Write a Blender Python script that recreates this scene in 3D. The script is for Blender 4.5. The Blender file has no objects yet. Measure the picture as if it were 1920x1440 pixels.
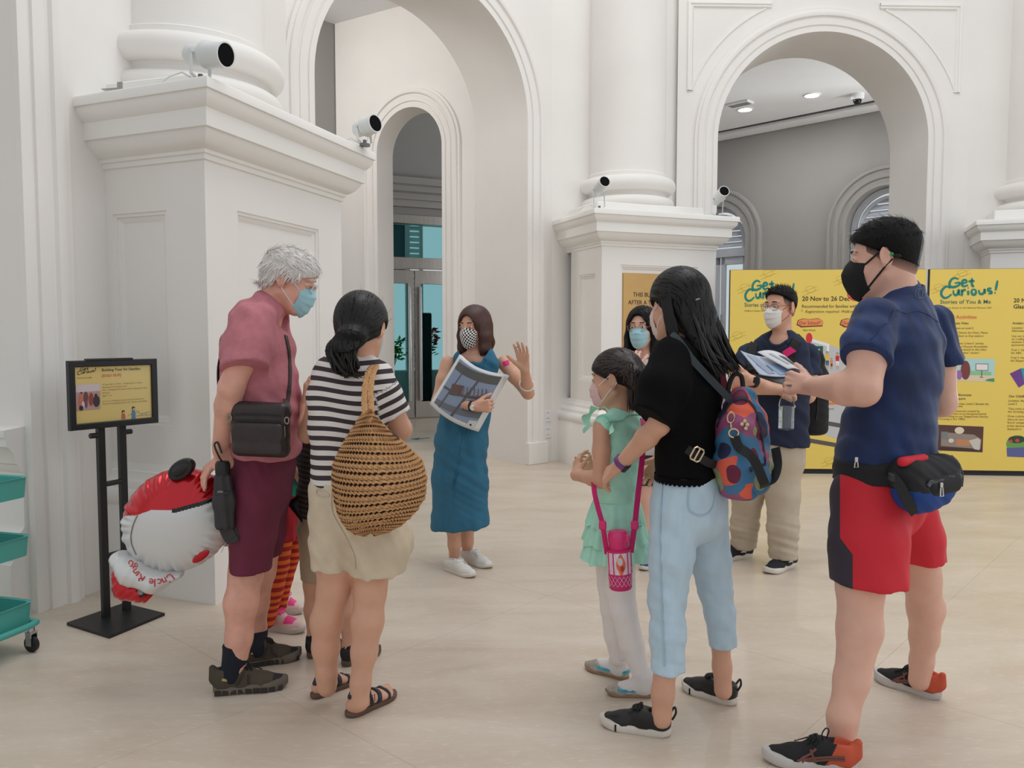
import bpy, math, random
import numpy as np
from mathutils import Vector, Matrix
from mathutils.bvhtree import BVHTree

# ---------------------------------------------------------------- camera, world, lights, exposure
SC = bpy.context.scene
COL = SC.collection
F = 1520.0; PITCH = math.radians(3.5); CZ = 1.38
CP, SP = math.cos(PITCH), math.sin(PITCH)
cam_d = bpy.data.cameras.new('camera'); cam_o = bpy.data.objects.new('camera', cam_d); COL.objects.link(cam_o)
cam_d.sensor_width = 36.0; cam_d.lens = 36.0 * F / 1920.0; cam_d.clip_end = 200
cam_o.location = (0, 0, CZ); cam_o.rotation_euler = (math.pi/2 - PITCH, 0, 0)
SC.camera = cam_o
SC.view_settings.view_transform = 'Standard'; SC.view_settings.look = 'None'
SC.view_settings.gamma = 1.0; SC.view_settings.use_curve_mapping = False
SC.view_settings.exposure = 0.0
wd = bpy.data.worlds.new('daylight'); SC.world = wd; wd.use_nodes = True
wd.node_tree.nodes['Background'].inputs[0].default_value = (0.95, 0.985, 1.02, 1)
wd.node_tree.nodes['Background'].inputs[1].default_value = 0.66
def area_light(name, loc, target, size, energy, col=(1, 1, 1), size_y=None):
    l = bpy.data.lights.new(name, 'AREA'); l.energy = energy; l.size = size; l.color = col
    if size_y: l.shape = 'RECTANGLE'; l.size_y = size_y
    o = bpy.data.objects.new(name, l); COL.objects.link(o); o.location = loc
    o.rotation_euler = (Vector(target) - Vector(loc)).to_track_quat('-Z', 'Y').to_euler()
    return o
area_light('dome_skylight', (1.8, 4.2, 9.5), (1.4, 4.6, 0), 5.0, 250, (1.0, 0.985, 0.97))
area_light('right_side_fill', (9.5, 1.2, 4.2), (0.0, 4.6, 1.2), 5.0, 130, (0.98, 0.99, 1.0))  # added soft fill from the right; the source itself is unseen
area_light('corridor_ceiling_lamps', (-2.9, 8.1, 5.1), (-1.2, 9.6, 2.2), 0.9, 46, (1.0, 0.97, 0.94))
area_light('corridor_bounce_fill', (10.0, 9.9, 1.6), (4.6, 12.2, 3.6), 1.6, 650, (0.95, 0.98, 1.0))  # added fill aimed up at the corridor ceiling, standing in for daylight bounce

# ---------------------------------------------------------------- projection helpers (measurements off the photograph)
def ray(px, py):
    u = (px - 960) / F; v = (py - 720) / F
    return np.array([u, CP - v * SP, -SP - v * CP])
def at(px, py, Y):
    d = ray(px, py); t = Y / d[1]
    return np.array([d[0] * t, Y, CZ + d[2] * t])
def ground(px, py, z=0.0):
    d = ray(px, py); t = (z - CZ) / d[2]
    return np.array([d[0] * t, d[1] * t, z])

# ---------------------------------------------------------------- materials
def lin(c):
    c = c / 255.0
    return c / 12.92 if c <= 0.04045 else ((c + 0.055) / 1.055) ** 2.4
def RGB(c): return tuple(lin(x) for x in c) + (1.0,)
MATS = {}
class NT:
    def __init__(s, m): s.t = m.node_tree; s.n = s.t.nodes
    def add(s, typ, **kw):
        nd = s.n.new(typ)
        for k, v in kw.items():
            if k == 'ins':
                for a, b in v.items(): nd.inputs[a].default_value = b
            else: setattr(nd, k, v)
        return nd
    def link(s, a, b): s.t.links.new(a, b)
def mat(name, rgb, rough=0.6, metal=0.0, var=None, bump=None, spec=0.5, sheen=0.0, sss=0.0, emit=None, trans=0.0, alpha=1.0, stretch=None, coat=0.0, rgb2=None):
    """var=(scale, amount): noise mottling of the colour; bump=(scale, strength): noise bump; stretch=(x,y,z) of the texture space."""
    if name in MATS: return MATS[name]
    m = bpy.data.materials.new(name); m.use_nodes = True; t = NT(m)
    b = t.n['Principled BSDF']; c = RGB(rgb)
    b.inputs['Base Color'].default_value = c; b.inputs['Roughness'].default_value = rough; b.inputs['Metallic'].default_value = metal
    b.inputs['Specular IOR Level'].default_value = spec; b.inputs['Sheen Weight'].default_value = sheen; b.inputs['Coat Weight'].default_value = coat
    b.inputs['Transmission Weight'].default_value = trans; b.inputs['Alpha'].default_value = alpha
    if sss: b.inputs['Subsurface Weight'].default_value = sss; b.inputs['Subsurface Radius'].default_value = (1, .35, .2); b.inputs['Subsurface Scale'].default_value = .008
    if emit: b.inputs['Emission Color'].default_value = c; b.inputs['Emission Strength'].default_value = emit
    if var or bump:
        tc = t.add('ShaderNodeTexCoord'); mp = t.add('ShaderNodeMapping'); t.link(tc.outputs['Object'], mp.inputs[0])
        if stretch: mp.inputs['Scale'].default_value = stretch
    if var:
        nz = t.add('ShaderNodeTexNoise', ins={'Scale': var[0], 'Detail': 5.0}); t.link(mp.outputs[0], nz.inputs[0])
        mx = t.add('ShaderNodeMix', data_type='RGBA')
        if rgb2: mx.inputs[6].default_value = RGB(rgb2); mx.inputs[7].default_value = c
        else:
            mx.inputs[6].default_value = tuple(x * (1 - var[1]) for x in c[:3]) + (1,)
            mx.inputs[7].default_value = tuple(min(1, x * (1 + var[1])) for x in c[:3]) + (1,)
        rm = t.add('ShaderNodeMapRange', ins={1: .3, 2: .7}); t.link(nz.outputs[0], rm.inputs[0]); t.link(rm.outputs[0], mx.inputs[0])
        t.link(mx.outputs[2], b.inputs['Base Color'])
    if bump:
        nb = t.add('ShaderNodeTexNoise', ins={'Scale': bump[0], 'Detail': 4.0}); t.link(mp.outputs[0], nb.inputs[0])
        bp = t.add('ShaderNodeBump', ins={'Strength': bump[1], 'Distance': 0.01}); t.link(nb.outputs[0], bp.inputs['Height']); t.link(bp.outputs[0], b.inputs['Normal'])
    MATS[name] = m; return m
def attr_ramp(name, attr, stops, rough=.7, bump=None, metal=0.0, const=True):
    """material whose colour is a ramp over a per-vertex float attribute (printed or knitted pattern)."""
    if name in MATS: return MATS[name]
    m = mat(name, stops[0][1], rough, metal, bump=bump); t = NT(m)
    at_ = t.add('ShaderNodeAttribute', attribute_name=attr); r = t.add('ShaderNodeValToRGB')
    r.color_ramp.interpolation = 'CONSTANT' if const else 'LINEAR'
    els = r.color_ramp.elements
    while len(els) < len(stops): els.new(0.5)
    for e, (p, c) in zip(els, stops): e.position = p; e.color = RGB(c)
    t.link(at_.outputs['Fac'], r.inputs[0]); t.link(r.outputs[0], t.n['Principled BSDF'].inputs['Base Color'])
    return m

# ---------------------------------------------------------------- objects
def tag(o, label=None, cat=None, group=None, kind=None):
    for k, v in (('label', label), ('category', cat), ('group', group), ('kind', kind)):
        if v: o[k] = v
    return o
def empty(name, loc, label=None, cat=None, group=None, kind=None, parent=None):
    o = bpy.data.objects.new(name, None); COL.objects.link(o); o.location = tuple(float(x) for x in loc); o.empty_display_size = .1
    if parent: o.parent = parent
    return tag(o, label, cat, group, kind)
def origin_of(p):
    v = Vector((0, 0, 0))
    while p is not None: v = v + p.location; p = p.parent
    return np.array(v)
def obj(name, V, Fc, material, parent=None, smooth=True, label=None, cat=None, group=None, kind=None, loc=None, attrs=None, mats=None, fm=None):
    """link vertices (world coordinates) and faces as one mesh object under parent."""
    V = np.asarray(V, dtype=np.float64).reshape(-1, 3)
    org = origin_of(parent) if parent is not None else (np.array(loc, float) if loc is not None else np.zeros(3))
    me = bpy.data.meshes.new(name)
    VL = (V - org).astype(np.float32)
    if isinstance(Fc, np.ndarray):
        n, k = Fc.shape
        me.vertices.add(len(VL)); me.vertices.foreach_set('co', VL.ravel())
        me.loops.add(n * k); me.loops.foreach_set('vertex_index', Fc.astype(np.int32).ravel())
        me.polygons.add(n); me.polygons.foreach_set('loop_start', np.arange(0, n * k, k, dtype=np.int32))
        me.update(calc_edges=True)
    else:
        me.from_pydata([tuple(map(float, v)) for v in VL], [], [tuple(int(i) for i in f) for f in Fc]); me.update()
    for m in (mats or [material]): me.materials.append(m)
    if fm is not None: me.polygons.foreach_set('material_index', np.asarray(fm, dtype=np.int32))
    if smooth: me.polygons.foreach_set('use_smooth', np.ones(len(me.polygons), dtype=bool))
    if attrs:
        for k, a in attrs.items():
            at_ = me.attributes.new(k, 'FLOAT', 'POINT'); at_.data.foreach_set('value', np.asarray(a, dtype=np.float32))
    o = bpy.data.objects.new(name, me); COL.objects.link(o)
    if parent is not None: o.parent = parent
    elif loc is not None: o.location = tuple(float(x) for x in loc)
    return tag(o, label, cat, group, kind)
class MB:
    """collects simple solids as one mesh."""
    def __init__(s): s.V = []; s.F = []
    def add(s, V, Fc):
        b = len(s.V); s.V.extend([np.asarray(v, float) for v in V]); s.F.extend([tuple(int(i) + b for i in f) for f in Fc]); return s
    def box(s, c, sz, ex=(1, 0, 0), ey=(0, 1, 0), ez=(0, 0, 1), bev=0.0):
        c = np.array(c, float); E = [np.array(e, float) / np.linalg.norm(e) for e in (ex, ey, ez)]
        h = [x / 2 for x in sz]; b = min(bev, min(h) * .9)
        if b <= 0:
            V = [c + E[0] * h[0] * i + E[1] * h[1] * j + E[2] * h[2] * k for k in (-1, 1) for j in (-1, 1) for i in (-1, 1)]
            return s.add(V, [(0, 2, 3, 1), (4, 5, 7, 6), (0, 1, 5, 4), (2, 6, 7, 3), (0, 4, 6, 2), (1, 3, 7, 5)])
        V = []; idx = {}
        for i in (-1, 1):
            for j in (-1, 1):
                for k in (-1, 1):
                    sg = (i, j, k)
                    for a in range(3):
                        p = c.copy()
                        for q in range(3): p = p + E[q] * sg[q] * (h[q] - (0 if q == a else b))
                        idx[(sg, a)] = len(V); V.append(p)
        Fc = []
        for a in range(3):
            o1, o2 = [q for q in range(3) if q != a]
            for sgn in (-1, 1):
                f = []
                for (x, y) in ((-1, -1), (1, -1), (1, 1), (-1, 1)):
                    g = [0, 0, 0]; g[a] = sgn; g[o1] = x; g[o2] = y; f.append(idx[(tuple(g), a)])
                flip = (sgn < 0) ^ (a == 1)
                Fc.append(f[::-1] if flip else f)
        for a in range(3):   # edges along axis a
            o1, o2 = [q for q in range(3) if q != a]
            for x in (-1, 1):
                for y in (-1, 1):
                    g0 = [0, 0, 0]; g1 = [0, 0, 0]; g0[a] = -1; g1[a] = 1
                    for g in (g0, g1): g[o1] = x; g[o2] = y
                    f = [idx[(tuple(g0), o1)], idx[(tuple(g1), o1)], idx[(tuple(g1), o2)], idx[(tuple(g0), o2)]]
                    Fc.append(f)
        for i in (-1, 1):
            for j in (-1, 1):
                for k in (-1, 1): Fc.append([idx[((i, j, k), a)] for a in range(3)])
        # orient outward
        out = []
        for f in Fc:
            P = [V[q] for q in f]; n = np.cross(P[1] - P[0], P[2] - P[0]); m = sum(P) / len(P) - c
            out.append(tuple(f) if np.dot(n, m) > 0 else tuple(f[::-1]))
        return s.add(V, out)
    def tube(s, pts, r, n=8, closed=False, cap=True, flat=None):
        """tube along points; r scalar or list; flat=(vec, ratio): squash along vec."""
        P = [np.array(p, float) for p in pts]; N = len(P); R = r if hasattr(r, '__len__') else [r] * N
        T = []
        for i in range(N):
            a = P[i - 1] if (i > 0 or closed) else P[i]; b = P[(i + 1) % N] if (i < N - 1 or closed) else P[i]
            t = b - a; T.append(t / (np.linalg.norm(t) + 1e-12))
        up = np.array([0, 0, 1.0]) if abs(T[0][2]) < .9 else np.array([1.0, 0, 0])
        if flat is not None: up = np.array(flat[0], float); up = up / np.linalg.norm(up)
        V = []
        for i in range(N):
            x = np.cross(up, T[i]); 
            if np.linalg.norm(x) < 1e-6: x = np.cross(np.array([.3, .8, .5]), T[i])
            x /= np.linalg.norm(x); y = np.cross(T[i], x)
            if flat is None: up = y
            for k in range(n):
                a = 2 * math.pi * k / n
                V.append(P[i] + R[i] * (x * math.cos(a) + y * math.sin(a) * (flat[1] if flat is not None else 1)))
        Fc = []
        for i in range(N if closed else N - 1):
            for k in range(n):
                a = i * n + k; b = i * n + (k + 1) % n; c = ((i + 1) % N) * n + (k + 1) % n; d = ((i + 1) % N) * n + k
                Fc.append((a, b, c, d))
        if cap and not closed: Fc.append(tuple(range(n))[::-1]); Fc.append(tuple(range((N - 1) * n, N * n)))
        return s.add(V, Fc)
    def lathe(s, c, prof, n=24, axis=(0, 0, 1), x=None, a0=0, a1=2 * math.pi):
        """prof: (radius, height) pairs along axis from c."""
        ax = np.array(axis, float); ax /= np.linalg.norm(ax)
        x = np.array(x if x is not None else ((1, 0, 0) if abs(ax[0]) < .9 else (0, 1, 0)), float); x = x - ax * np.dot(x, ax); x /= np.linalg.norm(x); y = np.cross(ax, x)
        c = np.array(c, float); full = abs(a1 - a0 - 2 * math.pi) < 1e-6; m = n if full else n + 1
        V = []; 
        for (r, h) in prof:
            for k in range(m):
                a = a0 + (a1 - a0) * k / n; V.append(c + ax * h + (x * math.cos(a) + y * math.sin(a)) * r)
        Fc = []
        for i in range(len(prof) - 1):
            for k in range(n):
                Fc.append((i * m + k, i * m + (k + 1) % m, (i + 1) * m + (k + 1) % m, (i + 1) * m + k))
        if full:
            if prof[0][0] > 1e-5: Fc.append(tuple(range(m))[::-1])
            if prof[-1][0] > 1e-5: Fc.append(tuple(range((len(prof) - 1) * m, len(prof) * m)))
        return s.add(V, Fc)
    def sphere(s, c, r, n=12, m=8, R=None):
        r = np.array(r if hasattr(r, '__len__') else (r, r, r), float); c = np.array(c, float); V = []; Fc = []
        for i in range(m + 1):
            th = math.pi * i / m
            for k in range(n):
                a = 2 * math.pi * k / n; p = np.array([math.sin(th) * math.cos(a), math.sin(th) * math.sin(a), math.cos(th)]) * r
                V.append(c + (R @ p if R is not None else p))
        for i in range(m):
            for k in range(n): Fc.append((i * n + k, (i + 1) * n + k, (i + 1) * n + (k + 1) % n, i * n + (k + 1) % n))
        return s.add(V, Fc)
    def prism(s, poly, mapf, t0, t1):
        """extrude a 2D polygon between offsets t0 and t1; mapf(a, b, t) -> 3D."""
        n = len(poly); V = [mapf(a, b, t0) for a, b in poly] + [mapf(a, b, t1) for a, b in poly]
        Fc = [tuple(range(n))[::-1], tuple(range(n, 2 * n))] + [(i, (i + 1) % n, n + (i + 1) % n, n + i) for i in range(n)]
        return s.add(V, Fc)
    def sweep(s, path, prof, mapf, closed=False):
        """sweep a profile (offset to the left of the path, height) along a 2D path with mitred corners."""
        P = np.array(path, float); N = len(P); nr = []
        for i in range(N):
            d0 = P[i] - P[i - 1] if (i > 0 or closed) else P[1] - P[0]
            d1 = P[(i + 1) % N] - P[i] if (i < N - 1 or closed) else P[-1] - P[-2]
            d0 /= np.linalg.norm(d0); d1 /= np.linalg.norm(d1)
            n0 = np.array([-d0[1], d0[0]]); n1 = np.array([-d1[1], d1[0]]); m = n0 + n1; m /= np.linalg.norm(m)
            nr.append(m / max(.3, np.dot(m, n0)))
        V = []; k = len(prof)
        for i in range(N):
            for (a, b) in prof:
                q = P[i] + nr[i] * a; V.append(mapf(q[0], q[1], b))
        Fc = []
        for i in range(N if closed else N - 1):
            for j in range(k - 1):
                a = i * k + j; b = ((i + 1) % N) * k + j; Fc.append((a, b, b + 1, a + 1))
        return s.add(V, Fc)
    def build(s, name, material, parent=None, smooth=False, **kw):
        o = obj(name, s.V, s.F, material, parent, smooth=False, **kw)
        if smooth: shade_auto(o, 40)
        return o
def shade_auto(o, deg=40):
    me = o.data; me.polygons.foreach_set('use_smooth', np.ones(len(me.polygons), dtype=bool))
    if hasattr(me, 'set_sharp_from_angle'): me.set_sharp_from_angle(angle=math.radians(deg))
def unit(v): v = np.array(v, float); return v / np.linalg.norm(v)
def text(name, body, material, parent, pos, ex, ey, size, align='LEFT', depth=.0006, shear=0.0, bold=0.0, sx=1.0, label=None):
    """flat lettering as a thin mesh; pos = lower left of the first line, ex = reading direction, ey = up."""
    cu = bpy.data.curves.new(name, 'FONT'); cu.body = body; cu.size = size; cu.align_x = align; cu.shear = shear; cu.offset = min(.012, bold * 2.2) * size * 1.0 if bold else 0.0; cu.resolution_u = 2
    tmp = bpy.data.objects.new('tmp', cu); COL.objects.link(tmp)
    dg = bpy.context.evaluated_depsgraph_get(); me = bpy.data.meshes.new_from_object(tmp.evaluated_get(dg))
    n = len(me.vertices); co = np.zeros(n * 3, np.float32); me.vertices.foreach_get('co', co); co = co.reshape(-1, 3)
    fs = [tuple(p.vertices) for p in me.polygons]
    bpy.data.objects.remove(tmp); bpy.data.curves.remove(cu); bpy.data.meshes.remove(me)
    ex = unit(ex); ey = unit(ey); ez = np.cross(ex, ey)
    V = np.array(pos)[None] + co[:, :1] * sx * ex + co[:, 1:2] * ey + ez * depth
    return obj(name, V, fs, material, parent, smooth=False, label=label)

# ---------------------------------------------------------------- implicit surfaces: smooth unions of tapered limbs, meshed by surface nets
class SDF:
    def __init__(s): s.ops = []; s.disp = []
    def seg(s, a, b, ra, rb=None, k=.02, side=None, op='+'):
        rb = ra if rb is None else rb
        s.ops.append(('seg', np.array(a, float), np.array(b, float), ra, rb, k, side, op)); return s
    def chain(s, pts, radii, k=.02, side=None, op='+'):
        for i in range(len(pts) - 1): s.seg(pts[i], pts[i + 1], radii[i], radii[i + 1], k, side, op)
        return s
    def ell(s, c, r, R=None, k=.02, op='+'):
        s.ops.append(('ell', np.array(c, float), np.array(r, float), np.eye(3) if R is None else np.array(R, float), k, op)); return s
    def cut(s, p, n, k=.004):
        s.ops.append(('cut', np.array(p, float), unit(n), k)); return s
    def trim(s, p, n, R, k=.004):
        """remove what lies beyond the plane within R of p (a sleeve or trouser end); later unions are not touched."""
        s.ops.append(('trim', np.array(p, float), unit(n), R, k)); return s
    def fold(s, fn): s.disp.append(fn); return s
    def bounds(s):
        lo = np.full(3, 1e9); hi = -lo
        for o in s.ops:
            if o[0] == 'seg' and o[7] == '+':
                r = max(np.max(o[3]), np.max(o[4])) + .01
                lo = np.minimum(lo, np.minimum(o[1], o[2]) - r); hi = np.maximum(hi, np.maximum(o[1], o[2]) + r)
            elif o[0] == 'ell' and o[5] == '+':
                e = np.abs(o[3]) @ o[2] + .01; lo = np.minimum(lo, o[1] - e); hi = np.maximum(hi, o[1] + e)
        return lo, hi
    def field(s, lo, hi, h):
        n = np.maximum(3, np.ceil((hi - lo) / h).astype(int) + 1)
        ax = [(lo[i] + h * np.arange(n[i])).astype(np.float32) for i in range(3)]
        f = np.full(n, 1.0, np.float32)
        for o in s.ops:
            if o[0] == 'cut':
                _, p, nn, k = o
                d = (ax[0] - p[0])[:, None, None] * np.float32(nn[0]) + (ax[1] - p[1])[None, :, None] * np.float32(nn[1]) + (ax[2] - p[2])[None, None, :] * np.float32(nn[2])
                hh = np.maximum(k - np.abs(f - d), 0) / k; f = np.maximum(f, d) + hh * hh * k * .25; continue
            if o[0] == 'trim':
                _, p, nn, R, k = o; dx = (ax[0] - p[0])[:, None, None].astype(np.float32); dy = (ax[1] - p[1])[None, :, None].astype(np.float32); dz = (ax[2] - p[2])[None, None, :].astype(np.float32)
                d = np.maximum(-(dx * np.float32(nn[0]) + dy * np.float32(nn[1]) + dz * np.float32(nn[2])), np.sqrt(dx * dx + dy * dy + dz * dz) - np.float32(R)); f = np.maximum(f, -d); continue
            if o[0] == 'seg':
                _, a, b, ra, rb, k, side, op = o; r = max(np.max(ra), np.max(rb)); blo = np.minimum(a, b) - r; bhi = np.maximum(a, b) + r
            else:
                _, c, rr, R, k, op = o; e = np.abs(R) @ rr; blo = c - e; bhi = c + e
            m = k + 2.5 * h
            i0 = np.maximum(0, np.floor((blo - m - lo) / h).astype(int)); i1 = np.minimum(n, np.ceil((bhi + m - lo) / h).astype(int) + 1)
            if np.any(i1 <= i0): continue
            sl = tuple(slice(i0[i], i1[i]) for i in range(3)); X, Y, Z = ax[0][sl[0]][:, None, None], ax[1][sl[1]][None, :, None], ax[2][sl[2]][None, None, :]
            if o[0] == 'seg':
                ab = (b - a).astype(np.float32); L2 = float(ab @ ab) + 1e-12
                qx, qy, qz = X - np.float32(a[0]), Y - np.float32(a[1]), Z - np.float32(a[2])
                t = np.clip((qx * ab[0] + qy * ab[1] + qz * ab[2]) / np.float32(L2), 0, 1)
                qx = qx - t * ab[0]; qy = qy - t * ab[1]; qz = qz - t * ab[2]
                if not hasattr(ra, '__len__') and not hasattr(rb, '__len__'):
                    d = np.sqrt(qx * qx + qy * qy + qz * qz) - (np.float32(ra) + np.float32(rb - ra) * t)
                else:
                    ra2 = ra if hasattr(ra, '__len__') else (ra, ra); rb2 = rb if hasattr(rb, '__len__') else (rb, rb)
                    u = ab / math.sqrt(L2); sv = np.array(side, float); sv = sv - u * np.dot(sv, u); sv /= np.linalg.norm(sv); dv = np.cross(u, sv)
                    A = np.float32(ra2[0]) + np.float32(rb2[0] - ra2[0]) * t; B = np.float32(ra2[1]) + np.float32(rb2[1] - ra2[1]) * t; C = np.minimum(A, B)
                    qs = (qx * np.float32(sv[0]) + qy * np.float32(sv[1]) + qz * np.float32(sv[2])) / A
                    qd = (qx * np.float32(dv[0]) + qy * np.float32(dv[1]) + qz * np.float32(dv[2])) / B
                    qu = (qx * np.float32(u[0]) + qy * np.float32(u[1]) + qz * np.float32(u[2])) / C
                    k0 = np.sqrt(qs * qs + qd * qd + qu * qu) + 1e-6; k1 = np.sqrt((qs / A) ** 2 + (qd / B) ** 2 + (qu / C) ** 2) + 1e-6
                    d = k0 * (k0 - 1) / k1
            else:
                qx, qy, qz = X - np.float32(c[0]), Y - np.float32(c[1]), Z - np.float32(c[2]); q = []
                for j in range(3): q.append((qx * np.float32(R[0, j]) + qy * np.float32(R[1, j]) + qz * np.float32(R[2, j])) / np.float32(rr[j]))
                k0 = np.sqrt(q[0] ** 2 + q[1] ** 2 + q[2] ** 2) + 1e-6; k1 = np.sqrt((q[0] / rr[0]) ** 2 + (q[1] / rr[1]) ** 2 + (q[2] / rr[2]) ** 2).astype(np.float32) + 1e-6
                d = (k0 * (k0 - 1) / k1).astype(np.float32)
            g = f[sl]
            if op == '+':
                if k > 0: hh = np.maximum(k - np.abs(g - d), 0) / k; f[sl] = np.minimum(g, d) - hh * hh * k * .25
                else: f[sl] = np.minimum(g, d)
            else:
                d = -d; kk = max(k, 1e-4); hh = np.maximum(kk - np.abs(g - d), 0) / kk; f[sl] = np.maximum(g, d) + hh * hh * kk * .25
        if s.disp:
            idx = np.nonzero(np.abs(f) < .035)
            P = np.stack([ax[0][idx[0]], ax[1][idx[1]], ax[2][idx[2]]], 1)
            for fn in s.disp: f[idx] += fn(P).astype(np.float32)
        return f, lo, h
    def mesh(s, h=.008, fine=()):
        lo, hi = s.bounds(); V, Q = nets(*s.field(lo - 2 * h, hi + 2 * h, h))
        for (flo, fhi, fh) in fine:
            flo = np.array(flo); fhi = np.array(fhi)
            ins = np.all((V > flo) & (V < fhi), 1); Q = Q[~np.all(ins[Q], 1)]
            ff = s.field(flo - 2 * h, fhi + 2 * h, fh); V2, Q2 = nets(*ff)
            out = np.any((V2 < flo - h * .8) | (V2 > fhi + h * .8), 1); Q2 = Q2[~np.any(out[Q2], 1)]
            Q = np.concatenate([Q, Q2 + len(V)]); V = np.concatenate([V, V2])
        used = np.zeros(len(V), bool); used[Q.ravel()] = True; mp = np.cumsum(used) - 1
        return V[used], mp[Q]
    def build(s, name, material, parent=None, h=.008, fine=(), **kw):
        V, Q = s.mesh(h, fine); return obj(name, V, Q, material, parent, **kw)
def nets(f, lo, h):
    S = f < 0; n = f.shape
    c = np.zeros(tuple(x - 1 for x in n), np.uint8)
    corners = [(i, j, k) for i in (0, 1) for j in (0, 1) for k in (0, 1)]
    for (i, j, k) in corners: c += S[i:n[0] - 1 + i, j:n[1] - 1 + j, k:n[2] - 1 + k]
    act = np.nonzero((c > 0) & (c < 8)); N = len(act[0])
    if N == 0: return np.zeros((0, 3)), np.zeros((0, 4), int)
    vals = np.stack([f[act[0] + i, act[1] + j, act[2] + k] for (i, j, k) in corners], 1)
    pos = np.zeros((N, 3)); cnt = np.zeros(N)
    cc = np.array(corners, float)
    for a in range(8):
        for b in range(a + 1, 8):
            if np.abs(cc[a] - cc[b]).sum() == 1:
                m = (vals[:, a] < 0) != (vals[:, b] < 0); t = vals[m, a] / (vals[m, a] - vals[m, b])
                pos[m] += cc[a] + t[:, None] * (cc[b] - cc[a]); cnt[m] += 1
    V = (np.stack(act, 1) + pos / cnt[:, None]) * h + lo
    ids = np.full(c.shape, -1, np.int64); ids[act] = np.arange(N)
    Qs = []
    for a in range(3):
        o1, o2 = (a + 1) % 3, (a + 2) % 3
        s0 = [slice(1, n[q] - 1) for q in range(3)]; s1 = list(s0); s0[a] = slice(0, n[a] - 1); s1[a] = slice(1, n[a])
        A, B = S[tuple(s0)], S[tuple(s1)]; e = np.nonzero(A != B); inside = A[e]
        g = [e[q] + (0 if q == a else 1) for q in range(3)]
        def cell(d1, d2):
            q = [None] * 3; q[a] = g[a]; q[o1] = g[o1] - d1; q[o2] = g[o2] - d2; return ids[tuple(q)]
        quad = np.stack([cell(1, 1), cell(0, 1), cell(0, 0), cell(1, 0)], 1)
        quad[~inside] = quad[~inside][:, ::-1]; Qs.append(quad)
    return V, np.concatenate(Qs)
def folds(amp, lam, dirv, seed=0, fade=None):
    """soft cloth folds running across dirv; fade(P) optional weight 0..1."""
    rnd = random.Random(seed); d = unit(dirv).astype(np.float32)
    ph = [rnd.uniform(0, 6.28) for _ in range(6)]; w = np.array([[rnd.uniform(-1, 1) for _ in range(3)] for _ in range(3)]) * 12
    def fn(P):
        x = (P @ d) * (6.283 / lam)
        wob = np.sin(P @ w[0] + ph[0]) * 1.4 + np.sin(P @ w[1] * 1.7 + ph[1]) * .9
        r = amp * (np.sin(x + wob + ph[2]) * .6 + np.sin(1.9 * x - wob * 1.3 + ph[3]) * .4) * (.55 + .45 * np.sin(P @ w[2] + ph[4]))
        return r * fade(P) if fade else r
    return fn
def bvh_of(V, Q): return BVHTree.FromPolygons([tuple(map(float, v)) for v in V], [tuple(int(i) for i in q) for q in Q])
def bvh_obj(o):
    org = np.array(o.matrix_world.translation) if o.parent is None else origin_of(o)
    return BVHTree.FromPolygons([tuple(np.array(v.co) + org) for v in o.data.vertices], [tuple(p.vertices) for p in o.data.polygons])
def rotm(ax, ang):
    return np.array(Matrix.Rotation(ang, 3, Vector(ax)))
# ================================================================ SETTING
def paint(name, rgb, rough=.55):
    return mat(name, rgb, rough, var=(1.3, .025), bump=(55, .06), spec=.3)
M_WHITE = paint('white_plaster', (238, 235, 231))
M_WHITE2 = paint('white_gloss_trim', (240, 238, 234), .42)
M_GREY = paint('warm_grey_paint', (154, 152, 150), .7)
M_CEIL = paint('ceiling_white', (240, 241, 243), .8)
M_BLACK = mat('black_paint', (22, 22, 24), .45, bump=(200, .1))
M_STEEL = mat('brushed_steel', (176, 172, 168), .32, .9, var=(3, .12), stretch=(30, 30, 1))
M_GLASS = mat('teal_glass', (150, 205, 208), .02, trans=1.0); M_GLASS.node_tree.nodes['Principled BSDF'].inputs['IOR'].default_value = 1.05

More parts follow.
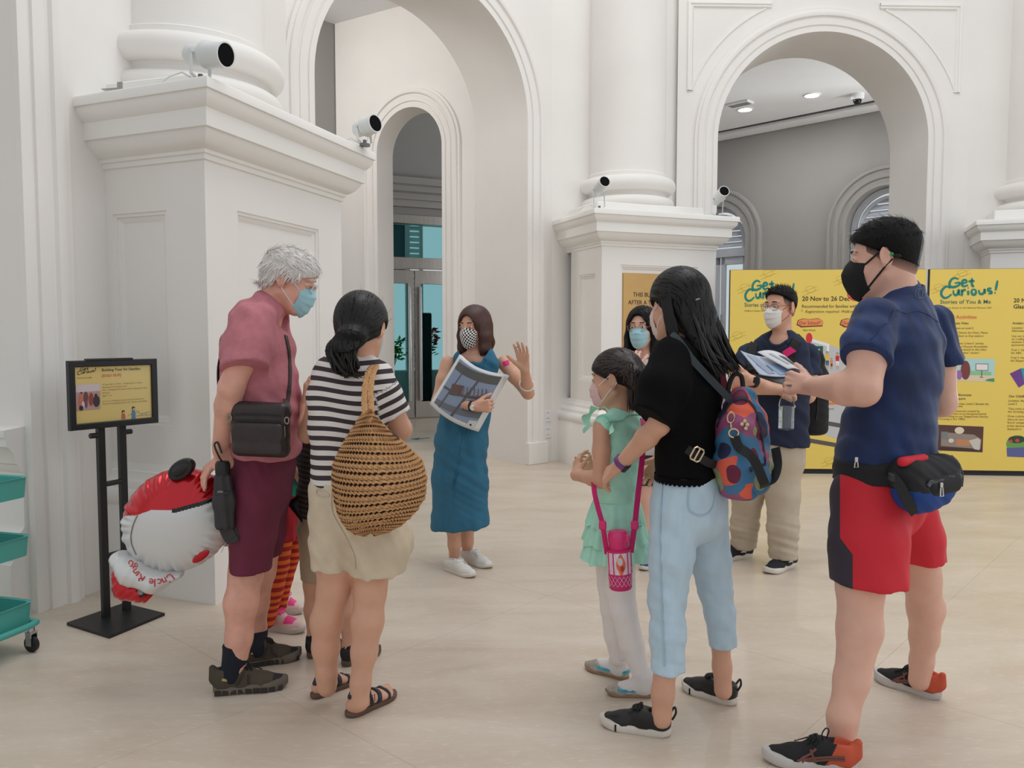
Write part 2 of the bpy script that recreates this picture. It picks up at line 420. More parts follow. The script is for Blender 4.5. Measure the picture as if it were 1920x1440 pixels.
# ---- floor: large pale travertine slabs
def floor_mat():
    m = mat('travertine', (206, 192, 174), .3, spec=.45); t = NT(m); b = t.n['Principled BSDF']
    g = t.add('ShaderNodeNewGeometry'); mp = t.add('ShaderNodeMapping'); t.link(g.outputs['Position'], mp.inputs[0])
    mp.inputs['Rotation'].default_value = (0, 0, -.35); mp.inputs['Scale'].default_value = (.55, 1.9, 1)
    n1 = t.add('ShaderNodeTexNoise', ins={'Scale': 2.2, 'Detail': 8.0, 'Roughness': .62, 'Distortion': .6}); t.link(mp.outputs[0], n1.inputs[0])
    r = t.add('ShaderNodeValToRGB'); t.link(n1.outputs[0], r.inputs[0]); e = r.color_ramp.elements
    e[0].position = .3; e[0].color = RGB((196, 180, 162)); e[1].position = .72; e[1].color = RGB((216, 204, 189))
    n2 = t.add('ShaderNodeTexNoise', ins={'Scale': 38.0, 'Detail': 4.0}); t.link(mp.outputs[0], n2.inputs[0])
    r2 = t.add('ShaderNodeValToRGB'); t.link(n2.outputs[0], r2.inputs[0]); e = r2.color_ramp.elements
    e[0].position = .56; e[0].color = (0, 0, 0, 1); e[1].position = .74; e[1].color = (.5, .5, .5, 1)
    mx = t.add('ShaderNodeMix', data_type='RGBA'); t.link(r2.outputs[0], mx.inputs[0]); t.link(r.outputs[0], mx.inputs[6]); mx.inputs[7].default_value = RGB((228, 218, 203))
    n3 = t.add('ShaderNodeTexVoronoi', ins={'Scale': 55.0}); t.link(g.outputs['Position'], n3.inputs[0])
    r3 = t.add('ShaderNodeMapRange', ins={1: .0, 2: .07, 3: .55, 4: 0.0}); t.link(n3.outputs[0], r3.inputs[0])
    mx2 = t.add('ShaderNodeMix', data_type='RGBA'); t.link(r3.outputs[0], mx2.inputs[0]); t.link(mx.outputs[2], mx2.inputs[6]); mx2.inputs[7].default_value = RGB((150, 130, 108))
    t.link(mx2.outputs[2], b.inputs['Base Color'])
    rr = t.add('ShaderNodeMapRange', ins={3: .24, 4: .42}); t.link(n1.outputs[0], rr.inputs[0]); t.link(rr.outputs[0], b.inputs['Roughness'])
    return m
M_FLOOR = floor_mat(); M_JOINT = mat('floor_joint', (182, 168, 148), .8)
fl = MB().box((2, 8, -.0508), (26, 26, .1)).build('floor', M_JOINT, kind='structure')
ta = unit((.668, .744, 0)); tb = unit((.744, -.668, 0)); T = 1.6
tile0 = MB().box((0, 0, -.0105), (T - .0014, T - .0014, .021), ta, tb); tile_me = None
A0 = np.array([1.64, 3.43, 0])
offb = (np.array([-.81, 2.96, 0]) - A0) @ ta % T
for i in range(-6, 9):
    for j in range(-6, 6):
        c = A0 + ta * (offb + (i + .5) * T) + tb * ((j + .5) * T)
        if c[1] < -3 or c[1] > 17 or abs(c[0] - 1) > 9: continue
        if tile_me is None:
            o = tile0.build('floor_tile', M_FLOOR, fl); tile_me = o.data
        else:
            o = bpy.data.objects.new('floor_tile', tile_me); COL.objects.link(o); o.parent = fl
        o.location = tuple(np.array([c[0], c[1], 0]))

# ---- walls with moulded arches
ARCH_PROF = [(-.002, -.01), (0, .028), (.05, .03), (.055, .018), (.07, .018), (.075, .034), (.135, .036), (.14, .026), (.16, .03), (.17, .05), (.20, .058), (.225, .048), (.23, .03), (.262, .03), (.265, -.002)]
def arch_path(sc, r, zs, z0, n=40):
    p = [(sc - r, z0)] + [(sc - r * math.cos(math.pi * i / n), zs + r * math.sin(math.pi * i / n)) for i in range(n + 1)] + [(sc + r, z0)]
    return p
def arch_wall(name, O, e, L, arches, ztop, depth, m, back=True, mtrim=None, trims=True, tname='trim', prof=ARCH_PROF, plinth=.235):
    """wall running from O along e (2D), arches = [(centre s, radius, springing z)]; front faces -rot90(e)."""
    O = np.array([O[0], O[1], 0.0]); e = unit((e[0], e[1], 0)); b = np.array([-e[1], e[0], 0]); mb = MB()
    f = lambda s, z, t: O + e * s + np.array([0, 0, z]) - b * t
    s = 0.0; N = 40
    for (sc, r, zs) in arches + [(None, 0, 0)]:
        s1 = L if sc is None else sc - r
        for t in ((0, -depth) if back else (0,)):
            q = [f(s, 0, t), f(s1, 0, t), f(s1, ztop, t), f(s, ztop, t)]; mb.add(q, [(0, 1, 2, 3) if t == 0 else (3, 2, 1, 0)])
        if sc is None: break
        P = arch_path(sc, r, zs, 0, N); mid = P[1:-1]
        for t in ((0, -depth) if back else (0,)):
            V = [f(a, z, t) for a, z in mid] + [f(a, ztop, t) for a, z in mid]; n = len(mid)
            mb.add(V, [(i, i + 1, n + i + 1, n + i) if t == 0 else (n + i, n + i + 1, i + 1, i) for i in range(n - 1)])
        V = [f(a, z, 0) for a, z in P] + [f(a, z, -depth) for a, z in P]; n = len(P)
        mb.add(V, [(i, n + i, n + i + 1, i + 1) for i in range(n - 1)]); s = sc + r
    w = mb.build(name, m, kind='structure', smooth=True)
    if trims:
        for (sc, r, zs) in arches:
            t = MB().sweep(arch_path(sc, r, zs, plinth or 0, 48), prof, f)
            t.build('architrave', mtrim or m, w, smooth=True)
            if plinth:
                for sg in (-1, 1):
                    x = sc + sg * (r + .13)
                    MB().box(f(x, plinth / 2, .03), (.275, .075, plinth), e, b, bev=.006).build('plinth_block', mtrim or m, w)
    return w, f
e1 = unit((.388, .922)); e3 = unit((.93, .368)); eA = unit((.760, .649))
# left wall: runs from the camera's left to behind the left pedestal
Aq = np.array([-2.183, 4.403]); OL = Aq - e1 * 3.35
wl, fL = arch_wall('wall_left', OL, e1, 3.35, [(3.35 - .19 - .3 - 1.2, 1.2, 3.57)], 6.6, .85, M_WHITE, trims=True, plinth=0)
J = np.array([.146, 8.546]); OA = J - eA * (2.4 + .33)
wa, fA = arch_wall('wall_left_arch', OA, eA, 2.4 + .33 + .37, [(.33 + 1.2, 1.2, 3.57)], 6.6, .85, M_WHITE)
eP = unit((.302, .953)); MBw = MB(); q = [Aq, Aq + eP * 1.75, OA]
MBw.add([(a[0], a[1], z) for z in (0, 6.6) for a in q], [(0, 1, 4, 3), (1, 2, 5, 4)]); MBw.build('wall_left_return', M_WHITE, kind='structure')
OC = J + eA * .37
arch_wall('wall_centre', OC, e3, 1.62, [], 6.6, .6, M_WHITE)
OR = OC + e3 * 1.55; OR = np.array([1.862, 9.30])
wr, fR = arch_wall('wall_right', OR, (1, .03), 3.45, [(1.662, 1.205, 3.57)], 6.6, .85, M_WHITE)
eR = unit((.94, -.34)); OR2 = OR + unit((1, .03)) * 3.35
arch_wall('wall_far_right', OR2, eR, 3.2, [], 6.6, .6, M_WHITE)
# spandrel mouldings over the right arch
SPR = [(0, 0), (.005, .022), (.03, .026), (.035, .012), (.055, .012), (.06, .022), (.075, .0)]
for sg in (-1, 1):
    cs = 1.662; pts = [(cs + sg * 1.56, 4.12), (cs + sg * 1.56, 5.1), (cs + sg * .62, 5.1)]
    if sg > 0: pts = pts[::1]
    path = pts if sg > 0 else pts[::-1]
    MB().sweep(path[::1], SPR, fR).build('spandrel_moulding', M_WHITE2, wr, smooth=True)
    arc = [(cs + sg * 1.62 * math.sin(a), 3.57 + 1.62 * math.cos(a)) for a in [math.radians(25 + 45 * i / 14) for i in range(15)]]
    MB().sweep(arc if sg < 0 else arc[::-1], [(0, 0), (.004, .014), (.02, .014), (.024, 0)], fR).build('spandrel_moulding', M_WHITE2, wr, smooth=True)

# ---- pedestals with engaged columns
BASE0 = [(.105, 0), (.105, .43), (.09, .45), (.085, .462), (.105, .478), (.112, .505), (.105, .533), (.085, .55), (.07, .552), (.068, .585), (.05, .60), (.03, .615), (.025, .645), (.012, .65), (0, .69)]
CORN = [(0, 2.255), (.012, 2.26), (.014, 2.285), (.026, 2.288), (.028, 2.305), (.045, 2.312), (.075, 2.335), (.098, 2.365), (.105, 2.385), (.122, 2.388), (.122, 2.475), (.132, 2.482), (.15, 2.50), (.163, 2.528), (.165, 2.545), (.178, 2.548), (.178, 2.59), (.17, 2.6)]
PANEL_IN = [(0, 0), (.002, -.008), (.018, -.008), (.02, -.018), (.036, -.022), (.05, -.03)]
BASE = BASE0
def panel_face(mb, p, e, n, w, z0, z1, rect):
    f = lambda s, z, t: np.array([p[0] + e[0] * s + n[0] * t, p[1] + e[1] * s + n[1] * t, z])
    if rect is None: mb.add([f(0, z0, 0), f(w, z0, 0), f(w, z1, 0), f(0, z1, 0)], [(0, 1, 2, 3)]); return
    a, b, c, d = rect
    V = [f(0, z0, 0), f(w, z0, 0), f(w, z1, 0), f(0, z1, 0), f(a, c, 0), f(b, c, 0), f(b, d, 0), f(a, d, 0)]
    mb.add(V, [(0, 1, 5, 4), (1, 2, 6, 5), (2, 3, 7, 6), (3, 0, 4, 7)])
    mb.sweep([(a, c), (b, c), (b, d), (a, d)], PANEL_IN, f, closed=True)
    i = .05; mb.add([f(a + i, c + i, -.03), f(b - i, c + i, -.03), f(b - i, d - i, -.03), f(a + i, d - i, -.03)], [(0, 1, 2, 3)])
def pedestal(name, label, C, ef, w, dep, front, left, col_r, ctop=6.6, bs=1.0, eb=None):
    C = np.array(C); ef = unit(ef); eb = np.array([-ef[1], ef[0]]) if eb is None else unit(eb); n = np.array([ef[1], -ef[0]]); nl = np.array([-eb[1], eb[0]])
    root = empty(name, (C[0], C[1], 0), label, 'column', kind='structure')
    P = [C + ef * w + eb * (dep + .1), C + ef * w, C, C + eb * (dep + .1)]
    mp = lambda x, y, z: np.array([x, y, z])
    MB().sweep(P, [(a * bs, b) for a, b in BASE], mp).build('base_moulding', M_WHITE2, root, smooth=True)
    mb = MB(); panel_face(mb, C, ef, n, w, .65, 2.3, front)
    panel_face(mb, C + eb * dep, -eb, nl, dep, .65, 2.3, left); panel_face(mb, C + ef * w, eb, -nl, dep, .65, 2.3, None)
    mb.build('pedestal_shaft', M_WHITE, root)
    mb = MB().sweep(P, CORN, mp); h = .17
    kc = len(CORN); Q = [mb.V[i * kc + kc - 1] for i in range(4)]; mb.add(Q, [(3, 2, 1, 0)]); mb.build('cornice', M_WHITE2, root, smooth=True)
    cc = C + ef * w / 2 + eb * dep; pl = w / 2 * .95
    MB().box((cc[0], cc[1], 2.66), (pl * 2, col_r * 2.54, .13), (ef[0], ef[1], 0), (-ef[1], ef[0], 0), bev=.008).build('column_plinth', M_WHITE2, root)
    def ring(r, z, hh): return [(r + hh * .5 * math.sin(math.pi * i / 8), z + hh / 2 - hh / 2 * math.cos(math.pi * i / 8)) for i in range(9)]
    k = col_r / .48
    pr = [(.46 * k, 2.72)] + ring(.52 * k, 2.725, .115) + [(.505 * k, 2.84), (.49 * k, 2.862), (.49 * k, 2.875), (.505 * k, 2.89)] + ring(.515 * k, 2.89, .16) + [(.50 * k, 3.05), (.50 * k, 3.09), (.485 * k, 3.10), (.48 * k, 3.13), (.478 * k, 4.2), (.465 * k, ctop)]
    MB().lathe((cc[0], cc[1], 0), pr, 64).build('column_shaft', M_WHITE, root, smooth=True)
    return root
pedestal('column_left', 'massive white plaster column on a square pedestal behind the elderly man', (-1.547, 4.135), eP, 1.367, .69, (.257, 1.08, .9, 2.04), (.05, .43, .9, 2.02), .455, bs=.5, eb=(-.922, .388))
pedestal('column_centre', 'white plaster column whose pedestal carries the gold plaque', (.892, 8.116), e3, 1.34, .70, (.21, 1.13, .9, 2.08), (.2, .56, .9, 2.0), .42)
pedestal('column_right', 'white column at the right edge rising behind the yellow display wall', (5.19, 8.86), eR, 1.3, .62, (.22, 1.1, .9, 2.05), None, .44)
# left dado inside the arch next to the trolley
dd = unit((-.922, .388)); D0 = Aq - e1 * .49 + dd * .02
def dmap(s, z, t): return np.array([D0[0] + dd[0] * s - e1[0] * t, D0[1] + dd[1] * s - e1[1] * t, z])
DADO = [(.10, 0), (.10, .26), (.08, .28), (.095, .30), (.10, .33), (.09, .355), (.06, .36), (.055, .40), (.03, .42), (.02, .44), (.02, .70), (.03, .71), (.035, .74), (.05, .75), (.06, .80), (.085, .83), (.10, .84), (.10, .88), (.11, .885), (.11, .92), (0, .93)]
mb = MB(); k = len(DADO)
mb.add([dmap(s, z, t) for s in (0, 1.6) for t, z in DADO], [(j + k, j, j + 1, j + k + 1) for j in range(k - 1)])
mb.add([dmap(0, z, t) for t, z in DADO] + [dmap(0, 0, 0)], [tuple(range(k + 1))])
mb.build('trim_1', M_WHITE2, kind='structure', smooth=True)

# ---- corridor behind the left arch: cross wall with a moulded doorway, steel and glass doors beyond
K = np.array([-.415, 9.22]); dK = unit((-.85, .525)); OK = K + dK * 2.1
DOORP = [(a * .95, b) for a, b in ARCH_PROF]
wd_, fD = arch_wall('wall_cross', OK, -dK, 2.14, [(2.1 - .929, .487, 3.55)], 5.23, .27, M_WHITE, prof=DOORP)
gd = unit((.66, .75)); G0 = np.array([-2.15, 10.4]) - gd * 4
arch_wall('wall_outer_left', G0, gd, 4.0, [], 5.3, .2, M_GREY)
MB().add([(-4.8, 5.6, 5.23), (-.1, 9.0, 5.23), (-.1, 14.2, 5.23), (-4.8, 14.2, 5.23)], [(3, 2, 1, 0)]).build('ceiling_corridor', M_CEIL, kind='structure')
dw = unit((.9, .43)); W0 = np.array([-1.5, 13.3]) - dw * 1.0
wmap = lambda s, z, t: np.array([W0[0] + dw[0] * s + dw[1] * t, W0[1] + dw[1] * s - dw[0] * t, z])
mb = MB(); 
for (a, b, c, d) in ((-1.6, .35, 0, 3.3), (1.75, 3.6, 0, 3.3), (-1.6, 3.6, 3.3, 5.3)):
    mb.add([wmap(a, c, 0), wmap(b, c, 0), wmap(b, d, 0), wmap(a, d, 0)], [(0, 1, 2, 3)])
wdoor = mb.build('wall_door', M_GREY, kind='structure')
MB().sweep([(-1.6, 3.42), (3.6, 3.42)], [(0, 0), (.0, .12), (.10, .12), (.11, .16), (.2, .18), (.22, .26), (.30, .28), (.32, .34), (.42, .36), (.44, 0)], wmap).build('lintel_moulding', M_GREY, wdoor)
# steel door set
door = empty('door_1', wmap(1.05, 0, 0), kind='structure')
def wbox(mb, s0, s1, z0, z1, t0, t1, bev=.004):
    c = wmap((s0 + s1) / 2, (z0 + z1) / 2, (t0 + t1) / 2); return mb.box(c, (s1 - s0, t1 - t0, z1 - z0), (dw[0], dw[1], 0), (dw[1], -dw[0], 0), bev=bev)
mb = MB(); wbox(mb, .35, 1.75, 3.16, 3.3, -.06, .06); wbox(mb, .35, 1.75, 2.44, 2.62, -.06, .06); wbox(mb, .35, .42, 0, 3.3, -.06, .06); wbox(mb, 1.68, 1.75, 0, 3.3, -.06, .06)
mb.build('door_frame', M_STEEL, door)
mb = MB(); wbox(mb, .42, 1.68, 2.62, 3.16, -.008, .008, 0); mb.build('transom_glass', M_GLASS, door)
for (a, b, hs) in ((.44, .885, .80), (.905, 1.66, .985)):
    lf = MB(); st = .10
    wbox(lf, a, a + st, .02, 2.42, -.025, .025); wbox(lf, b - st, b, .02, 2.42, -.025, .025); wbox(lf, a, b, .02, .28, -.024, .024); wbox(lf, a, b, 2.2, 2.42, -.024, .024)
    lo = lf.build('door_leaf', M_STEEL, door)
    g = MB(); wbox(g, a + st, b - st, .28, 2.2, -.006, .006, 0); g.build('door_glass', M_GLASS, lo)
    h = MB().tube([wmap(hs, .3, .07), wmap(hs, 2.15, .07)], .022, 12)
    for z in (.55, 1.9): h.tube([wmap(hs, z, .02), wmap(hs, z, .07)], .012, 8)
    h.build('door_handle', mat('polished_steel', (200, 198, 196), .15, 1.0), lo)
# what stands outside the glass doors
M_SHUT = mat('white_shutter_paint', (225, 238, 236), .5); M_POT = mat('pale_concrete', (205, 212, 210), .8, var=(9, .08))
sh = empty('window_1', wmap(1.2, 0, -1.5), kind='structure')
mb = MB()
for (a, b, c, d) in ((.2, .32, 0, 3.6), (1.25, 1.33, 0, 3.6), (1.52, 1.58, 0, 3.6), (.2, 2.4, 3.35, 3.6), (.2, 2.4, 0, .7)):
    wbox(mb, a, b, c, d, -1.56, -1.5)
mb.build('window_frame', M_SHUT, sh)
for k in range(26):
    z = .8 + k * .1; mb = MB(); c = wmap(1.425, z, -1.53); mb.box(c, (.19, .012, .095), (dw[0], dw[1], 0), (dw[1] * .8, -dw[0] * .8, .6), (-dw[1] * .6, dw[0] * .6, .8)); mb.build('louvre_slat', M_SHUT, sh)
mb = MB(); wbox(mb, .32, 1.25, 2.3, 3.35, -1.56, -1.54, 0); mb.build('window_pane', mat('dim_pane', (92, 118, 126), .2), sh)
mb = MB(); wbox(mb, -.6, .62, 0, 3.9, -1.9, -1.7, 0); mb.build('dark_backdrop', mat('backdrop_dark', (70, 92, 96), .8), kind='structure')  # invented dark backdrop, put there to dim the view through the left glass
pb = MB(); wbox(pb, .6, 2.2, 0, .75, -1.15, -.75, .02); 
pb.build('planter_box', M_POT, label='long pale planter box outside the steel and glass doors', cat='planter')
bx = MB(); wbox(bx, 1.12, 1.40, 0, 1.75, -.6, -.54, .02); bx.build('notice_board', M_BLACK, label='black upright board standing outside behind the glass door', cat='board')
rnd = random.Random(4)
def leafy(name, base, n, hgt, spread, ms, label, cat, leaf=.09):
    root = empty(name, base, label, cat); st = MB(); b = np.array(base, float); Vs = [[] for _ in ms]
    for i in range(n):
        a = rnd.uniform(0, 6.28); r = spread * math.sqrt(rnd.random()); z = hgt * (.35 + .65 * rnd.random())
        p = b + np.array([r * math.cos(a), r * math.sin(a), z]); d = unit((math.cos(a) + rnd.gauss(0, .5), math.sin(a) + rnd.gauss(0, .5), rnd.uniform(-.2, .9))); sd = unit(np.cross(d, (rnd.gauss(0, 1), .2, 1))); l = leaf * rnd.uniform(.7, 1.3)
        m = 0 if (len(ms) == 1 or z < hgt * .68) else 1
        Vs[m].append((p, p + d * l * .5 + sd * l * .28, p + d * l + np.array([0, 0, -.02]), p + d * l * .5 - sd * l * .28))
        if i % 6 == 0: st.tube([b, b * .4 + p * .6 + np.array([0, 0, .05]), p], .006, 5)
    st.build('stem', mat('stem_green', (70, 92, 50), .7), root)
    for m, L in zip(ms, Vs):
        mb = MB()
        for q in L: mb.add(q, [(0, 1, 2, 3)])
        mb.build('foliage' if m is ms[0] else 'bract', m, root, kind='stuff')
    return root
M_LEAF = mat('leaf_green', (64, 112, 52), .5, var=(7, .3)); M_RED = mat('bract_red', (196, 30, 44), .5, var=(7, .2))
leafy('poinsettia', wmap(1.4, .755, -.95), 150, .7, .2, [M_LEAF, M_RED], 'red poinsettia growing in the planter outside the glass door', 'plant', .13)
leafy('shrub', wmap(.82, .755, -.95), 120, .55, .18, [mat('lime_leaf', (92, 176, 60), .5, var=(7, .2))], 'bright green shrub left of the red poinsettia', 'plant', .11)
# ---- corridor behind the right arch: grey wall with two louvred arched windows, flat ceiling with downlights
gw = unit((.707, -.707)); GW0 = np.array([5.9, 13.15]) - gw * 5.4
WPROF = [(0, 0), (.0, .05), (.05, .05), (.055, .035), (.12, .035), (.125, .06), (.19, .065), (.20, .045), (.25, .045), (.26, .07), (.30, .07), (.32, .05), (.325, 0)]
wg, fG = arch_wall('wall_corridor', GW0, gw, 10, [(5.4 - 2.98, .63, 3.12), (5.4 + .1, .63, 3.12), (5.4 + 3.18, .63, 3.12)], 5.0, .35, M_GREY, mtrim=M_GREY, prof=WPROF, plinth=None)
MB().add([(1.2, 9.6, 5.0), (12.5, 9.6, 5.0), (12.5, 18, 5.0), (1.2, 18, 5.0)], [(3, 2, 1, 0)]).build('ceiling', M_CEIL, kind='structure')
t = MB(); a, b = fG(0, 4.995, .42), fG(10, 4.995, .42); t.box((a + b) / 2, (10, .05, .02), (gw[0], gw[1], 0), (-gw[1], gw[0], 0)); t.build('trim_2', mat('slot_grey', (70, 70, 72), .6), kind='structure')
t = MB(); a, b = fG(0, 4.97, .2), fG(10, 4.97, .2); t.box((a + b) / 2, (10, .38, .06), (gw[0], gw[1], 0), (-gw[1], gw[0], 0)); t.build('trim_3', M_CEIL, kind='structure')
M_WIN = mat('window_grey_paint', (186, 192, 200), .45); M_CLEAR = mat('clear_glass', (235, 245, 245), .0, trans=1.0); M_CLEAR.node_tree.nodes['Principled BSDF'].inputs['IOR'].default_value = 1.04
for wi, sc in enumerate((5.4 - 2.98, 5.4 + .1)):
    wn = empty('window_%d' % (wi + 2), fG(sc, 0, -.2), kind='structure')
    def gbox(mb, s0, s1, z0, z1, t0=-.24, t1=-.18, bev=.006):
        c = fG((s0 + s1) / 2, (z0 + z1) / 2, (t0 + t1) / 2); return mb.box(c, (s1 - s0, t1 - t0, z1 - z0), (gw[0], gw[1], 0), (gw[1], -gw[0], 0), bev=bev)
    mb = MB().sweep(arch_path(sc, .62, 3.12, 0, 32), [(0, -.26), (0, -.16), (-.075, -.16), (-.075, -.26)], fG)
    mb.sweep(arch_path(sc, .5, 3.12, 2.98, 32), [(0, -.26), (0, -.17), (-.05, -.17), (-.05, -.26)], fG)
    gbox(mb, sc - .62, sc + .62, 2.82, 2.98, -.28, -.14); mb.build('window_frame', M_WIN, wn)
    mb = MB(); gbox(mb, sc - .6, sc + .6, 2.98, 3.7, -.262, -.25, 0)
    for k in range(6):
        z = 3.02 + k * .1; w = math.sqrt(max(.02, .46 ** 2 - max(0, z - 3.1) ** 2)); c = fG(sc, z + .03, -.22)
        s_ = MB().box(c, (2 * w, .012, .105), (gw[0], gw[1], 0), (gw[1] * .8, -gw[0] * .8, .6), (-gw[1] * .6, gw[0] * .6, .8)); s_.build('louvre_slat', M_WIN, wn)
    for a, b in ((sc - .56, sc - .02), (sc + .02, sc + .56)):
        lf = MB(); gbox(lf, a, a + .09, .02, 2.82); gbox(lf, b - .09, b, .02, 2.82); gbox(lf, a, b, .02, .5); gbox(lf, a, b, 2.68, 2.82); lo = lf.build('casement', M_WIN, wn)
        g = MB(); gbox(g, a + .09, b - .09, .5, 2.68, -.215, -.207, 0); g.build('window_pane', M_CLEAR, lo)
    hd = MB().tube([fG(sc + .05, 1.25, -.15), fG(sc + .05, 1.75, -.15)], .012, 8); hd.build('window_handle', M_STEEL, wn)
leafy('shrub', fG(5.4 - 2.9, 0, -2.6), 420, 1.5, 1.0, [mat('sunlit_leaf', (120, 176, 92), .6, var=(7, .2))], 'green shrub seen outdoors through the narrow corridor window', 'plant', .22)
# downlights, camera dome, vent
for (px, py) in ((1523, 178), (1397, 205)):
    p = ground(px, py, 5.0)
    d = empty('downlight', (p[0], p[1], 5.0), 'round ceiling downlight %s the corridor arch' % ('at the middle of' if px > 1500 else 'on the left side of'), 'light', 'corridor downlights')
    MB().lathe((p[0], p[1], 4.985), [(.095, .012), (.105, 0), (.125, .0), (.13, .015)], 24).build('trim_ring', M_CEIL, d)
    MB().lathe((p[0], p[1], 4.99), [(.0, 0), (.1, 0)], 24).build('diffuser', mat('lamp_glow', (255, 252, 244), .5, emit=9.0), d)
    l = bpy.data.lights.new('downlight_lamp', 'AREA'); l.energy = 16; l.size = .18; l.shape = 'DISK'; lo = bpy.data.objects.new('downlight_lamp', l); COL.objects.link(lo); lo.location = (p[0], p[1], 4.97)
p = ground(1608, 176, 5.0); d = empty('security_camera', (p[0], p[1], 5.0), 'small white dome security camera on the corridor ceiling', 'camera')
MB().lathe((p[0], p[1], 5.0), [(.0, -.09), (.085, -.085), (.095, -.06), (.095, 0)], 20).build('housing', M_CEIL, d, smooth=True)
MB().sphere((p[0], p[1], 4.9), (.062, .062, .06)).build('dome', mat('dome_black', (18, 18, 22), .1), d, smooth=True)
p = ground(1387, 193, 5.0); v = empty('air_vent', (p[0], p[1], 5.0), 'small rectangular grille on the corridor ceiling near the left downlight', 'vent')
MB().box((p[0], p[1], 4.985), (.38, .2, .03), (gw[0], gw[1], 0), (-gw[1], gw[0], 0), bev=.005).build('frame', M_CEIL, v)
for k in range(4):
    MB().box((p[0] + (k - 1.5) * .04 * -gw[1], p[1] + (k - 1.5) * .04 * gw[0], 4.968), (.33, .012, .01), (gw[0], gw[1], 0), (-gw[1], gw[0], 0)).build('slat', mat('vent_grey', (150, 150, 152), .6), v)

# ================================================================ THINGS OF THE ROOM
# ---- spotlights on the pedestals
M_LAMP = mat('lamp_white', (222, 226, 226), .35); M_IN = mat('lamp_inside', (8, 8, 9), .7, spec=.1)
def spotlight(base, rear, front, r, label):
    """base: foot on the cornice; rear/front: ends of the barrel axis."""
    base, rear, front = [np.array(q, float) for q in (base, rear, front)]; ax = unit(front - rear); L = np.linalg.norm(front - rear)
    root = empty('spotlight', base, label, 'spotlight', 'spotlights on the pedestals')
    MB().lathe(rear, [(0, -.012), (r * .62, 0), (r * .78, L * .06), (r * .8, L * .3), (r * .82, L * .42), (r * 1.0, L * .46), (r * 1.08, L * .5), (r * 1.08, L * .56), (r * .98, L * .6), (r * .95, L * .97), (r * .97, L), (r * .86, L), (r * .84, L * .8)], 28, ax).build('barrel', M_LAMP, root, smooth=True)
    MB().lathe(rear + ax * L * .8, [(0, 0), (r * .85, 0)], 24, ax).build('lens', M_IN, root)
    MB().lathe(rear + ax * L * .8, [(r * .835, 0), (r * .855, L * .199)], 24, ax).build('snoot_lining', M_IN, root)
    sd = unit(np.cross(ax, (0, 0, 1))); piv = rear + ax * L * .33; b = MB()
    for sg in (-1, 1):
        a0 = piv + sd * sg * r * 1.0; b.tube([a0 + np.array([0, 0, .012]), base + np.array([0, 0, .03]) + sd * sg * r * .95, base + np.array([0, 0, .012]) + sd * sg * r * .35], .011, 6, flat=(sd, .35))
        b.lathe(a0 - sd * sg * .012, [(.011, -.004), (.011, .018)], 10, sd * sg)
    b.build('bracket', M_LAMP, root)
    MB().lathe(base, [(.035, 0), (.035, .014), (.012, .018), (.012, .04)], 14).build('mounting_foot', mat('foot_grey', (120, 124, 126), .5, .4), root)
    c = [base + np.array([-.02, .02, .012]), base + np.array([-.09, .0, .05]), base + np.array([-.15, .0, .03]), base + np.array([-.2, .02, .004])]
    MB().tube(c, .004, 6).build('cable', M_LAMP, root)
def sp(fx, fy, rx, ry, tx, ty, Yb, dYr, dYf, rr, lab):
    b = ground(fx, fy, 2.6) if Yb is None else at(fx, fy, Yb); b[2] = 2.6
    spotlight(b, at(rx, ry, b[1] + dYr), at(tx, ty, b[1] + dYf), rr, lab)
sp(376, 148, 352, 103, 424, 103, 4.02, .04, -.06, .062, 'white spotlight at the near corner of the big left pedestal')
sp(684, 274, 668, 245, 704, 231, 5.35, .05, -.06, .06, 'white spotlight at the far corner of the big left pedestal')
sp(1124, 374, 1116, 362, 1134, 340, 8.05, .10, -.14, .058, 'white spotlight at the left corner of the pedestal with the gold plaque')
sp(1345, 386, 1341, 379, 1358, 358, 8.5, .10, -.14, .058, 'white spotlight at the right corner of the pedestal with the gold plaque')

# ---- lettering drawn as brush strokes
def strokes(mb, lines, mapf, wid):
    for ln in lines:
        P = np.array(ln, float)
        if len(P) > 2:   # smooth the polyline
            t = np.linspace(0, len(P) - 1, (len(P) - 1) * 5 + 1); Q = []
            for x in t:
                i = min(int(x), len(P) - 2); u = x - i; p0, p1, p2, p3 = P[max(i - 1, 0)], P[i], P[i + 1], P[min(i + 2, len(P) - 1)]
                Q.append(.5 * ((2 * p1) + (p2 - p0) * u + (2 * p0 - 5 * p1 + 4 * p2 - p3) * u * u + (3 * p1 - p0 - 3 * p2 + p3) * u ** 3))
            P = np.array(Q)
        n = len(P); V = []
        for i in range(n):
            d = P[min(i + 1, n - 1)] - P[max(i - 1, 0)]; d /= np.linalg.norm(d) + 1e-9; nn = np.array([-d[1], d[0]])
            w = wid / 2 * (.55 + .45 * math.sin(math.pi * min(1, (i + .6) / n)))
            V += [P[i] - nn * w, P[i] + nn * w]
        mb.add([mapf(a, b) for a, b in V], [(2 * i, 2 * i + 1, 2 * i + 3, 2 * i + 2) for i in range(n - 1)])
def ringpts(cx, cy, rx, ry): return [(cx + rx * math.sin(2 * math.pi * i / 10), cy - ry * math.cos(2 * math.pi * i / 10)) for i in range(11)]
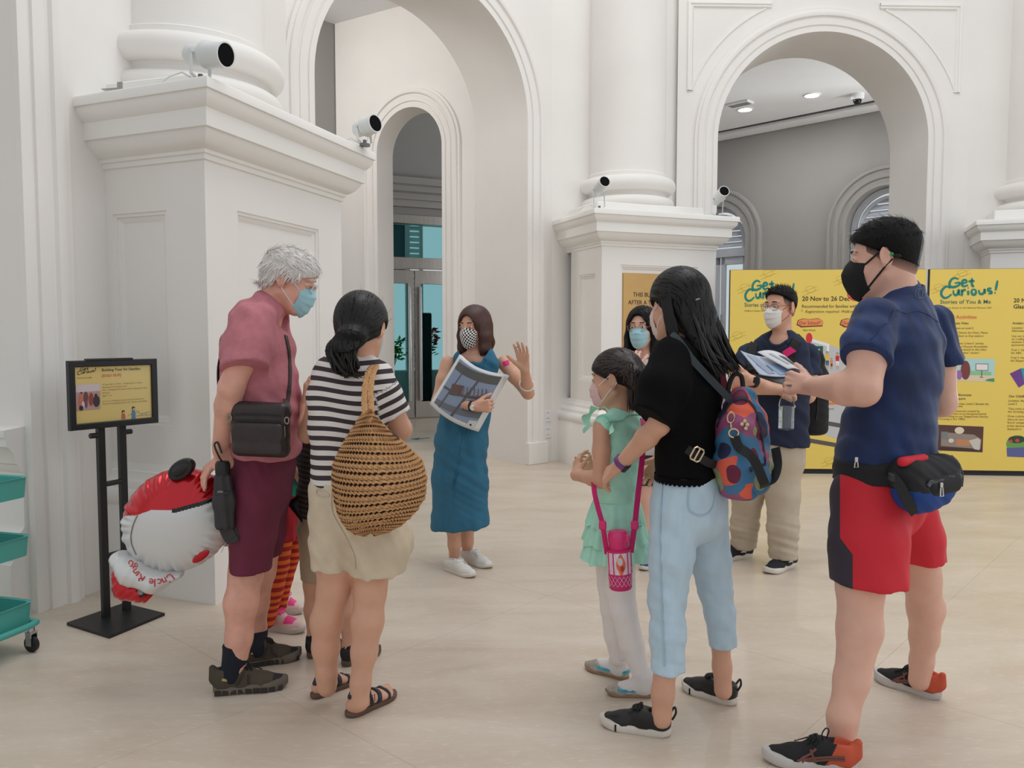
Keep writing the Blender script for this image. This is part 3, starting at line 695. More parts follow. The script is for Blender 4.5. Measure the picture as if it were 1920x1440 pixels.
LOGO = [[(372, 158), (330, 138), (285, 160), (262, 210), (275, 245), (320, 250), (375, 228), (385, 196), (325, 203)],
        [(420, 208), (470, 192), (462, 166), (432, 168), (414, 202), (424, 236), (455, 240), (490, 224)],
        [(538, 140), (536, 200), (545, 238), (566, 238)], [(495, 182), (570, 174)],
        [(268, 268), (245, 245), (205, 252), (166, 300), (164, 350), (200, 384), (245, 374), (288, 338)],
        [(310, 290), (315, 335), (340, 350), (365, 330), (375, 285), (378, 330), (392, 352)],
        [(410, 280), (415, 330), (412, 362)], [(415, 315), (438, 288), (464, 286)],
        [(490, 295), (493, 350)], [(486, 262), (496, 262)], ringpts(560, 311, 27, 34),
        [(622, 285), (630, 325), (660, 337), (688, 312), (692, 275), (702, 332)],
        [(778, 268), (744, 268), (736, 292), (770, 304), (778, 326), (738, 332)],
        [(852, 170), (838, 240), (827, 292)], [(815, 322), (827, 322)]]
def flat(parent, name, m, polys, mapf):
    mb = MB()
    for pl in polys: mb.add([mapf(a, b) for a, b in pl], [tuple(range(len(pl)))])
    return mb.build(name, m, parent)
def disc(cx, cy, rx, ry, n=14, a0=0, a1=360): return [(cx + rx * math.cos(math.radians(a0 + (a1 - a0) * i / n)), cy + ry * math.sin(math.radians(a0 + (a1 - a0) * i / n))) for i in range(n if a1 - a0 == 360 else n + 1)]

# ---- yellow display panels
M_YEL = mat('yellow_print', (236, 208, 106), .55, spec=.25); M_TEAL = mat('teal_ink', (22, 132, 122), .6); M_INK = mat('dark_ink', (52, 50, 40), .6); M_INK2 = mat('brown_ink', (112, 92, 42), .6)
M_DOOD = mat('doodle_ink', (202, 168, 64), .6); M_PINK = mat('salmon_ink', (224, 108, 84), .6)
cm = lambda n, c: mat('print_' + n, c, .6)
class Board:
    """upright display board between two floor points; draw() maps photograph measurements onto its face."""
    def __init__(s, A, B, h, thick, m, name, label, cat, z0=.03):
        s.A = np.array([A[0], A[1], 0.]); s.B = np.array([B[0], B[1], 0.]); s.e = unit(s.B - s.A); s.n = np.array([s.e[1], -s.e[0], 0]); s.L = np.linalg.norm(s.B - s.A)
        s.root = empty(name, (s.A + s.B) / 2, label, cat)
        c = (s.A + s.B) / 2 - s.n * thick / 2
        MB().box(c + np.array([0, 0, z0 + h / 2]), (s.L, thick, h), s.e, s.n, bev=.003).build('core_board', M_BLACK, s.root)
        MB().box(c + s.n * (thick / 2 + .001) + np.array([0, 0, z0 + h / 2 + .008]), (s.L - .004, .002, h - .022), s.e, s.n).build('printed_face', m, s.root)
        MB().box(c + np.array([0, 0, z0 / 2]), (s.L * .96, thick, z0), s.e, s.n).build('foot_rail', M_BLACK, s.root)
    def __call__(s, px, py, lift=.0035):
        d = ray(px, py); o = np.array([0, 0, CZ]); t = ((s.A - o) @ s.n) / (d @ s.n); return o + d * t + s.n * lift
    def text(s, name, body, m, px, py, hpx, **kw):
        """py = baseline of the first line, hpx = cap height in photograph pixels."""
        p = s(px, py); q = s(px, py - hpx); return text(name, body, m, s.root, p, s.e, (0, 0, 1), np.linalg.norm(q - p) / .69, **kw)
# near the fold
FA = at(1368, 600, 8.02); FB = at(1735, 600, 7.93); FC = at(2140, 600, 7.76)
b1 = Board(FA[:2], FB[:2] - np.array([.004, 0]), 1.985, .05, M_YEL, 'display_panel', 'yellow printed display panel behind the man in the white mask, with the street drawing', 'display panel')
b2 = Board(FB[:2] + np.array([.03, .0]), FC[:2] ,1.985, .05, M_YEL, 'display_panel', 'yellow printed display panel at the right edge with the kitchen photo', 'display panel')
for bd, ox, oy, sc, sy in ((b2, 1740, 500, 6.545, 6.545), (b1, 1376.3, 505, 7.6, 6.5)):
    mb = MB(); strokes(mb, LOGO, lambda a, b: bd(ox + a / sc, oy + b / sy), 32); mb.build('logo_lettering', M_TEAL, bd.root)
    bd.text('lettering', 'Stories of You & Me', cm('deep_teal', (30, 98, 92)), ox + 145 / sc, oy + 455 / sy, 7.2, bold=.0018, sx=1.06 if bd is b2 else .9)
    bd.text('lettering', "Children's Season at the National Museum 2021", M_INK2, ox + 145 / sc, oy + 515 / sy, 3.0, shear=.25, sx=1.1 if bd is b2 else .95)
    for (dx, dy) in ((14, 26), (150, 30), (215, 10), (62, -2), (232, 210), (-2, 120), (30, 338), (190, 368)):
        k = (ox - 1740)
        if bd is b2 and dx > 140: continue
        x, y = ox + 8 + dx * .9, 514 + dy * .95; mb = MB()
        strokes(mb, [ringpts(x, y, 9, 6), [(x - 16, y + 6), (x + 14, y - 6)], [(x - 14, y + 12), (x + 16, y)], [(x - 6, y + 8), (x - 4, y + 11)]], lambda a, b: bd(a, b, .0025), .9)
        mb.build('doodle_print', M_DOOD, bd.root, kind='stuff')
b1.text('lettering', '20 Nov to 26 Dec', M_INK, 1503.5, 564, 8.2, bold=.006, sx=1.0)
b1.text('lettering', 'Recommended for families with children', M_INK, 1503, 577, 5.6, sx=.98)
b1.text('lettering', '*', M_INK, 1502, 586, 5); b1.text('lettering', 'Registration required. Walk-ins', M_INK2, 1509, 586.5, 5.0, shear=.25)
for (x0, w, tx) in ((1492, 51, 'Our School*'), (1573, 60, 'Our Home')):
    o_ = [(x0 + 4, 600), (x0 + 14, 597), (x0 + w * .5, 598.5), (x0 + w - 9, 596.5), (x0 + w, 602), (x0 + w - 1, 612), (x0 + w * .5, 613), (x0 + 10, 614), (x0 + 1, 609)]
    flat(b1.root, 'sign_outline', cm('sign_brown', (120, 50, 34)), [o_], lambda a, b: b1(a, b, .003)); c = np.mean(o_, 0)
    flat(b1.root, 'sign_fill', cm('sign_orange', (236, 150, 92)), [[tuple(c + (np.array(p) - c) * (.95, .8) + (.8, -.6)) for p in o_]], lambda a, b: b1(a, b, .004))
    b1.text('lettering', tx, cm('sign_ink', (120, 38, 28)), x0 + 6, 608.5, 6.2, bold=.004, sx=.86); 
b1.text('lettering', 'Glass Atrium', M_INK, 1505, 620.5, 3.2, sx=.95)
def art(bd, nm, c, pl, lift): flat(bd.root, nm, cm(nm, c), [pl], lambda a, b: bd(a, b, lift))
G = b1
art(G, 'pavement_grey', (196, 198, 200), [(1500, 646), (1524, 635), (1553, 645), (1575, 654), (1576, 636), (1730, 600), (1733, 868), (1600, 834), (1500, 800)], .0024)
art(G, 'building_white', (238, 240, 240), [(1522, 635), (1555, 645), (1554, 660), (1550, 660), (1550, 649), (1522, 641)], .0030)
art(G, 'board_green', (36, 92, 72), [(1500, 648), (1543, 649), (1543, 671), (1500, 671)], .0032)
for i in range(3):
    for j in range(2): art(G, 'white_dot', (240, 240, 236), disc(1521 + i * 7, 656 + j * 6, 2.1, 1.8, 8), .0036)
art(G, 'grass_green', (122, 176, 82), [(1500, 672), (1546, 672), (1548, 676), (1524, 682), (1500, 680)], .0034)
art(G, 'heart_red', (214, 44, 56), disc(1517, 634, 6, 10), .0038)
art(G, 'road_dark', (92, 86, 90), [(1500, 738), (1560, 705), (1582, 700), (1590, 706), (1540, 740), (1500, 760)], .0031)
art(G, 'road_dark', (92, 86, 90), [(1495, 780), (1600, 798), (1700, 815), (1700, 822), (1600, 806), (1495, 788)], .0031)
art(G, 'road_dark', (92, 86, 90), [(1495, 818), (1600, 836), (1733, 866), (1733, 874), (1600, 844), (1495, 826)], .0032)
art(G, 'kerb_orange', (236, 128, 62), [(1538, 755), (1600, 752), (1600, 757), (1538, 760)], .0034)
b1.text('lettering', 'Our School', cm('deep_teal', (30, 98, 92)), 1538, 768, 3.5, shear=.2)
for (x, y, h, top, bot) in ((1551, 662, 32, (226, 196, 60), (40, 90, 140)), (1559, 673, 20, (240, 130, 80), (120, 40, 40)), (1570, 664, 30, (206, 40, 54), (242, 240, 238))):
    k = h / 32
    art(G, 'figure_skin', (216, 160, 126), disc(x, y, 2.0 * k, 2.6 * k, 8), .0040)
    art(G, 'figure_hair', (50, 34, 30), disc(x, y - 1.2 * k, 2.4 * k, 2.2 * k, 8), .0039)
    art(G, 'figure_top_%d' % x, top, [(x - 4 * k, y + 5 * k), (x - 2 * k, y + 3 * k), (x + 2 * k, y + 3 * k), (x + 4 * k, y + 5 * k), (x + 3 * k, y + 14 * k), (x - 3 * k, y + 14 * k)], .0041)
    for sg in (-1, 1):
        art(G, 'figure_legs_%d' % x, bot, [(x + sg * 3 * k, y + 14 * k), (x, y + 14 * k), (x + sg * .6 * k, y + 23 * k), (x + sg * 2.6 * k, y + 23 * k)], .0042)
        art(G, 'figure_skin', (216, 160, 126), [(x + sg * .8 * k, y + 23 * k), (x + sg * 2.4 * k, y + 23 * k), (x + sg * 2.2 * k, y + 31 * k), (x + sg * 1.0 * k, y + 31 * k)], .0040)
art(G, 'badge_red', (222, 70, 62), disc(1607, 552, 19, 13, 20), .0034); b1.text('lettering', 'Admission', cm('figure_legs_1570', (242, 240, 238)), 1592, 556, 4.6, bold=.003)
# right panel
H = b2
H.text('lettering', 'On-site Activities', M_PINK, 1757, 597.5, 6.6, bold=.006, sx=1.05)
for (tx, x, y, h, m_, bo) in (('Fantastic Critters: Famtastic Video', 1733, 608, 4.0, M_INK, .003), ('Location: Glass Atrium on Level 2', 1751, 617, 3.6, M_INK, 0),
    ('Catch the video of Dennis the Otter, Mama', 1754, 625.5, 3.7, M_INK2, 0), ('Bear and Papa Sunbear as they explore', 1757, 631.5, 3.7, M_INK2, 0), ('our museums!', 1754, 637, 3.7, M_INK2, 0),
    ('Complete the "Fantastic Critters" activity', 1752, 645.5, 3.7, M_INK2, 0), ('sheet produced by the Museum Roundtable', 1754, 651.5, 3.7, M_INK2, 0), ('and do the NMS activity based on this video', 1751, 657, 3.7, M_INK2, 0), ('to claim a "Fantastic Critter" sticker!', 1754, 663, 3.7, M_INK2, 0),
    ('Intergenerational Showcase:', 1751, 742, 4.2, M_INK, .003), ('Home - Singapore', 1764, 749, 4.2, M_INK, .003), ('Location: Glass Atrium, Level 2 (beside the', 1757, 758.5, 3.7, M_INK, 0), ('Growing installation)', 1758, 763, 3.7, M_INK, 0),
    ('A showcase of artworks created by', 1757, 772, 3.7, M_INK2, 0), ('youths and seniors in an intergenerational', 1755, 777, 3.7, M_INK2, 0), ('project focusing on our Singaporean identity', 1753, 782, 3.7, M_INK2, 0), ('and housing in the 1980s!', 1753, 787, 3.7, M_INK2, 0),
    ('20 Nov to 26 Dec', 1900, 567, 7.6, M_INK, .006), ('Glass Atrium', 1899.5, 578.5, 7.6, M_INK, .006), ('Artefact Trails', 1898, 608, 4.2, M_INK, .003), ('Location: Visitor', 1897, 616.5, 3.7, M_INK, 0), ('Information counter', 1897, 622, 3.7, M_INK, 0),
    ('Use our trails to go', 1896.5, 632, 3.9, M_INK2, 0), ('on a self-guided', 1896.3, 637.5, 3.9, M_INK2, 0), ('museum tour, kindly', 1896, 643, 3.9, M_INK2, 0), ('sponsored.', 1896, 648.5, 3.9, M_INK2, 0), ('Trail 1: Heroes of', 1895.5, 658, 3.9, M_INK2, 0), ('the ABC.', 1895, 663.5, 3.9, M_INK2, 0), ('Trail 2: Hello to', 1894.5, 672.5, 3.9, M_INK2, 0), ('the Shapes', 1894, 678, 3.9, M_INK2, 0),
    ('Our Childhood', 1891, 745, 4.4, M_INK, .003), ('Location: Atrium', 1890.5, 753, 3.8, M_INK, 0), ('Level 2', 1890, 759, 3.8, M_INK, 0), ('Take some time at', 1890, 768, 3.8, M_INK2, 0), ('the Growing wall', 1889.5, 773.5, 3.8, M_INK2, 0), ('Draw a picture and', 1889, 782, 3.8, M_INK2, 0), ('share its story', 1888.7, 788, 3.8, M_INK2, 0), ('Story? campaign', 1888.4, 794, 3.8, M_INK2, 0), ('prizes sponsored', 1888, 800, 3.8, M_INK2, 0), ('displayed in', 1888, 806, 3.8, M_INK2, 0)):
    H.text('lettering', tx, m_, x, y, h, bold=bo, sx=.98)
# printed pictures: a garden scene with a notice, a dark kitchen, leaflets, a craft photo
art(H, 'sky_pale', (176, 216, 214), [(1757, 672), (1865, 673), (1864, 716), (1757, 713)], .003); art(H, 'path_cream', (222, 206, 178), [(1757, 700), (1864, 703), (1864, 716), (1757, 713)], .0034); art(H, 'lawn_green', (142, 196, 148), [(1790, 697), (1822, 695), (1858, 697), (1859, 704), (1790, 703)], .0036)
art(H, 'bush_green', (64, 152, 98), [(1846, 714), (1852, 710.5), (1864, 709), (1864, 716)], .0038); art(H, 'board_frame', (48, 52, 58), [(1829, 681.5), (1853, 682), (1852.5, 695), (1829, 694.5)], .0038); art(H, 'board_paper', (236, 226, 224), [(1830, 682.5), (1852, 683), (1851.6, 694), (1830, 693.5)], .0042)
art(H, 'board_frame', (48, 52, 58), [(1840, 695), (1841.3, 695), (1840.6, 707), (1839.4, 707)], .0040); art(H, 'board_frame', (48, 52, 58), [(1836, 706.6), (1843.5, 707.2), (1843.5, 708), (1836, 707.6)], .0040)
H.text('lettering', 'Notice to all', cm('notice_red', (196, 72, 84)), 1832.5, 687.5, 2.2); H.text('lettering', 'visitors', cm('notice_red', (196, 72, 84)), 1834.5, 691.3, 2.2)
for (x, y, rx, ry, c) in ((1810, 694, 9, 18, (124, 60, 56)), (1798, 703, 5.5, 9, (150, 112, 176)), (1789, 697, 6, 14, (206, 120, 186))): art(H, 'blob_%d' % x, c, disc(x, y, rx, ry, 16), .0044 + (1810 - x) * .00002)
art(H, 'kitchen_dark', (88, 58, 52), [(1752, 796), (1844, 800), (1842, 848), (1750, 844)], .003)
art(H, 'kitchen_floor', (66, 46, 46), [(1752, 838), (1842, 842), (1842, 848), (1750, 844)], .0034); art(H, 'kitchen_wall', (150, 136, 128), [(1764, 810), (1790, 812), (1826, 815), (1840, 824), (1838, 842), (1764, 836)], .0035); art(H, 'kitchen_unit', (196, 136, 96), [(1792, 823), (1818, 825), (1818, 836), (1793, 835)], .004)
art(H, 'kitchen_stove', (204, 200, 190), [(1816, 826), (1834, 821), (1838, 826), (1836, 844), (1826, 842)], .0043); art(H, 'kitchen_pane', (126, 128, 132), [(1764, 809), (1777, 809.5), (1777, 824), (1764, 823)], .0042); art(H, 'kitchen_sink', (220, 214, 206), disc(1783, 826, 5, 4), .0044)
art(H, 'lamp_cream', (226, 214, 190), disc(1798.5, 807, 9, 6.5), .0044)
art(H, 'leaflet_purple', (110, 62, 142), [(1893, 700.5), (1914, 690.5), (1924, 718), (1910, 727)], .003); art(H, 'leaflet_teal', (32, 160, 172), [(1914, 690.5), (1934, 690), (1940, 718), (1921, 722)], .0036)
art(H, 'craft_green', (106, 158, 84), disc(1908, 833, 22, 17), .003); art(H, 'craft_blue', (92, 98, 152), [(1887, 840), (1932, 838), (1934, 858), (1888, 856)], .0034); art(H, 'craft_dark', (52, 66, 50), disc(1906, 824, 16, 7), .0037); art(H, 'craft_red', (192, 74, 66), disc(1907, 826, 4, 3.4), .004); art(H, 'craft_red', (192, 74, 66), disc(1895, 827, 3.4, 3), .004)

# ---- gold plaque in the panel of the centre pedestal
Cm = np.array([.892, 8.116, 0]); em = np.array([e3[0], e3[1], 0]); nm_ = np.array([e3[1], -e3[0], 0])
pq = empty('wall_plaque', Cm + em * .67 + np.array([0, 0, .95]), 'gold plaque with dark lettering set into the pedestal behind the woman in glasses', 'plaque')
MB().box(Cm + em * .67 + np.array([0, 0, 1.475]) - nm_ * .018, (.84, .02, 1.05), em, nm_, bev=.003).build('plate', mat('gold_plate', (190, 152, 92), .4, .25, var=(4, .06)), pq)
for i, tx in enumerate(('THIS BUILDING WAS', 'AFTER A THREE-YEAR')):
    d = ray(1187 - i * 9, 556 + i * 14.5); o = np.array([0, 0, CZ]); t = ((Cm - nm_ * .006 - o) @ nm_) / (d @ nm_); text('lettering', tx, mat('plaque_ink', (70, 50, 34), .5), pq, o + d * t, em, (0, 0, 1), .062, bold=.002, sx=.92)

# ---- framed sign on a twin-post stand
def sign_stand():
    g1 = np.array([-1.966, 3.835, 0]); g2 = np.array([-1.90, 3.985, 0])
    A = at(128, 741, 3.70); B = at(294, 731, 4.06); e = unit((B - A)[:2].tolist() + [0]); n = np.array([e[1], -e[0], 0])
    root = empty('sign_stand', (g1 + g2) / 2, 'black twin-post stand holding a framed yellow tour sign beside the left pedestal', 'sign stand')
    bc = [ground(x, y, .012) for x, y in ((125, 1168), (205, 1193), (309, 1150), (232, 1131))]
    MB().prism([(p[0], p[1]) for p in bc], lambda a, b, t: np.array([a, b, t]), .0, .014).build('base_plate', M_BLACK, root)
    p1 = at(199, 1162, ground(199, 1162)[1]); p2 = at(238, 1148, ground(238, 1148)[1]); mids = []
    for p, px in ((p1, 193), (p2, 234)):
        q = at(px, 800, p[1]); q[0] = p[0]; mids.append(q)
        MB().box((p[0], p[1], q[2] / 2 + .06), (.034, .03, q[2] + .1), e, n, bev=.003).build('post', M_BLACK, root)
    for z in (.31, .66):
        a, b = p1.copy(), p2.copy(); a[2] = b[2] = z
        MB().tube([a, b], .013, 8).build('crossbar', M_BLACK, root)
    for p, sg in ((p1, -1), (p2, 1)):
        MB().tube([(p[0], p[1], mids[0][2] - .04), (p[0] + sg * e[0] * .05, p[1] + sg * e[1] * .05, mids[0][2] - .04)], .013, 10).build('clamp_knob', M_BLACK, root)
    o = np.array([0, 0, CZ]); P0 = (p1 + p2) / 2 + n * .03; P0[2] = 0
    def S(px, py, lift=0.0):
        d = ray(px, py); t = ((P0 - o) @ n) / (d @ n); return o + d * t + n * lift
    L0, L1, T0, T1 = S(128, 741), S(294, 733), S(128, 677), S(294, 672)
    s0 = (L0 - P0) @ e; s1 = (L1 - P0) @ e; z1 = (T0[2] + T1[2]) / 2; z0 = (S(128, 808)[2] + S(294, 793)[2]) / 2
    f = lambda s, z, t: P0 + e * s + np.array([0, 0, z]) + n * t
    fr = MB().sweep([(s0, z0), (s1, z0), (s1, z1), (s0, z1)], [(0, -.012), (0, .008), (.004, .012), (.026, .012), (.03, .008), (.03, -.004)], f, closed=True); fo = fr.build('sign_frame', M_BLACK, root)
    MB().box(f((s0 + s1) / 2, (z0 + z1) / 2, -.01), (s1 - s0, .008, z1 - z0), e, n).build('backing_board', M_BLACK, fo)
    MB().box(f((s0 * .55 + s1 * .45), z1 + .002, .0), ((s1 - s0) * .52, .03, .012), e, n, bev=.003).build('loading_slot', M_BLACK, fo)
    MB().box(f((s0 + s1) / 2, (z0 + z1) / 2, -.002), (s1 - s0 - .05, .003, z1 - z0 - .05), e, n).build('poster', mat('poster_yellow', (216, 192, 122), .3, coat=.3), root)
    def wr_(tx, m_, px, py, h, **kw):
        p = S(px, py, .001); q = S(px, py - h, .001); text('lettering', tx, m_, root, p, e, (0, 0, 1), np.linalg.norm(q - p) / .69, depth=.0012, **kw)
    mb = MB(); k = 20.2; strokes(mb, LOGO, lambda a, b: S(137.4 + a / k, 684.6 + b / k - a / k * .1, .0015), 24); mb.build('logo_lettering', M_INK, root)
    wr_('Stories of You & Me', M_INK, 144.5, 710, 2.3, bold=.001, sx=1.0)
    wr_('Building Tour for Families', M_INK, 190.5, 696, 4.8, bold=.0015, sx=1.06); wr_('[SOLD OUT]', mat('red_ink', (196, 56, 48), .6), 191, 706.5, 4.6, bold=.0015, sx=1.0)
    for i, tx in enumerate(('27 Nov (Sat) | 11.30am - 12.15pm & 3.30 - 4.15pm', 'Meeting point: Rotunda, Level 1', 'Free, a refundable $10 deposit will be collected per child', 'child pair', 'Ages 7 - 12')): wr_(tx, M_INK2, 191.5, 722 + i * 5.3, 2.3, sx=1.16)
    for i, tx in enumerate(('Join us on a learning journey around the museum and', 'discover interesting facts about the 134-year-old building!')): wr_(tx, M_INK2, 192, 753.5 + i * 5, 2.3, sx=1.14)
    def A_(nm, c, pl, lift): flat(root, nm, cm(nm, c), [pl], lambda a, b: S(a, b, lift))
    A_('photo_ground', (178, 146, 140), [(142, 721.5), (187.5, 719), (188, 766.5), (142, 770.5)], .0008); A_('photo_wall', (204, 190, 192), [(142, 721.5), (187.5, 719), (187.7, 733), (142, 736)], .0012)
    for (x, y, w, h, c) in ((147, 737, 8, 32, (196, 108, 96)), (148, 760, 8, 10, (52, 40, 48)), (156, 734, 9, 22, (104, 72, 64)), (166, 736, 9, 25, (150, 64, 56)), (174, 741, 13, 22, (58, 52, 60)), (150, 735, 4, 5, (44, 30, 30)), (177, 738, 5, 6, (30, 26, 30)), (153, 752, 5, 15, (196, 196, 204)), (159, 750, 5, 15, (120, 70, 92))): A_('photo_%d_%d' % (x, y), c, disc(x + w / 2, y + h / 2, w / 2, h / 2, 12), .0014 + y * .000001)
    for (x, y, c, hh) in ((231, 772, (186, 96, 88), 13), (250, 765, (82, 130, 168), 20)):
        A_('child_hair', (40, 26, 26), disc(x, y, 3.0, 3.0, 10), .0012); A_('child_skin', (214, 160, 130), disc(x + .6, y + 1.6, 2.0, 2.2, 10), .0014); A_('child_top_%d' % x, c, [(x - 3, y + 4), (x + 3, y + 4), (x + 4, y + hh), (x - 3, y + hh + .6)], .0013)
    mb = MB(); strokes(mb, [[(254, 777), (258, 770), (262, 776)], [(262, 776), (283, 772)], [(240, 780), (246, 776), (254, 779)], [(255, 780), (284, 777)], [(266, 779), (267, 774)], [(273, 778), (274, 773)]], lambda a, b: S(a, b, .001), .9); mb.build('museum_drawing', cm('museum_grey', (132, 140, 138)), root)
sign_stand()

# ---- turquoise trolley cut by the left edge
def trolley():
    M_TQ = mat('turquoise_enamel', (74, 168, 160), .4); cs = ground(60, 1222); ex = unit((.96, -.28, 0)); ey = np.array([-ex[1], ex[0], 0])
    c = cs - ex * .27 - ey * .14
    root = empty('utility_trolley', (c[0], c[1], 0), 'turquoise three-tier metal trolley on casters at the left edge', 'trolley')
    Yr = (ground(60, 1222)[1])
    tops = [at(40, y, Yr + .06)[2] for y in (890, 998, 1120)]
    for zt in tops:
        mb = MB(); w, d, h = .27, .16, .088 if zt > .5 else .1
        f = lambda a, b, t: c + ex * a + ey * b + np.array([0, 0, t])
        R = [(-w, -d), (w, -d), (w, d), (-w, d)]; b_ = .03
        P = []
        for (x, y), (sx, sy) in zip(R, ((1, 1), (-1, 1), (-1, -1), (1, -1))):
            q = [(x + sx * b_, y), (x + sx * b_ * .3, y + sy * b_ * .3), (x, y + sy * b_)]
            P += q[::-1] if (sx, sy) in ((-1, 1), (1, -1)) and False else (q[::-1] if (sx * sy) > 0 else q)
        k = len(P); V = [f(a * .97, b * .97, zt - h) for a, b in P] + [f(a, b, zt) for a, b in P] + [f(a * 1.02, b * 1.03, zt) for a, b in P] + [f(a * .96, b * .95, zt - .003) for a, b in P] + [f(a * .93, b * .92, zt - h + .006) for a, b in P]
        Fs = [tuple(range(k))[::-1]] + [(r * k + i, r * k + (i + 1) % k, (r + 1) * k + (i + 1) % k, (r + 1) * k + i) for r in range(4) for i in range(k)] + [tuple(range(4 * k, 5 * k))]
        mb.add(V, Fs).build('tray', M_TQ, root, smooth=True)
    for sg in (-1, 1):
        x = -.02 if sg < 0 else .12
    for s_ in (-.13, .13):
        a = c + ex * .03 + ey * (.165 if s_ > 0 else -.165)
    for sg in (-1, 1):
        q = c + ex * (sg * .255 if sg < 0 else .03) + ey * .17
        MB().tube([q + np.array([0, 0, .1]), q + np.array([0, 0, tops[0] + .06])], .013, 10).build('post', M_TQ, root)
    zb = .125; loop = []
    for i in range(24):
        a = 2 * math.pi * i / 24; loop.append(c + ex * .29 * max(-1, min(1, 1.35 * math.cos(a))) + ey * .17 * max(-1, min(1, 1.35 * math.sin(a))) + np.array([0, 0, zb]))
    MB().tube(loop, .014, 10, closed=True).build('base_frame', M_TQ, root, smooth=True)
    for sx in (-1, 1):
        for sy in (-1, 1):
            p = c + ex * sx * .27 + ey * sy * .14; w = MB().lathe(p + np.array([0, 0, .036]) - ey * .011, [(.0, 0), (.03, 0), (.036, .004), (.036, .018), (.03, .022), (0, .022)], 20, ey)
            cs_ = MB().tube([p + np.array([0, 0, .125]), p + np.array([0, 0, .085])], .014, 10); cs_.box(p + np.array([0, 0, .06]) + ey * .016, (.03, .003, .06), ex, ey); cs_.box(p + np.array([0, 0, .06]) - ey * .016, (.03, .003, .06), ex, ey); cs_.box(p + np.array([0, 0, .088]), (.034, .036, .006), ex, ey)
            co = cs_.build('caster', mat('chrome', (200, 200, 202), .2, 1.0), root); w.build('wheel', M_BLACK, co, smooth=True)
trolley()
q = np.array([-1.547, 4.135]) + eP * .907; q = np.array([q[0], q[1], 0]) + np.array([eP[1], -eP[0], 0]) * .056
so = empty('wall_socket', q + np.array([0, 0, .22]), 'small white socket low on the side of the big left pedestal', 'socket'); MB().box(q + np.array([0, 0, .22]), (.085, .012, .085), (eP[0], eP[1], 0), (eP[1], -eP[0], 0), bev=.003).build('plate', M_CEIL, so)
for j in (-1, 0, 1): MB().box(q + np.array([eP[1] * .007, -eP[0] * .007, .22 + (j == 0) * .016]) + np.array([eP[0], eP[1], 0]) * j * .015, (.007, .002, .007), (eP[0], eP[1], 0), (eP[1], -eP[0], 0)).build('pin_hole', M_BLACK, so)
q = ground(212, 172, 2.6); bk = empty('metal_bracket', q, 'small bare metal bracket lying on the cornice of the big left pedestal', 'bracket')
MB().box(q + np.array([0, 0, .012]), (.11, .03, .004), (1, -.2, 0), (.2, 1, 0)).build('strap_plate', M_STEEL, bk); MB().box(q + np.array([.04, -.01, .028]), (.03, .004, .034), (1, -.2, 0), (.2, 1, 0)).build('bent_end', M_STEEL, bk)
g1, g2 = ground(786, 823), ground(806, 821); fs = empty('floor_sticker', (g1 + g2) / 2, 'thin teal arrow sticker on the floor before the glass doors', 'sticker')
MB().box((g1 + g2) / 2 + np.array([0, 0, .001]), (np.linalg.norm(g2 - g1), .05, .002), unit(g2 - g1), np.cross((0, 0, 1), unit(g2 - g1))).build('arrow_shaft', cm('sticker_teal', (40, 120, 130)), fs); MB().add([g1 + np.array([0, .12, .002]), g1 + np.array([0, -.12, .002]), g1 + np.array([-.12, 0, .002])], [(0, 2, 1)]).build('arrow_head', cm('sticker_teal', (40, 120, 130)), fs)
# ---- power sockets on the wall right of the left arch
for z, nm in ((.50, 'upper'), (.32, 'lower')):
    q = np.array([J[0], J[1], 0]) + np.array([eA[0], eA[1], 0]) * .315 + np.array([eA[1], -eA[0], 0]) * .004; so = empty('wall_socket', q + np.array([0, 0, z]), 'white double wall socket plate by the arch plinth, the %s one' % nm, 'socket')
    MB().box(q + np.array([0, 0, z]), (.09, .012, .12), (eA[0], eA[1], 0), (eA[1], -eA[0], 0), bev=.003).build('plate', M_CEIL, so)
    for i in (-1, 1):
        for j in (-1, 0, 1):
            MB().box(q + np.array([eA[1] * .007, -eA[0] * .007, z + i * .03 + (j == 0) * .012]) + np.array([eA[0], eA[1], 0]) * j * .015, (.007, .002, .007), (eA[0], eA[1], 0), (eA[1], -eA[0], 0)).build('pin_hole', M_BLACK, so)
# ================================================================ PEOPLE: shared builders
M_SKIN_A = mat('skin_fair', (224, 176, 156), .5, var=(14, .06), bump=(140, .05), sss=.12)
M_SKIN_B = mat('skin_tan', (214, 164, 138), .5, var=(14, .06), bump=(140, .05), sss=.12)
M_SKIN_C = mat('skin_pink', (224, 168, 148), .52, var=(18, .12), bump=(110, .09), sss=.12)
M_HAIR = mat('hair_black', (13, 11, 11), .5, var=(30, .4), bump=(70, .6), stretch=(6, 6, 1), spec=.16)
M_STRAND = mat('hair_strand_black', (18, 16, 16), .38, spec=.35)
M_SURG = mat('mask_blue', (164, 208, 218), .8, var=(30, .05)); M_SURG2 = mat('mask_loop_white', (232, 234, 236), .7)
M_MASKW = mat('mask_white', (232, 228, 224), .8, var=(30, .04))
M_EYEW = mat('eye_white', (226, 220, 214), .25); M_IRIS = mat('iris_dark', (30, 19, 16), .35); M_LIP = mat('lip', (176, 100, 92), .5)
M_BROW = mat('brow_dark', (52, 38, 34), .8); M_WIRE = mat('glasses_metal', (150, 120, 104), .3, .8)
def frame3(f, up=(0, 0, 1)):
    f = unit(f); r = unit(np.cross(f, up)); return np.stack([r, f, np.cross(r, f)], 1)
def lerp(a, b, t): return np.array(a, float) * (1 - t) + np.array(b, float) * t
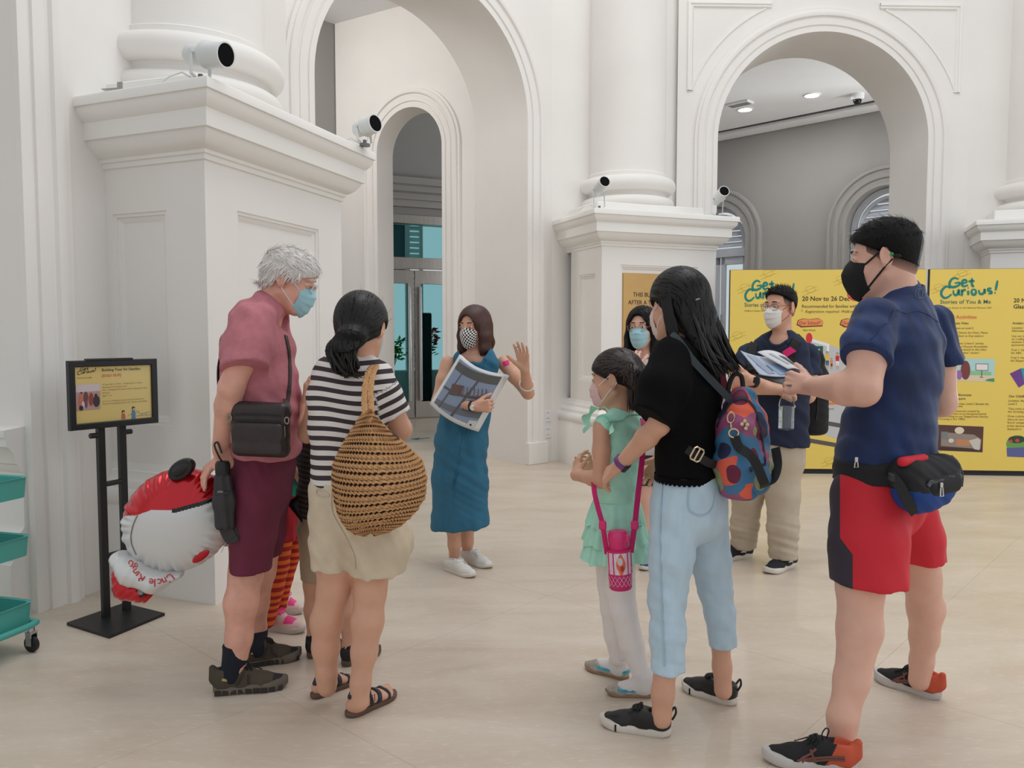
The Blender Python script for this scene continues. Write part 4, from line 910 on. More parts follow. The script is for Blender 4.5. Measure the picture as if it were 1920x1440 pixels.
class Fig:
    """a person measured off the photograph: joints given as photograph pixels plus metres of depth from the figure's own distance."""
    def __init__(s, label, Y, foot, name='person'):
        s.Y = Y; s.k = Y / F; g = foot
        s.root = empty(name, (g[0], g[1], 0), label, 'person'); s.S = SDF(); s.fine = []
    def p(s, px, py, d=0.0): return at(px, py, s.Y + d)
    def r(s, n): return n * s.k
    def torso(s, S, secs, side, k=.03, grow=0.0):
        """secs: (px, py, d, half breadth, half depth)"""
        P = [s.p(a, b, d) for a, b, d, _, _ in secs]; Rr = [(A + grow, B + grow) for *_, A, B in secs]
        S.chain(P, Rr, k, side); return S
    def head(s, c, f, k=1.0, up=(0, 0, 1), eyes=True, nose=1.0, child=False, brow=None):
        R = frame3(f, up); s.HR, s.HC, s.Hk = R, np.array(c), k; S = s.S
        H = lambda x, y, z: s.HC + R @ (np.array([x, y, z]) * k); s.H = H
        E = lambda x, y, z, a, b, c_, kk=.012, op='+': S.ell(H(x, y, z), (a * k, b * k, c_ * k), R, kk, op)
        E(0, -.012, .033, .074, .095, .083); E(0, .03, -.028, .061, .062, .088, .02)
        E(0, .058, -.096, .030, .028, .024, .02)
        for sg in (-1, 1):
            S.seg(H(sg * .052, .0, -.05), H(sg * .02, .06, -.096), .019 * k, .018 * k, .022)
            E(sg * .029, .057, -.028, .026, .025, .028, .02); E(sg * .025, .076, .031, .025, .0115, .009, .014)
            E(sg * .031, .108, .009, .018, .022, .0105, .010, '-')
            EO = R @ rotm((0, 0, 1), sg * -.35); S.ell(H(sg * .080, -.014, .002), (.0075 * k, .021 * k, .033 * k), EO, .006); S.ell(H(sg * .076, -.008, -.024), (.007 * k, .012 * k, .013 * k), EO, .006); S.ell(H(sg * .0875, -.008, .004), (.0045 * k, .0125 * k, .020 * k), EO, .004, '-')
            E(sg * .0325, .077, .0085, .0165, .0145, .0115, .003)
            E(sg * .011, .096, -.036, .008, .009, .007, .005)
        S.seg(H(0, .088, .014), H(0, .102 + .006 * nose, -.03), .0075 * k, .0105 * k, .01)
        E(0, .088, -.064, .023, .011, .006, .006); E(0, .086, -.075, .020, .011, .007, .006)
        if eyes:
            for sg in (-1, 1):
                MB().sphere(H(sg * .0325, .0835, .0085), np.array([.0125, .0095, .0048]) * k, 14, 10, R).build('eye', M_EYEW, s.root, smooth=True)
                MB().sphere(H(sg * .0325, .0905, .0085), np.array([.0052, .0032, .0048]) * k, 12, 8, R).build('iris', M_IRIS, s.root, smooth=True)
                lid = [H(sg * (.0325 + .0145 * math.cos(a)), .0885 - .004 * abs(math.cos(a)), .0085 + .0058 * math.sin(a)) for a in [math.pi * i / 8 for i in range(9)]]
                MB().tube(lid, .0011 * k, 6).build('eyelid', M_BROW, s.root)
                br = [H(sg * (.014 + .04 * t), .0915 - .022 * t * t, .030 + .009 * math.sin(1.0 + 1.9 * t) - .003) for t in [i / 8 for i in range(9)]]
                MB().tube(br, [.0022 * k] + [.0034 * k] * 5 + [.0026 * k, .0018 * k, .0008 * k], 6).build('eyebrow', brow or M_BROW, s.root)
        lo = np.min([H(*q) for q in ((-.1, -.12, -.13), (.1, .13, .13), (-.1, .13, -.13), (.1, -.12, .13))], 0) - .02; hi = np.max([H(*q) for q in ((-.1, -.12, -.13), (.1, .13, .13), (-.1, .13, -.13), (.1, -.12, .13), (.1, .13, -.13), (-.1, -.12, .13))], 0) + .02
        s.fine.append((lo, hi, .0036)); return H
    def neck(s, base, r0=.052, r1=.056, y=-.018): s.S.seg(s.H(0, y, -.06), base, r0 * s.Hk, r1 * s.Hk, .03)
    def arm(s, sh, el, wr, r=(.046, .038, .04, .026), k=.02):
        S = s.S; sh, el, wr = map(np.array, (sh, el, wr)); S.seg(sh, lerp(sh, el, .45), r[0], r[0] * .98, k); S.seg(lerp(sh, el, .45), el, r[0] * .98, r[1], k)
        m = lerp(el, wr, .3); S.seg(el, m, r[1], r[2], k); S.seg(m, wr, r[2], r[3], k)
    def leg(s, pts, rad, k=.025): s.S.chain(pts, rad, k)
    def hand(s, wr, d, n, thumb, k=1.0, curl=(20, 25, 30, 35), spread=8, tcurl=25, tout=.75, bendk=(1, 1.15, .8)):
        """wr wrist, d wrist->knuckles, n palm normal, thumb: vector to the thumb side."""
        S = s.S; wr = np.array(wr, float); d = unit(d); n = unit(np.array(n) - d * np.dot(n, d)); t = np.cross(d, n); t = t if np.dot(t, thumb) > 0 else -t
        q = lambda a, b, c: wr + (d * a + t * b + n * c) * k
        S.seg(q(-.012, 0, 0), q(.022, 0, 0), (.026 * k, .018 * k), (.030 * k, .016 * k), .012, t)
        for b, e in ((.028, .030), (.009, .010), (-.010, -.011), (-.028, -.030)): S.seg(q(.018, b * .62, 0), q(.086 - abs(b) * .25, e, 0), .0135 * k, .0112 * k, .010)
        pts = [q(0, 0, 0)]
        for i, (b, L, rr) in enumerate(((.030, .072, .0090), (.010, .080, .0094), (-.011, .074, .0090), (-.031, .058, .0080))):
            a0 = math.radians(spread * (1.5 - i)); dv = d * math.cos(a0) + t * math.sin(a0); p0 = q(.085 - abs(b) * .22, b, 0); ang = 0.0; rp = rr * k
            for j, (fr, bk) in enumerate(zip((.44, .31, .25), bendk)):
                ang += math.radians(curl[i]) * bk; v = dv * math.cos(ang) + n * math.sin(ang); p1 = p0 + v * L * fr * k; r2 = rp * (.92 if j < 2 else .84)
                S.seg(p0, p1, rp, r2, .0035 if j else .006); p0 = p1; rp = r2; pts.append(p1)
        a = math.radians(tcurl); tv = unit(d * .62 + t * tout + n * .30); p0 = q(.018, .022, .006); p1 = p0 + tv * .040 * k; tv2 = unit(tv + d * math.sin(a) * .8 + n * math.sin(a) * .5); p2 = p1 + tv2 * .032 * k; tv3 = unit(tv2 + d * math.sin(a) * .5 + n * math.sin(a) * .35); p3 = p2 + tv3 * .026 * k
        S.seg(p0, p1, .0155 * k, .0118 * k, .012); S.seg(p1, p2, .0112 * k, .0102 * k, .004); S.seg(p2, p3, .0102 * k, .0082 * k, .004); pts += [p1, p2, p3]
        lo = np.min(pts, 0) - .028; hi = np.max(pts, 0) + .028; s.fine.append((lo, hi, .0032 if s.Y < 4 else .004))
        return q
    def foot_skin(s, heel, yaw_dir, L, z=.012, toes=True, side=1):
        S = s.S; f = unit((yaw_dir[0], yaw_dir[1], 0)); t = np.array([f[1], -f[0], 0]); h = np.array([heel[0], heel[1], z]); q = lambda a, b, c: h + f * a * L + t * b * L + np.array([0, 0, c * L])
        S.seg(q(.10, 0, .09), q(.24, 0, .17), .105 * L, .115 * L, .03); S.seg(q(.24, 0, .15), q(.62, .02 * side, .085), (.125 * L, .11 * L), (.165 * L, .07 * L), .03, t); S.seg(q(.08, 0, .07), q(.66, .0, .06), (.10 * L, .06 * L), (.17 * L, .055 * L), .02, t)
        if toes:
            for i, (b, e, rr) in enumerate(((-.115, .98, .052), (-.035, .95, .040), (.03, .91, .037), (.085, .865, .034), (.13, .81, .032))):
                S.seg(q(.66, b * side, .055), q(e - rr * .6, b * side * 1.02, rr * .95), rr * 1.05 * L, rr * L, .008)
        lo = np.min([q(0, -.3, 0), q(1.1, .3, .4), q(0, .3, 0), q(1.1, -.3, .4)], 0) - .01; hi = np.max([q(0, -.3, 0), q(1.1, .3, .4), q(0, .3, 0), q(1.1, -.3, .4)], 0) + .01
        s.fine.append((lo, hi, .0042)); return q
    def body(s, m, h=.008): s.skin = m; s.body_o = s.S.build('body', m, s.root, h, s.fine); return s.body_o
    def garment(s, name, S, m, h=.007, **kw): return S.build(name, m, s.root, h, **kw)
    # ---- worn on the head
    def mask(s, m, loop_m, pleats=True, beak=0.0, low=-.122, width=62, top=.004, loops=True, lr=.0016, name='face_mask', chk=False):
        H = s.H; nu, nv = 36, 26; V = []; at_u = []; at_v = []; out = .0
        for lay in (0, 1):
            for j in range(nv + 1):
                v = j / nv
                for i in range(nu + 1):
                    u = -1 + 2 * i / nu; zt = top - .016 * abs(u) ** 1.4 + .006 * (1 - abs(u)) ** 4; zb = low + .034 * abs(u) ** 1.6; z = zt + (zb - zt) * v
                    ph = math.radians(width) * u; a = .0675 - .012 * v * v; b = float(np.interp(v, [0, .12, .3, .5, .75, .92, 1], [.080, .093, .104, .102, .094, .083, .070]))
                    b += beak * math.exp(-(ph / .35) ** 2) * math.sin(math.pi * min(1, .1 + v * .9)); 
                    if pleats: 
                        fr = (v * 3.6) % 1.0; b += .0050 * (fr - .5) * math.cos(ph * .9) * (1 if .08 < v < .93 else 0)
                    t_ = 0.0 if lay == 0 else -.0022
                    V.append(H((a + t_) * math.sin(ph), .016 + (b + t_) * math.cos(ph), z)); at_u.append(u); at_v.append(v)
        n = (nu + 1) * (nv + 1); g = lambda l, j, i: l * n + j * (nu + 1) + i; Fc = []
        for j in range(nv):
            for i in range(nu): Fc += [(g(0, j, i), g(0, j + 1, i), g(0, j + 1, i + 1), g(0, j, i + 1)), (g(1, j, i), g(1, j, i + 1), g(1, j + 1, i + 1), g(1, j + 1, i))]
        for i in range(nu): Fc += [(g(0, 0, i), g(0, 0, i + 1), g(1, 0, i + 1), g(1, 0, i)), (g(0, nv, i + 1), g(0, nv, i), g(1, nv, i), g(1, nv, i + 1))]
        for j in range(nv): Fc += [(g(0, j + 1, 0), g(0, j, 0), g(1, j, 0), g(1, j + 1, 0)), (g(0, j, nu), g(0, j + 1, nu), g(1, j + 1, nu), g(1, j, nu))]
        mo = obj(name, V, Fc, m, s.root, attrs={'mu': at_u, 'mv': at_v})
        if loops:
            for sg in (-1, 1):
                i = nu if sg > 0 else 0; a = np.array(V[g(0, 1, i)]); b = np.array(V[g(0, nv - 2, i)])
                for q, z in ((a, .028), (b, -.026)):
                    e = H(sg * .083, -.012, z); mid = lerp(q, e, .55) + (H(sg * .004, 0, 0) - H(0, 0, 0))
                    MB().tube([q, mid, e, H(sg * .080, -.030, z * .4)], lr * s.Hk, 6).build('ear_loop', loop_m, mo)
        return mo
    def glasses(s, m, rx=.024, rz=.017, r=.0011, lens=True):
        H = s.H; root = None; mb = MB()
        for sg in (-1, 1):
            ring = [H(sg * (.033 + rx * math.copysign(abs(math.cos(a)) ** .75, math.cos(a))), .103 - .010 * abs(math.cos(a)) * (1 if math.cos(a) > 0 else .1), .004 + rz * math.copysign(abs(math.sin(a)) ** .75, math.sin(a))) for a in [2 * math.pi * i / 28 for i in range(28)]]
            mb.tube(ring, r * s.Hk, 6, closed=True)
            mb.tube([H(sg * (.033 + rx), .094, .010), H(sg * .068, .084, .012), H(sg * .080, .01, .013), H(sg * .081, -.018, .008), H(sg * .079, -.032, -.012)], r * s.Hk, 6)
        mb.tube([H(-.010, .104, .010), H(0, .107, .013), H(.010, .104, .010)], r * s.Hk, 6); o = mb.build('glasses', m, s.root)
        if lens:
            for sg in (-1, 1):
                l = MB().lathe(H(sg * .033, .101, .004), [(0, .0004), (rx * .93 * s.Hk, 0)], 20, s.HR[:, 1]); l.build('lens', mat('lens_glass', (240, 246, 246), .0, trans=1.0, alpha=.25), o)
        return o
    # ---- hair
    def hair_cap(s, m, thick=.012, plane=(.76, 0.0), lift=0.0, extra=None, h=.0042, name='hair', face=None, build=True, top=1.0, thin=None, ears=True):
        """cap over the skull, cut below the plane z = a*y + b (head space)."""
        S = SDF(); H, R, k = s.H, s.HR, s.Hk
        tn = thick if thin is None else thin
        S.ell(H(0, -.013, .033), np.array([.074 + tn, .095 + tn, .083 + tn]) * k, R)
        S.ell(H(0, -.040, -.02), np.array([.060 + tn, .060 + tn, .070 + tn]) * k, R, .03)
        if thin is not None: S.ell(H(0, -.012, .048 + lift), np.array([.072 + thick, .094 + thick, .068 + thick * top]) * k, R, .03)
        else: S.ell(H(0, -.014, .034 + lift), np.array([.074 + thick, .095 + thick, .083 + thick * 1.15 * top]) * k, R, .02)
        if extra: extra(S)
        if face is not None:
            for (x, y, z, a, b, c) in face: S.ell(H(x, y, z), np.array([a, b, c]) * k, R, .006, '-')
        if ears:
            for sg in (-1, 1): S.ell(H(sg * .088, -.006, -.004), np.array([.022, .023, .034]) * k, R, .005, '-')
        if plane is not None: n = R @ unit((0, plane[0], -1)); S.cut(H(0, 0, plane[1]), n, .006)
        V, Q = S.mesh(h); s.hairV, s.hairQ = V, Q
        s.hair_o = obj(name, V, Q, m, s.root); return s.hair_o
    def fade(s, plane, ears=True):
        S = SDF(); H, R, k = s.H, s.HR, s.Hk
        S.ell(H(0, -.0125, .033), np.array([.0752, .0962, .0842]) * k, R); S.ell(H(0, -.040, -.02), np.array([.0615, .0615, .0715]) * k, R, .03)
        for sg in (-1, 1): S.ell(H(sg * .088, -.006, -.004), np.array([.022, .023, .034]) * k, R, .005, '-')
        n = R @ unit((0, plane[0], -1)); S.cut(H(0, 0, plane[1]), n, .002); S.ell(H(0, .128, .01), np.array([.08, .06, .055]) * k, R, .004, '-'); S.cut(H(0, .045, 0), R[:, 1], .003)
        V, Q = S.mesh(.0038); d = ((V - H(0, 0, plane[1])) @ -n) / k
        m = attr_ramp('hair_clipped', 'fd', [(0, (206, 160, 140)), (.35, (150, 114, 100)), (1, (22, 18, 18))], .75, const=False)
        return obj('hair_fade', V, Q, m, s.root, attrs={'fd': np.clip(d / .040, 0, 1)})
    def tufts(s, V, Q, m, n, dirfn, length, width, parent, seed=1, seg=3, grav=0.0, lift=.25, name='hair_strands', keep=None, wave=0.0, follow=None, off=.002):
        rnd = np.random.RandomState(seed); P = V[Q]; fn = np.cross(P[:, 2] - P[:, 0], P[:, 3] - P[:, 1]); ar = np.linalg.norm(fn, axis=1) + 1e-12; fn = fn / ar[:, None]
        idx = rnd.choice(len(Q), n, p=ar / ar.sum()); VV = []; FF = []
        for i in idx:
            w = rnd.rand(4); w /= w.sum(); p = (P[i] * w[:, None]).sum(0); nn = fn[i]
            if keep is not None and not keep(p, nn): continue
            d = dirfn(p, nn); d = d - nn * np.dot(d, nn); ln = np.linalg.norm(d)
            if ln < 1e-6: continue
            d = unit(d / ln + nn * lift + rnd.normal(0, .16, 3)); L = length[0] + (length[1] - length[0]) * rnd.rand(); wv = np.cross(d, nn); wv = unit(wv) * width * (.6 + .8 * rnd.rand()); b = len(VV); p = p - nn * .003; ph = rnd.rand() * 6
            for j in range(seg + 1):
                t = j / seg; sc = 1 - t ** 2 * .95; off = wv / width * wave * math.sin(ph + t * 5) if wave else 0
                VV += [p - wv * sc * .5 + off, p + nn * width * .25 * sc + off, p + wv * sc * .5 + off]; p = p + d * L / seg
                if follow is not None:
                    q_, n2, _, dd = follow.find_nearest(Vector(p))
                    if q_ is not None and dd < .03:
                        nn = np.array(n2); p = np.array(q_) + nn * (off if j < seg - 1 else off * .4); d2 = dirfn(p, nn); d2 = d2 - nn * np.dot(d2, nn); l2 = np.linalg.norm(d2)
                        if l2 > 1e-6: d = unit(.55 * unit(d) + .45 * d2 / l2)
                        continue
                d = unit(d + np.array([0, 0, -grav]) - nn * lift * .6 / seg)
            for j in range(seg):
                a = b + j * 3; FF += [(a, a + 1, a + 4, a + 3), (a + 1, a + 2, a + 5, a + 4)]
        return obj(name, VV, FF, m, parent, kind='stuff')
    def locks(s, paths, m, parent, width, seed=0, name='hair_lock', flatn=.45, ns=6):
        """long locks of hair along given point paths, all one mass of strands."""
        mb = MB(); rnd = random.Random(seed)
        for P in paths:
            N = len(P); w = width * rnd.uniform(.7, 1.25); mb.tube(P, [w * (.55 + .45 * math.sin(math.pi * min(.5, .12 + i / N))) * (1 - (i / (N - 1)) ** 4 * .92) for i in range(N)], ns)
        o = mb.build(name, m, parent, smooth=True, kind='stuff'); return o
def spline(P, n=6):
    P = [np.array(p, float) for p in P]; out = []
    for i in range(len(P) - 1):
        p0, p1, p2, p3 = P[max(i - 1, 0)], P[i], P[i + 1], P[min(i + 2, len(P) - 1)]
        for j in range(n):
            u = j / n; out.append(.5 * ((2 * p1) + (p2 - p0) * u + (2 * p0 - 5 * p1 + 4 * p2 - p3) * u * u + (3 * p1 - p0 - 3 * p2 + p3) * u ** 3))
    return out + [P[-1]]
def drape(mb, pts, bvh, width, thick=.002, n=6, off=.0015, flat_=True):
    """band following a surface: points are pulled to the surface, the band keeps a width and thickness."""
    P = spline(pts, n); Q = []; N = []
    for p in P:
        loc, nr, i, d = bvh.find_nearest(Vector(p))
        if d > .09:   # measured off the photograph without a depth: follow the sight line onto the surface
            o_ = Vector((0, 0, CZ)); h = bvh.ray_cast(o_, (Vector(p) - o_).normalized())
            if h[0] is not None: loc, nr = h[0], h[1]
        loc = np.array(loc); nr = np.array(nr); Q.append(loc + nr * off); N.append(nr)
    b = len(mb.V); V = []; m = len(Q)
    for i in range(m):
        t = unit(Q[min(i + 1, m - 1)] - Q[max(i - 1, 0)]); w = unit(np.cross(t, N[i])); wd = width if not hasattr(width, '__len__') else np.interp(i / (m - 1), np.linspace(0, 1, len(width)), width)
        V += [Q[i] - w * wd / 2, Q[i] - w * wd * .42 + N[i] * thick, Q[i] + w * wd * .42 + N[i] * thick, Q[i] + w * wd / 2]
    Fc = [(i * 4 + j, (i + 1) * 4 + j, (i + 1) * 4 + j + 1, i * 4 + j + 1) for i in range(m - 1) for j in range(3)] + [(3, 2, 1, 0), (4 * m - 4, 4 * m - 3, 4 * m - 2, 4 * m - 1)]
    return mb.add(V, Fc)
def band(mb, pts, width_vec, thick=.003, n=5):
    """free hanging strap: flat band of given width vector along points."""
    P = spline(pts, n); w = np.array(width_vec, float) / 2; V = []; m = len(P)
    for i in range(m):
        t = unit(P[min(i + 1, m - 1)] - P[max(i - 1, 0)]); ww = w - t * np.dot(w, t); ww = ww / (np.linalg.norm(ww) + 1e-9) * np.linalg.norm(w); nn = unit(np.cross(t, ww)) * thick / 2
        V += [P[i] - ww - nn, P[i] + ww - nn, P[i] + ww + nn, P[i] - ww + nn]
    Fc = [(i * 4 + j, i * 4 + (j + 1) % 4, (i + 1) * 4 + (j + 1) % 4, (i + 1) * 4 + j) for i in range(m - 1) for j in range(4)] + [(3, 2, 1, 0), (4 * m - 4, 4 * m - 3, 4 * m - 2, 4 * m - 1)]
    return mb.add(V, Fc)
def ring_on(mb, c, ax, r, w, t, bvh=None, n=28, ratio=1.0, side=None):
    """bracelet or watch strap: band around a limb at c with axis ax."""
    ax = unit(ax); x = unit(np.cross(ax, (0, 0, 1) if abs(ax[2]) < .9 else (1, 0, 0))) if side is None else unit(np.array(side) - ax * np.dot(side, ax)); y = np.cross(ax, x); V = []
    for i in range(n):
        a = 2 * math.pi * i / n; d = x * math.cos(a) + y * math.sin(a) * ratio
        for (dr, da) in ((0, -w / 2), (t, -w / 2 * .8), (t, w / 2 * .8), (0, w / 2)): V.append(np.array(c) + d * (r + dr) + ax * da)
    return mb.add(V, [(i * 4 + j, ((i + 1) % n) * 4 + j, ((i + 1) % n) * 4 + (j + 1) % 4, i * 4 + (j + 1) % 4) for i in range(n) for j in range(4)])
# ---- shoes
def sole_outline(L, wd=1.0, side=1, n=44):
    """closed outline in foot space (x across, y heel->toe)."""
    ys = [0, .03, .10, .22, .40, .55, .70, .82, .91, .97, 1.0]; ws = [.0, .075, .112, .122, .118, .140, .163, .155, .118, .066, .0]; P = []
    tt = [(1 - math.cos(math.pi * i / (n // 2))) / 2 for i in range(n // 2 + 1)]
    R_ = [(float(np.interp(t, ys, ws)) * (1 + .06 * math.sin(math.pi * t)) * L * wd, t * L) for t in tt]; Lf = [(-float(np.interp(t, ys, ws)) * L * wd, t * L) for t in tt]
    P = R_ + Lf[::-1][1:-1]
    return [(x * side + .02 * L * side * math.sin(math.pi * max(0, (y / L - .45) / .55)) * -1, y) for x, y in P]
def shoe(fig, heel, toe, m_up, m_sole, style='sneaker', side=1, lift=.0, th=.024, wd=1.0, hgt=1.0, laces=None, m2=None, scale=None, name='shoe', seed=0, collar=.088, m_foam=None):
    """heel/toe: floor points. Returns (root, frame function, bvh of the upper)."""
    heel = np.array(heel, float).copy(); toe = np.array(toe, float); heel[2] = toe[2] = 0; L = np.linalg.norm(toe - heel); f = unit(toe - heel); x = np.array([f[1], -f[0], 0]); 
    q = lambda a, b, c: heel + x * a + f * b + np.array([0, 0, c])
    root = empty(name, heel - np.array([fig.root.location[0], fig.root.location[1], 0]), parent=fig.root); LO = L * .985
    ol = sole_outline(L, wd, side); n = len(ol); ring = []
    def spring(y): t = y / L; return .012 * max(0, (t - .72) / .28) ** 2 + .003 * max(0, (.12 - t) / .12)
    V = []; lv = [(.90, 0.0), (.985, .004), (1.0, th * .5), (.985, th * .92), (.95, th)]
    for sc, z in lv:
        for (a, b) in ol: V.append(q(a * sc, L / 2 + (b - L / 2) * (sc * .5 + .5), z + spring(b) + (.006 * max(0, 1 - b / L * 3) if z > 0 and style == 'runner' else 0)))
    Fc = [tuple(range(n))[::-1], tuple(range(4 * n, 5 * n))] + [(r * n + i, r * n + (i + 1) % n, (r + 1) * n + (i + 1) % n, (r + 1) * n + i) for r in range(4) for i in range(n)]
    so = obj('sole', V, Fc, m_sole, root); shade_auto(so, 50)
    S = SDF(); z0 = th * .75; g = lambda a, b, c: q(a * L * side * 1.0, b * L, c); up = (0, 0, 1)
    HH = hgt
    if style in ('sneaker', 'runner', 'hiker'):
        S.seg(g(0, .13, .042), g(-.003, .38, .045), (.108 * L * wd, .05 * HH), (.112 * L * wd, .052 * HH), .03, x); S.seg(g(-.003, .38, .04), g(-.012, .66, .026 + lift), (.112 * L * wd, .052 * HH), (.142 * L * wd, .036 * HH), .03, x); S.seg(g(-.012, .66, .026), g(-.018, .865, .022 + .004), (.142 * L * wd, .036 * HH), (.108 * L * wd, .024 * HH), .02, x)
        S.seg(g(0, .15, .05), g(0, .155, collar - .012), .100 * L * wd, .097 * L * wd, .03); S.seg(g(0, .2, .06), g(-.004, .42, .068 * HH), .07 * L, .055 * L, .04)
        S.cut(q(0, 0, z0), (0, 0, -1), .003); nc = unit(np.array([0, 0, 1.0]) - f * .10); S.cut(q(0, .1 * L, collar), nc, .008)
        S.ell(g(0, .20, collar + .012), (.074 * L, .128 * L, .034), np.stack([x, f, np.array([0, 0, 1.0])], 1), .006, '-')
        if style == 'runner' or style == 'hiker': S.seg(g(0, .015, .06), g(0, .0, collar + .004), .018, .012, .02)
    else:  # flats: low pumps with a wide opening
        S.seg(g(0, .11, .028), g(-.003, .4, .026), (.105 * L * wd, .034), (.112 * L * wd, .032), .02, x); S.seg(g(-.003, .4, .026), g(-.012, .68, .02), (.112 * L * wd, .032), (.142 * L * wd, .026), .02, x); S.seg(g(-.012, .68, .02), g(-.02, .88, .016), (.142 * L * wd, .026), (.10 * L * wd, .018), .02, x)
        S.cut(q(0, 0, z0 * .6), (0, 0, -1), .002); S.ell(g(0, .34, .062), (.098 * L, .33 * L, .046), np.stack([x, f, np.array([0, 0, 1.0])], 1), .004, '-')
    V, Q = S.mesh(.0042); uo = obj('upper', V, Q, m_up, root); bv = bvh_of(V, Q)
    if laces is not None:
        tg = []
        for j in range(5):
            y = .43 + j * .055; mb = MB(); w = .042 + .004 * j
            drape(mb, [g(-w / L * 1.0 - .01, y + .012 * (-1) ** j, .12), g(-.012, y, .14), g(w / L - .01, y - .012 * (-1) ** j, .12)], bv, .0065, .0032, 5, .0012); mb.build('lace', laces, root)
        mb = MB()
        for sg in (-1, 1):
            c0 = g(-.01, .40, .075 * HH + .012); mb.tube(spline([c0, c0 + x * sg * .018 + f * .004 + np.array([0, 0, .010]), c0 + x * sg * .034 + f * .014 + np.array([0, 0, .002]), c0 + x * sg * .020 + f * .020 - np.array([0, 0, .004]), c0 + f * .004], 5), .0022, 6)
        mb.build('lace_bow', laces, root)
    return root, g, bv, uo, q, L
# ================================================================ man in blue tee, right foreground
def blue_man():
    fg = Fig('man in navy tee, red shorts and black face mask reading a sheet', 2.75, ground(1640, 1375)); p = fg.p
    f = unit((-.8, .6, 0)); rt = unit((f[1], -f[0], 0)); S = fg.S
    # body
    H = fg.head(p(1656, 486), (-.88, .46, -.12), 1.04); fg.neck(p(1684, 575, .0), .064, .072, -.024)
    core = [(1688, 592, 0, .15, .08), (1690, 640, 0, .17, .105), (1682, 700, 0, .165, .11), (1664, 800, 0, .15, .11), (1655, 890, .02, .145, .105)]
    fg.torso(S, core, rt)
    fg.arm(p(1636, 606, -.135), p(1618, 730, -.22), p(1522, 724, -.03), (.062, .052, .054, .031))
    fg.arm(p(1752, 606, .13), p(1766, 755, .12), p(1650, 764, .30), (.060, .048, .048, .030))
    fg.hand(p(1520, 724, -.025), p(1478, 716, .03) - p(1520, 724, -.025), (.45, .45, -.2), (0.1, -.2, 1), 1.0, (48, 55, 58, 60), 2, 20, .55)
    fg.hand(p(1648, 764, .305), p(1600, 763, .35) - p(1648, 764, .305), (0, .2, 1), (-.2, -1, 0), 1.0, (35, 40, 42, 45), 3, 20, .6)
    lk = [p(1630, 940, -.03), p(1617, 1010, -.07), p(1613, 1098, -.10), p(1612, 1180, -.12), p(1597, 1275, -.15), p(1580, 1345, -.18), p(1578, 1390, -.185)]
    fg.leg(lk, [.088, .084, .074, .070, .054, .046, .046])
    rk = [p(1700, 940, .12), p(1722, 1010, .16), p(1728, 1085, .19), p(1736, 1140, .22), p(1733, 1195, .24), p(1728, 1240, .26), p(1724, 1275, .265)]
    fg.leg(rk, [.088, .082, .064, .063, .050, .040, .040])
    fg.body(M_SKIN_A, .0085)
    # tee
    Mt = mat('navy_tee', (20, 50, 104), .75, var=(7, .28), bump=(60, .12), sheen=.1, rgb2=(15, 34, 72), stretch=(2.2, 2.2, .6))  # darker streaks in the colour imitate shade in the folds
    T = SDF(); a = p(1640, 600, -.125); b = p(1622, 672, -.195); T.chain([a, p(1630, 640, -.165), b, b + unit(b - a) * .05], [.073, .073, .072, .072], .03); T.trim(b, b - a, .16)
    a = p(1750, 604, .12); b = p(1770, 684, .125); T.chain([a, b, b + unit(b - a) * .05], [.064, .064, .064], .03); T.trim(b, b - a, .12)
    fg.torso(T, [(1690, 556, 0, .083, .072), (1690, 590, 0, .165, .088), (1692, 640, 0, .188, .118), (1686, 700, 0, .186, .128), (1668, 790, 0, .176, .138), (1660, 850, .01, .182, .150), (1658, 900, .01, .186, .155)], rt, .035)
    T.cut(p(1650, 882), (-.1, 0, -1), .003); T.fold(folds(.0055, .085, (1, .3, .45), 3)); T.fold(folds(.004, .14, (.4, .2, 1), 5))
    V, Q = T.mesh(.0068); tee = obj('t_shirt', V, Q, Mt, fg.root); bt = bvh_of(V, Q)
    mb = MB(); pr = lambda px, py, d=0: p(px, py, d)
    ring_on(mb, p(1688, 549, .0), unit(H(0, -.024, -.06) - p(1684, 575)), .078, .022, .006, side=rt, ratio=.92); mb.build('collar', Mt, tee)
    mb = MB(); drape(mb, [p(1640, 610, -.3), p(1690, 578, -.3), p(1740, 570, -.2), p(1775, 600, -.1)], bt, .004, .001); mb.build('seam', Mt, tee)
    mb = MB()
    for dx in (0, 5): 
        lo = [p(1722 + dx + 7 * math.cos(t), 551 + 9 * math.sin(t), -.3) for t in [6.28 * i / 12 for i in range(13)]]; drape(mb, lo, bt, .0022, .0006, 2)
    mb.build('collar_logo', mat('grey_print', (78, 96, 122), .6), tee)
    # shorts
    Mr = mat('red_shorts', (206, 30, 48), .7, var=(6, .08), bump=(70, .1)); Md = mat('shorts_dark_panel', (52, 44, 56), .8)
    T = SDF(); fg.torso(T, [(1657, 850, .01, .168, .134), (1656, 905, .02, .18, .145), (1654, 940, .03, .172, .142)], rt, .03)
    T.chain([p(1628, 930, -.05), p(1628, 1010, -.08), p(1631, 1090, -.10)], [(.112, .12), (.116, .122), (.124, .122)], .03, rt); T.chain([p(1690, 930, .11), p(1716, 1010, .15), p(1726, 1090, .18)], [.108, .096, .092], .02)
    T.fold(folds(.006, .11, (.8, .5, .3), 8)); T.cut(p(1640, 1076, 0), unit((.0, .0, -1)), .003)
    V, Q = T.mesh(.0075); c = V
    # dark side panel on the near leg: front strip widening to the hem
    px = 960 + F * c[:, 0] / (c[:, 1] * CP - (c[:, 2] - CZ) * SP); zz = c[:, 2]; fr = (c - p(1640, 900, 0)) @ f
    zt, zm = p(1600, 990)[2], p(1600, 1015)[2]; lim = np.where(zz > zt, 1575.0, np.where(zz > zm, 1575 + (zt - zz) / (zt - zm) * 24, 1599)); 
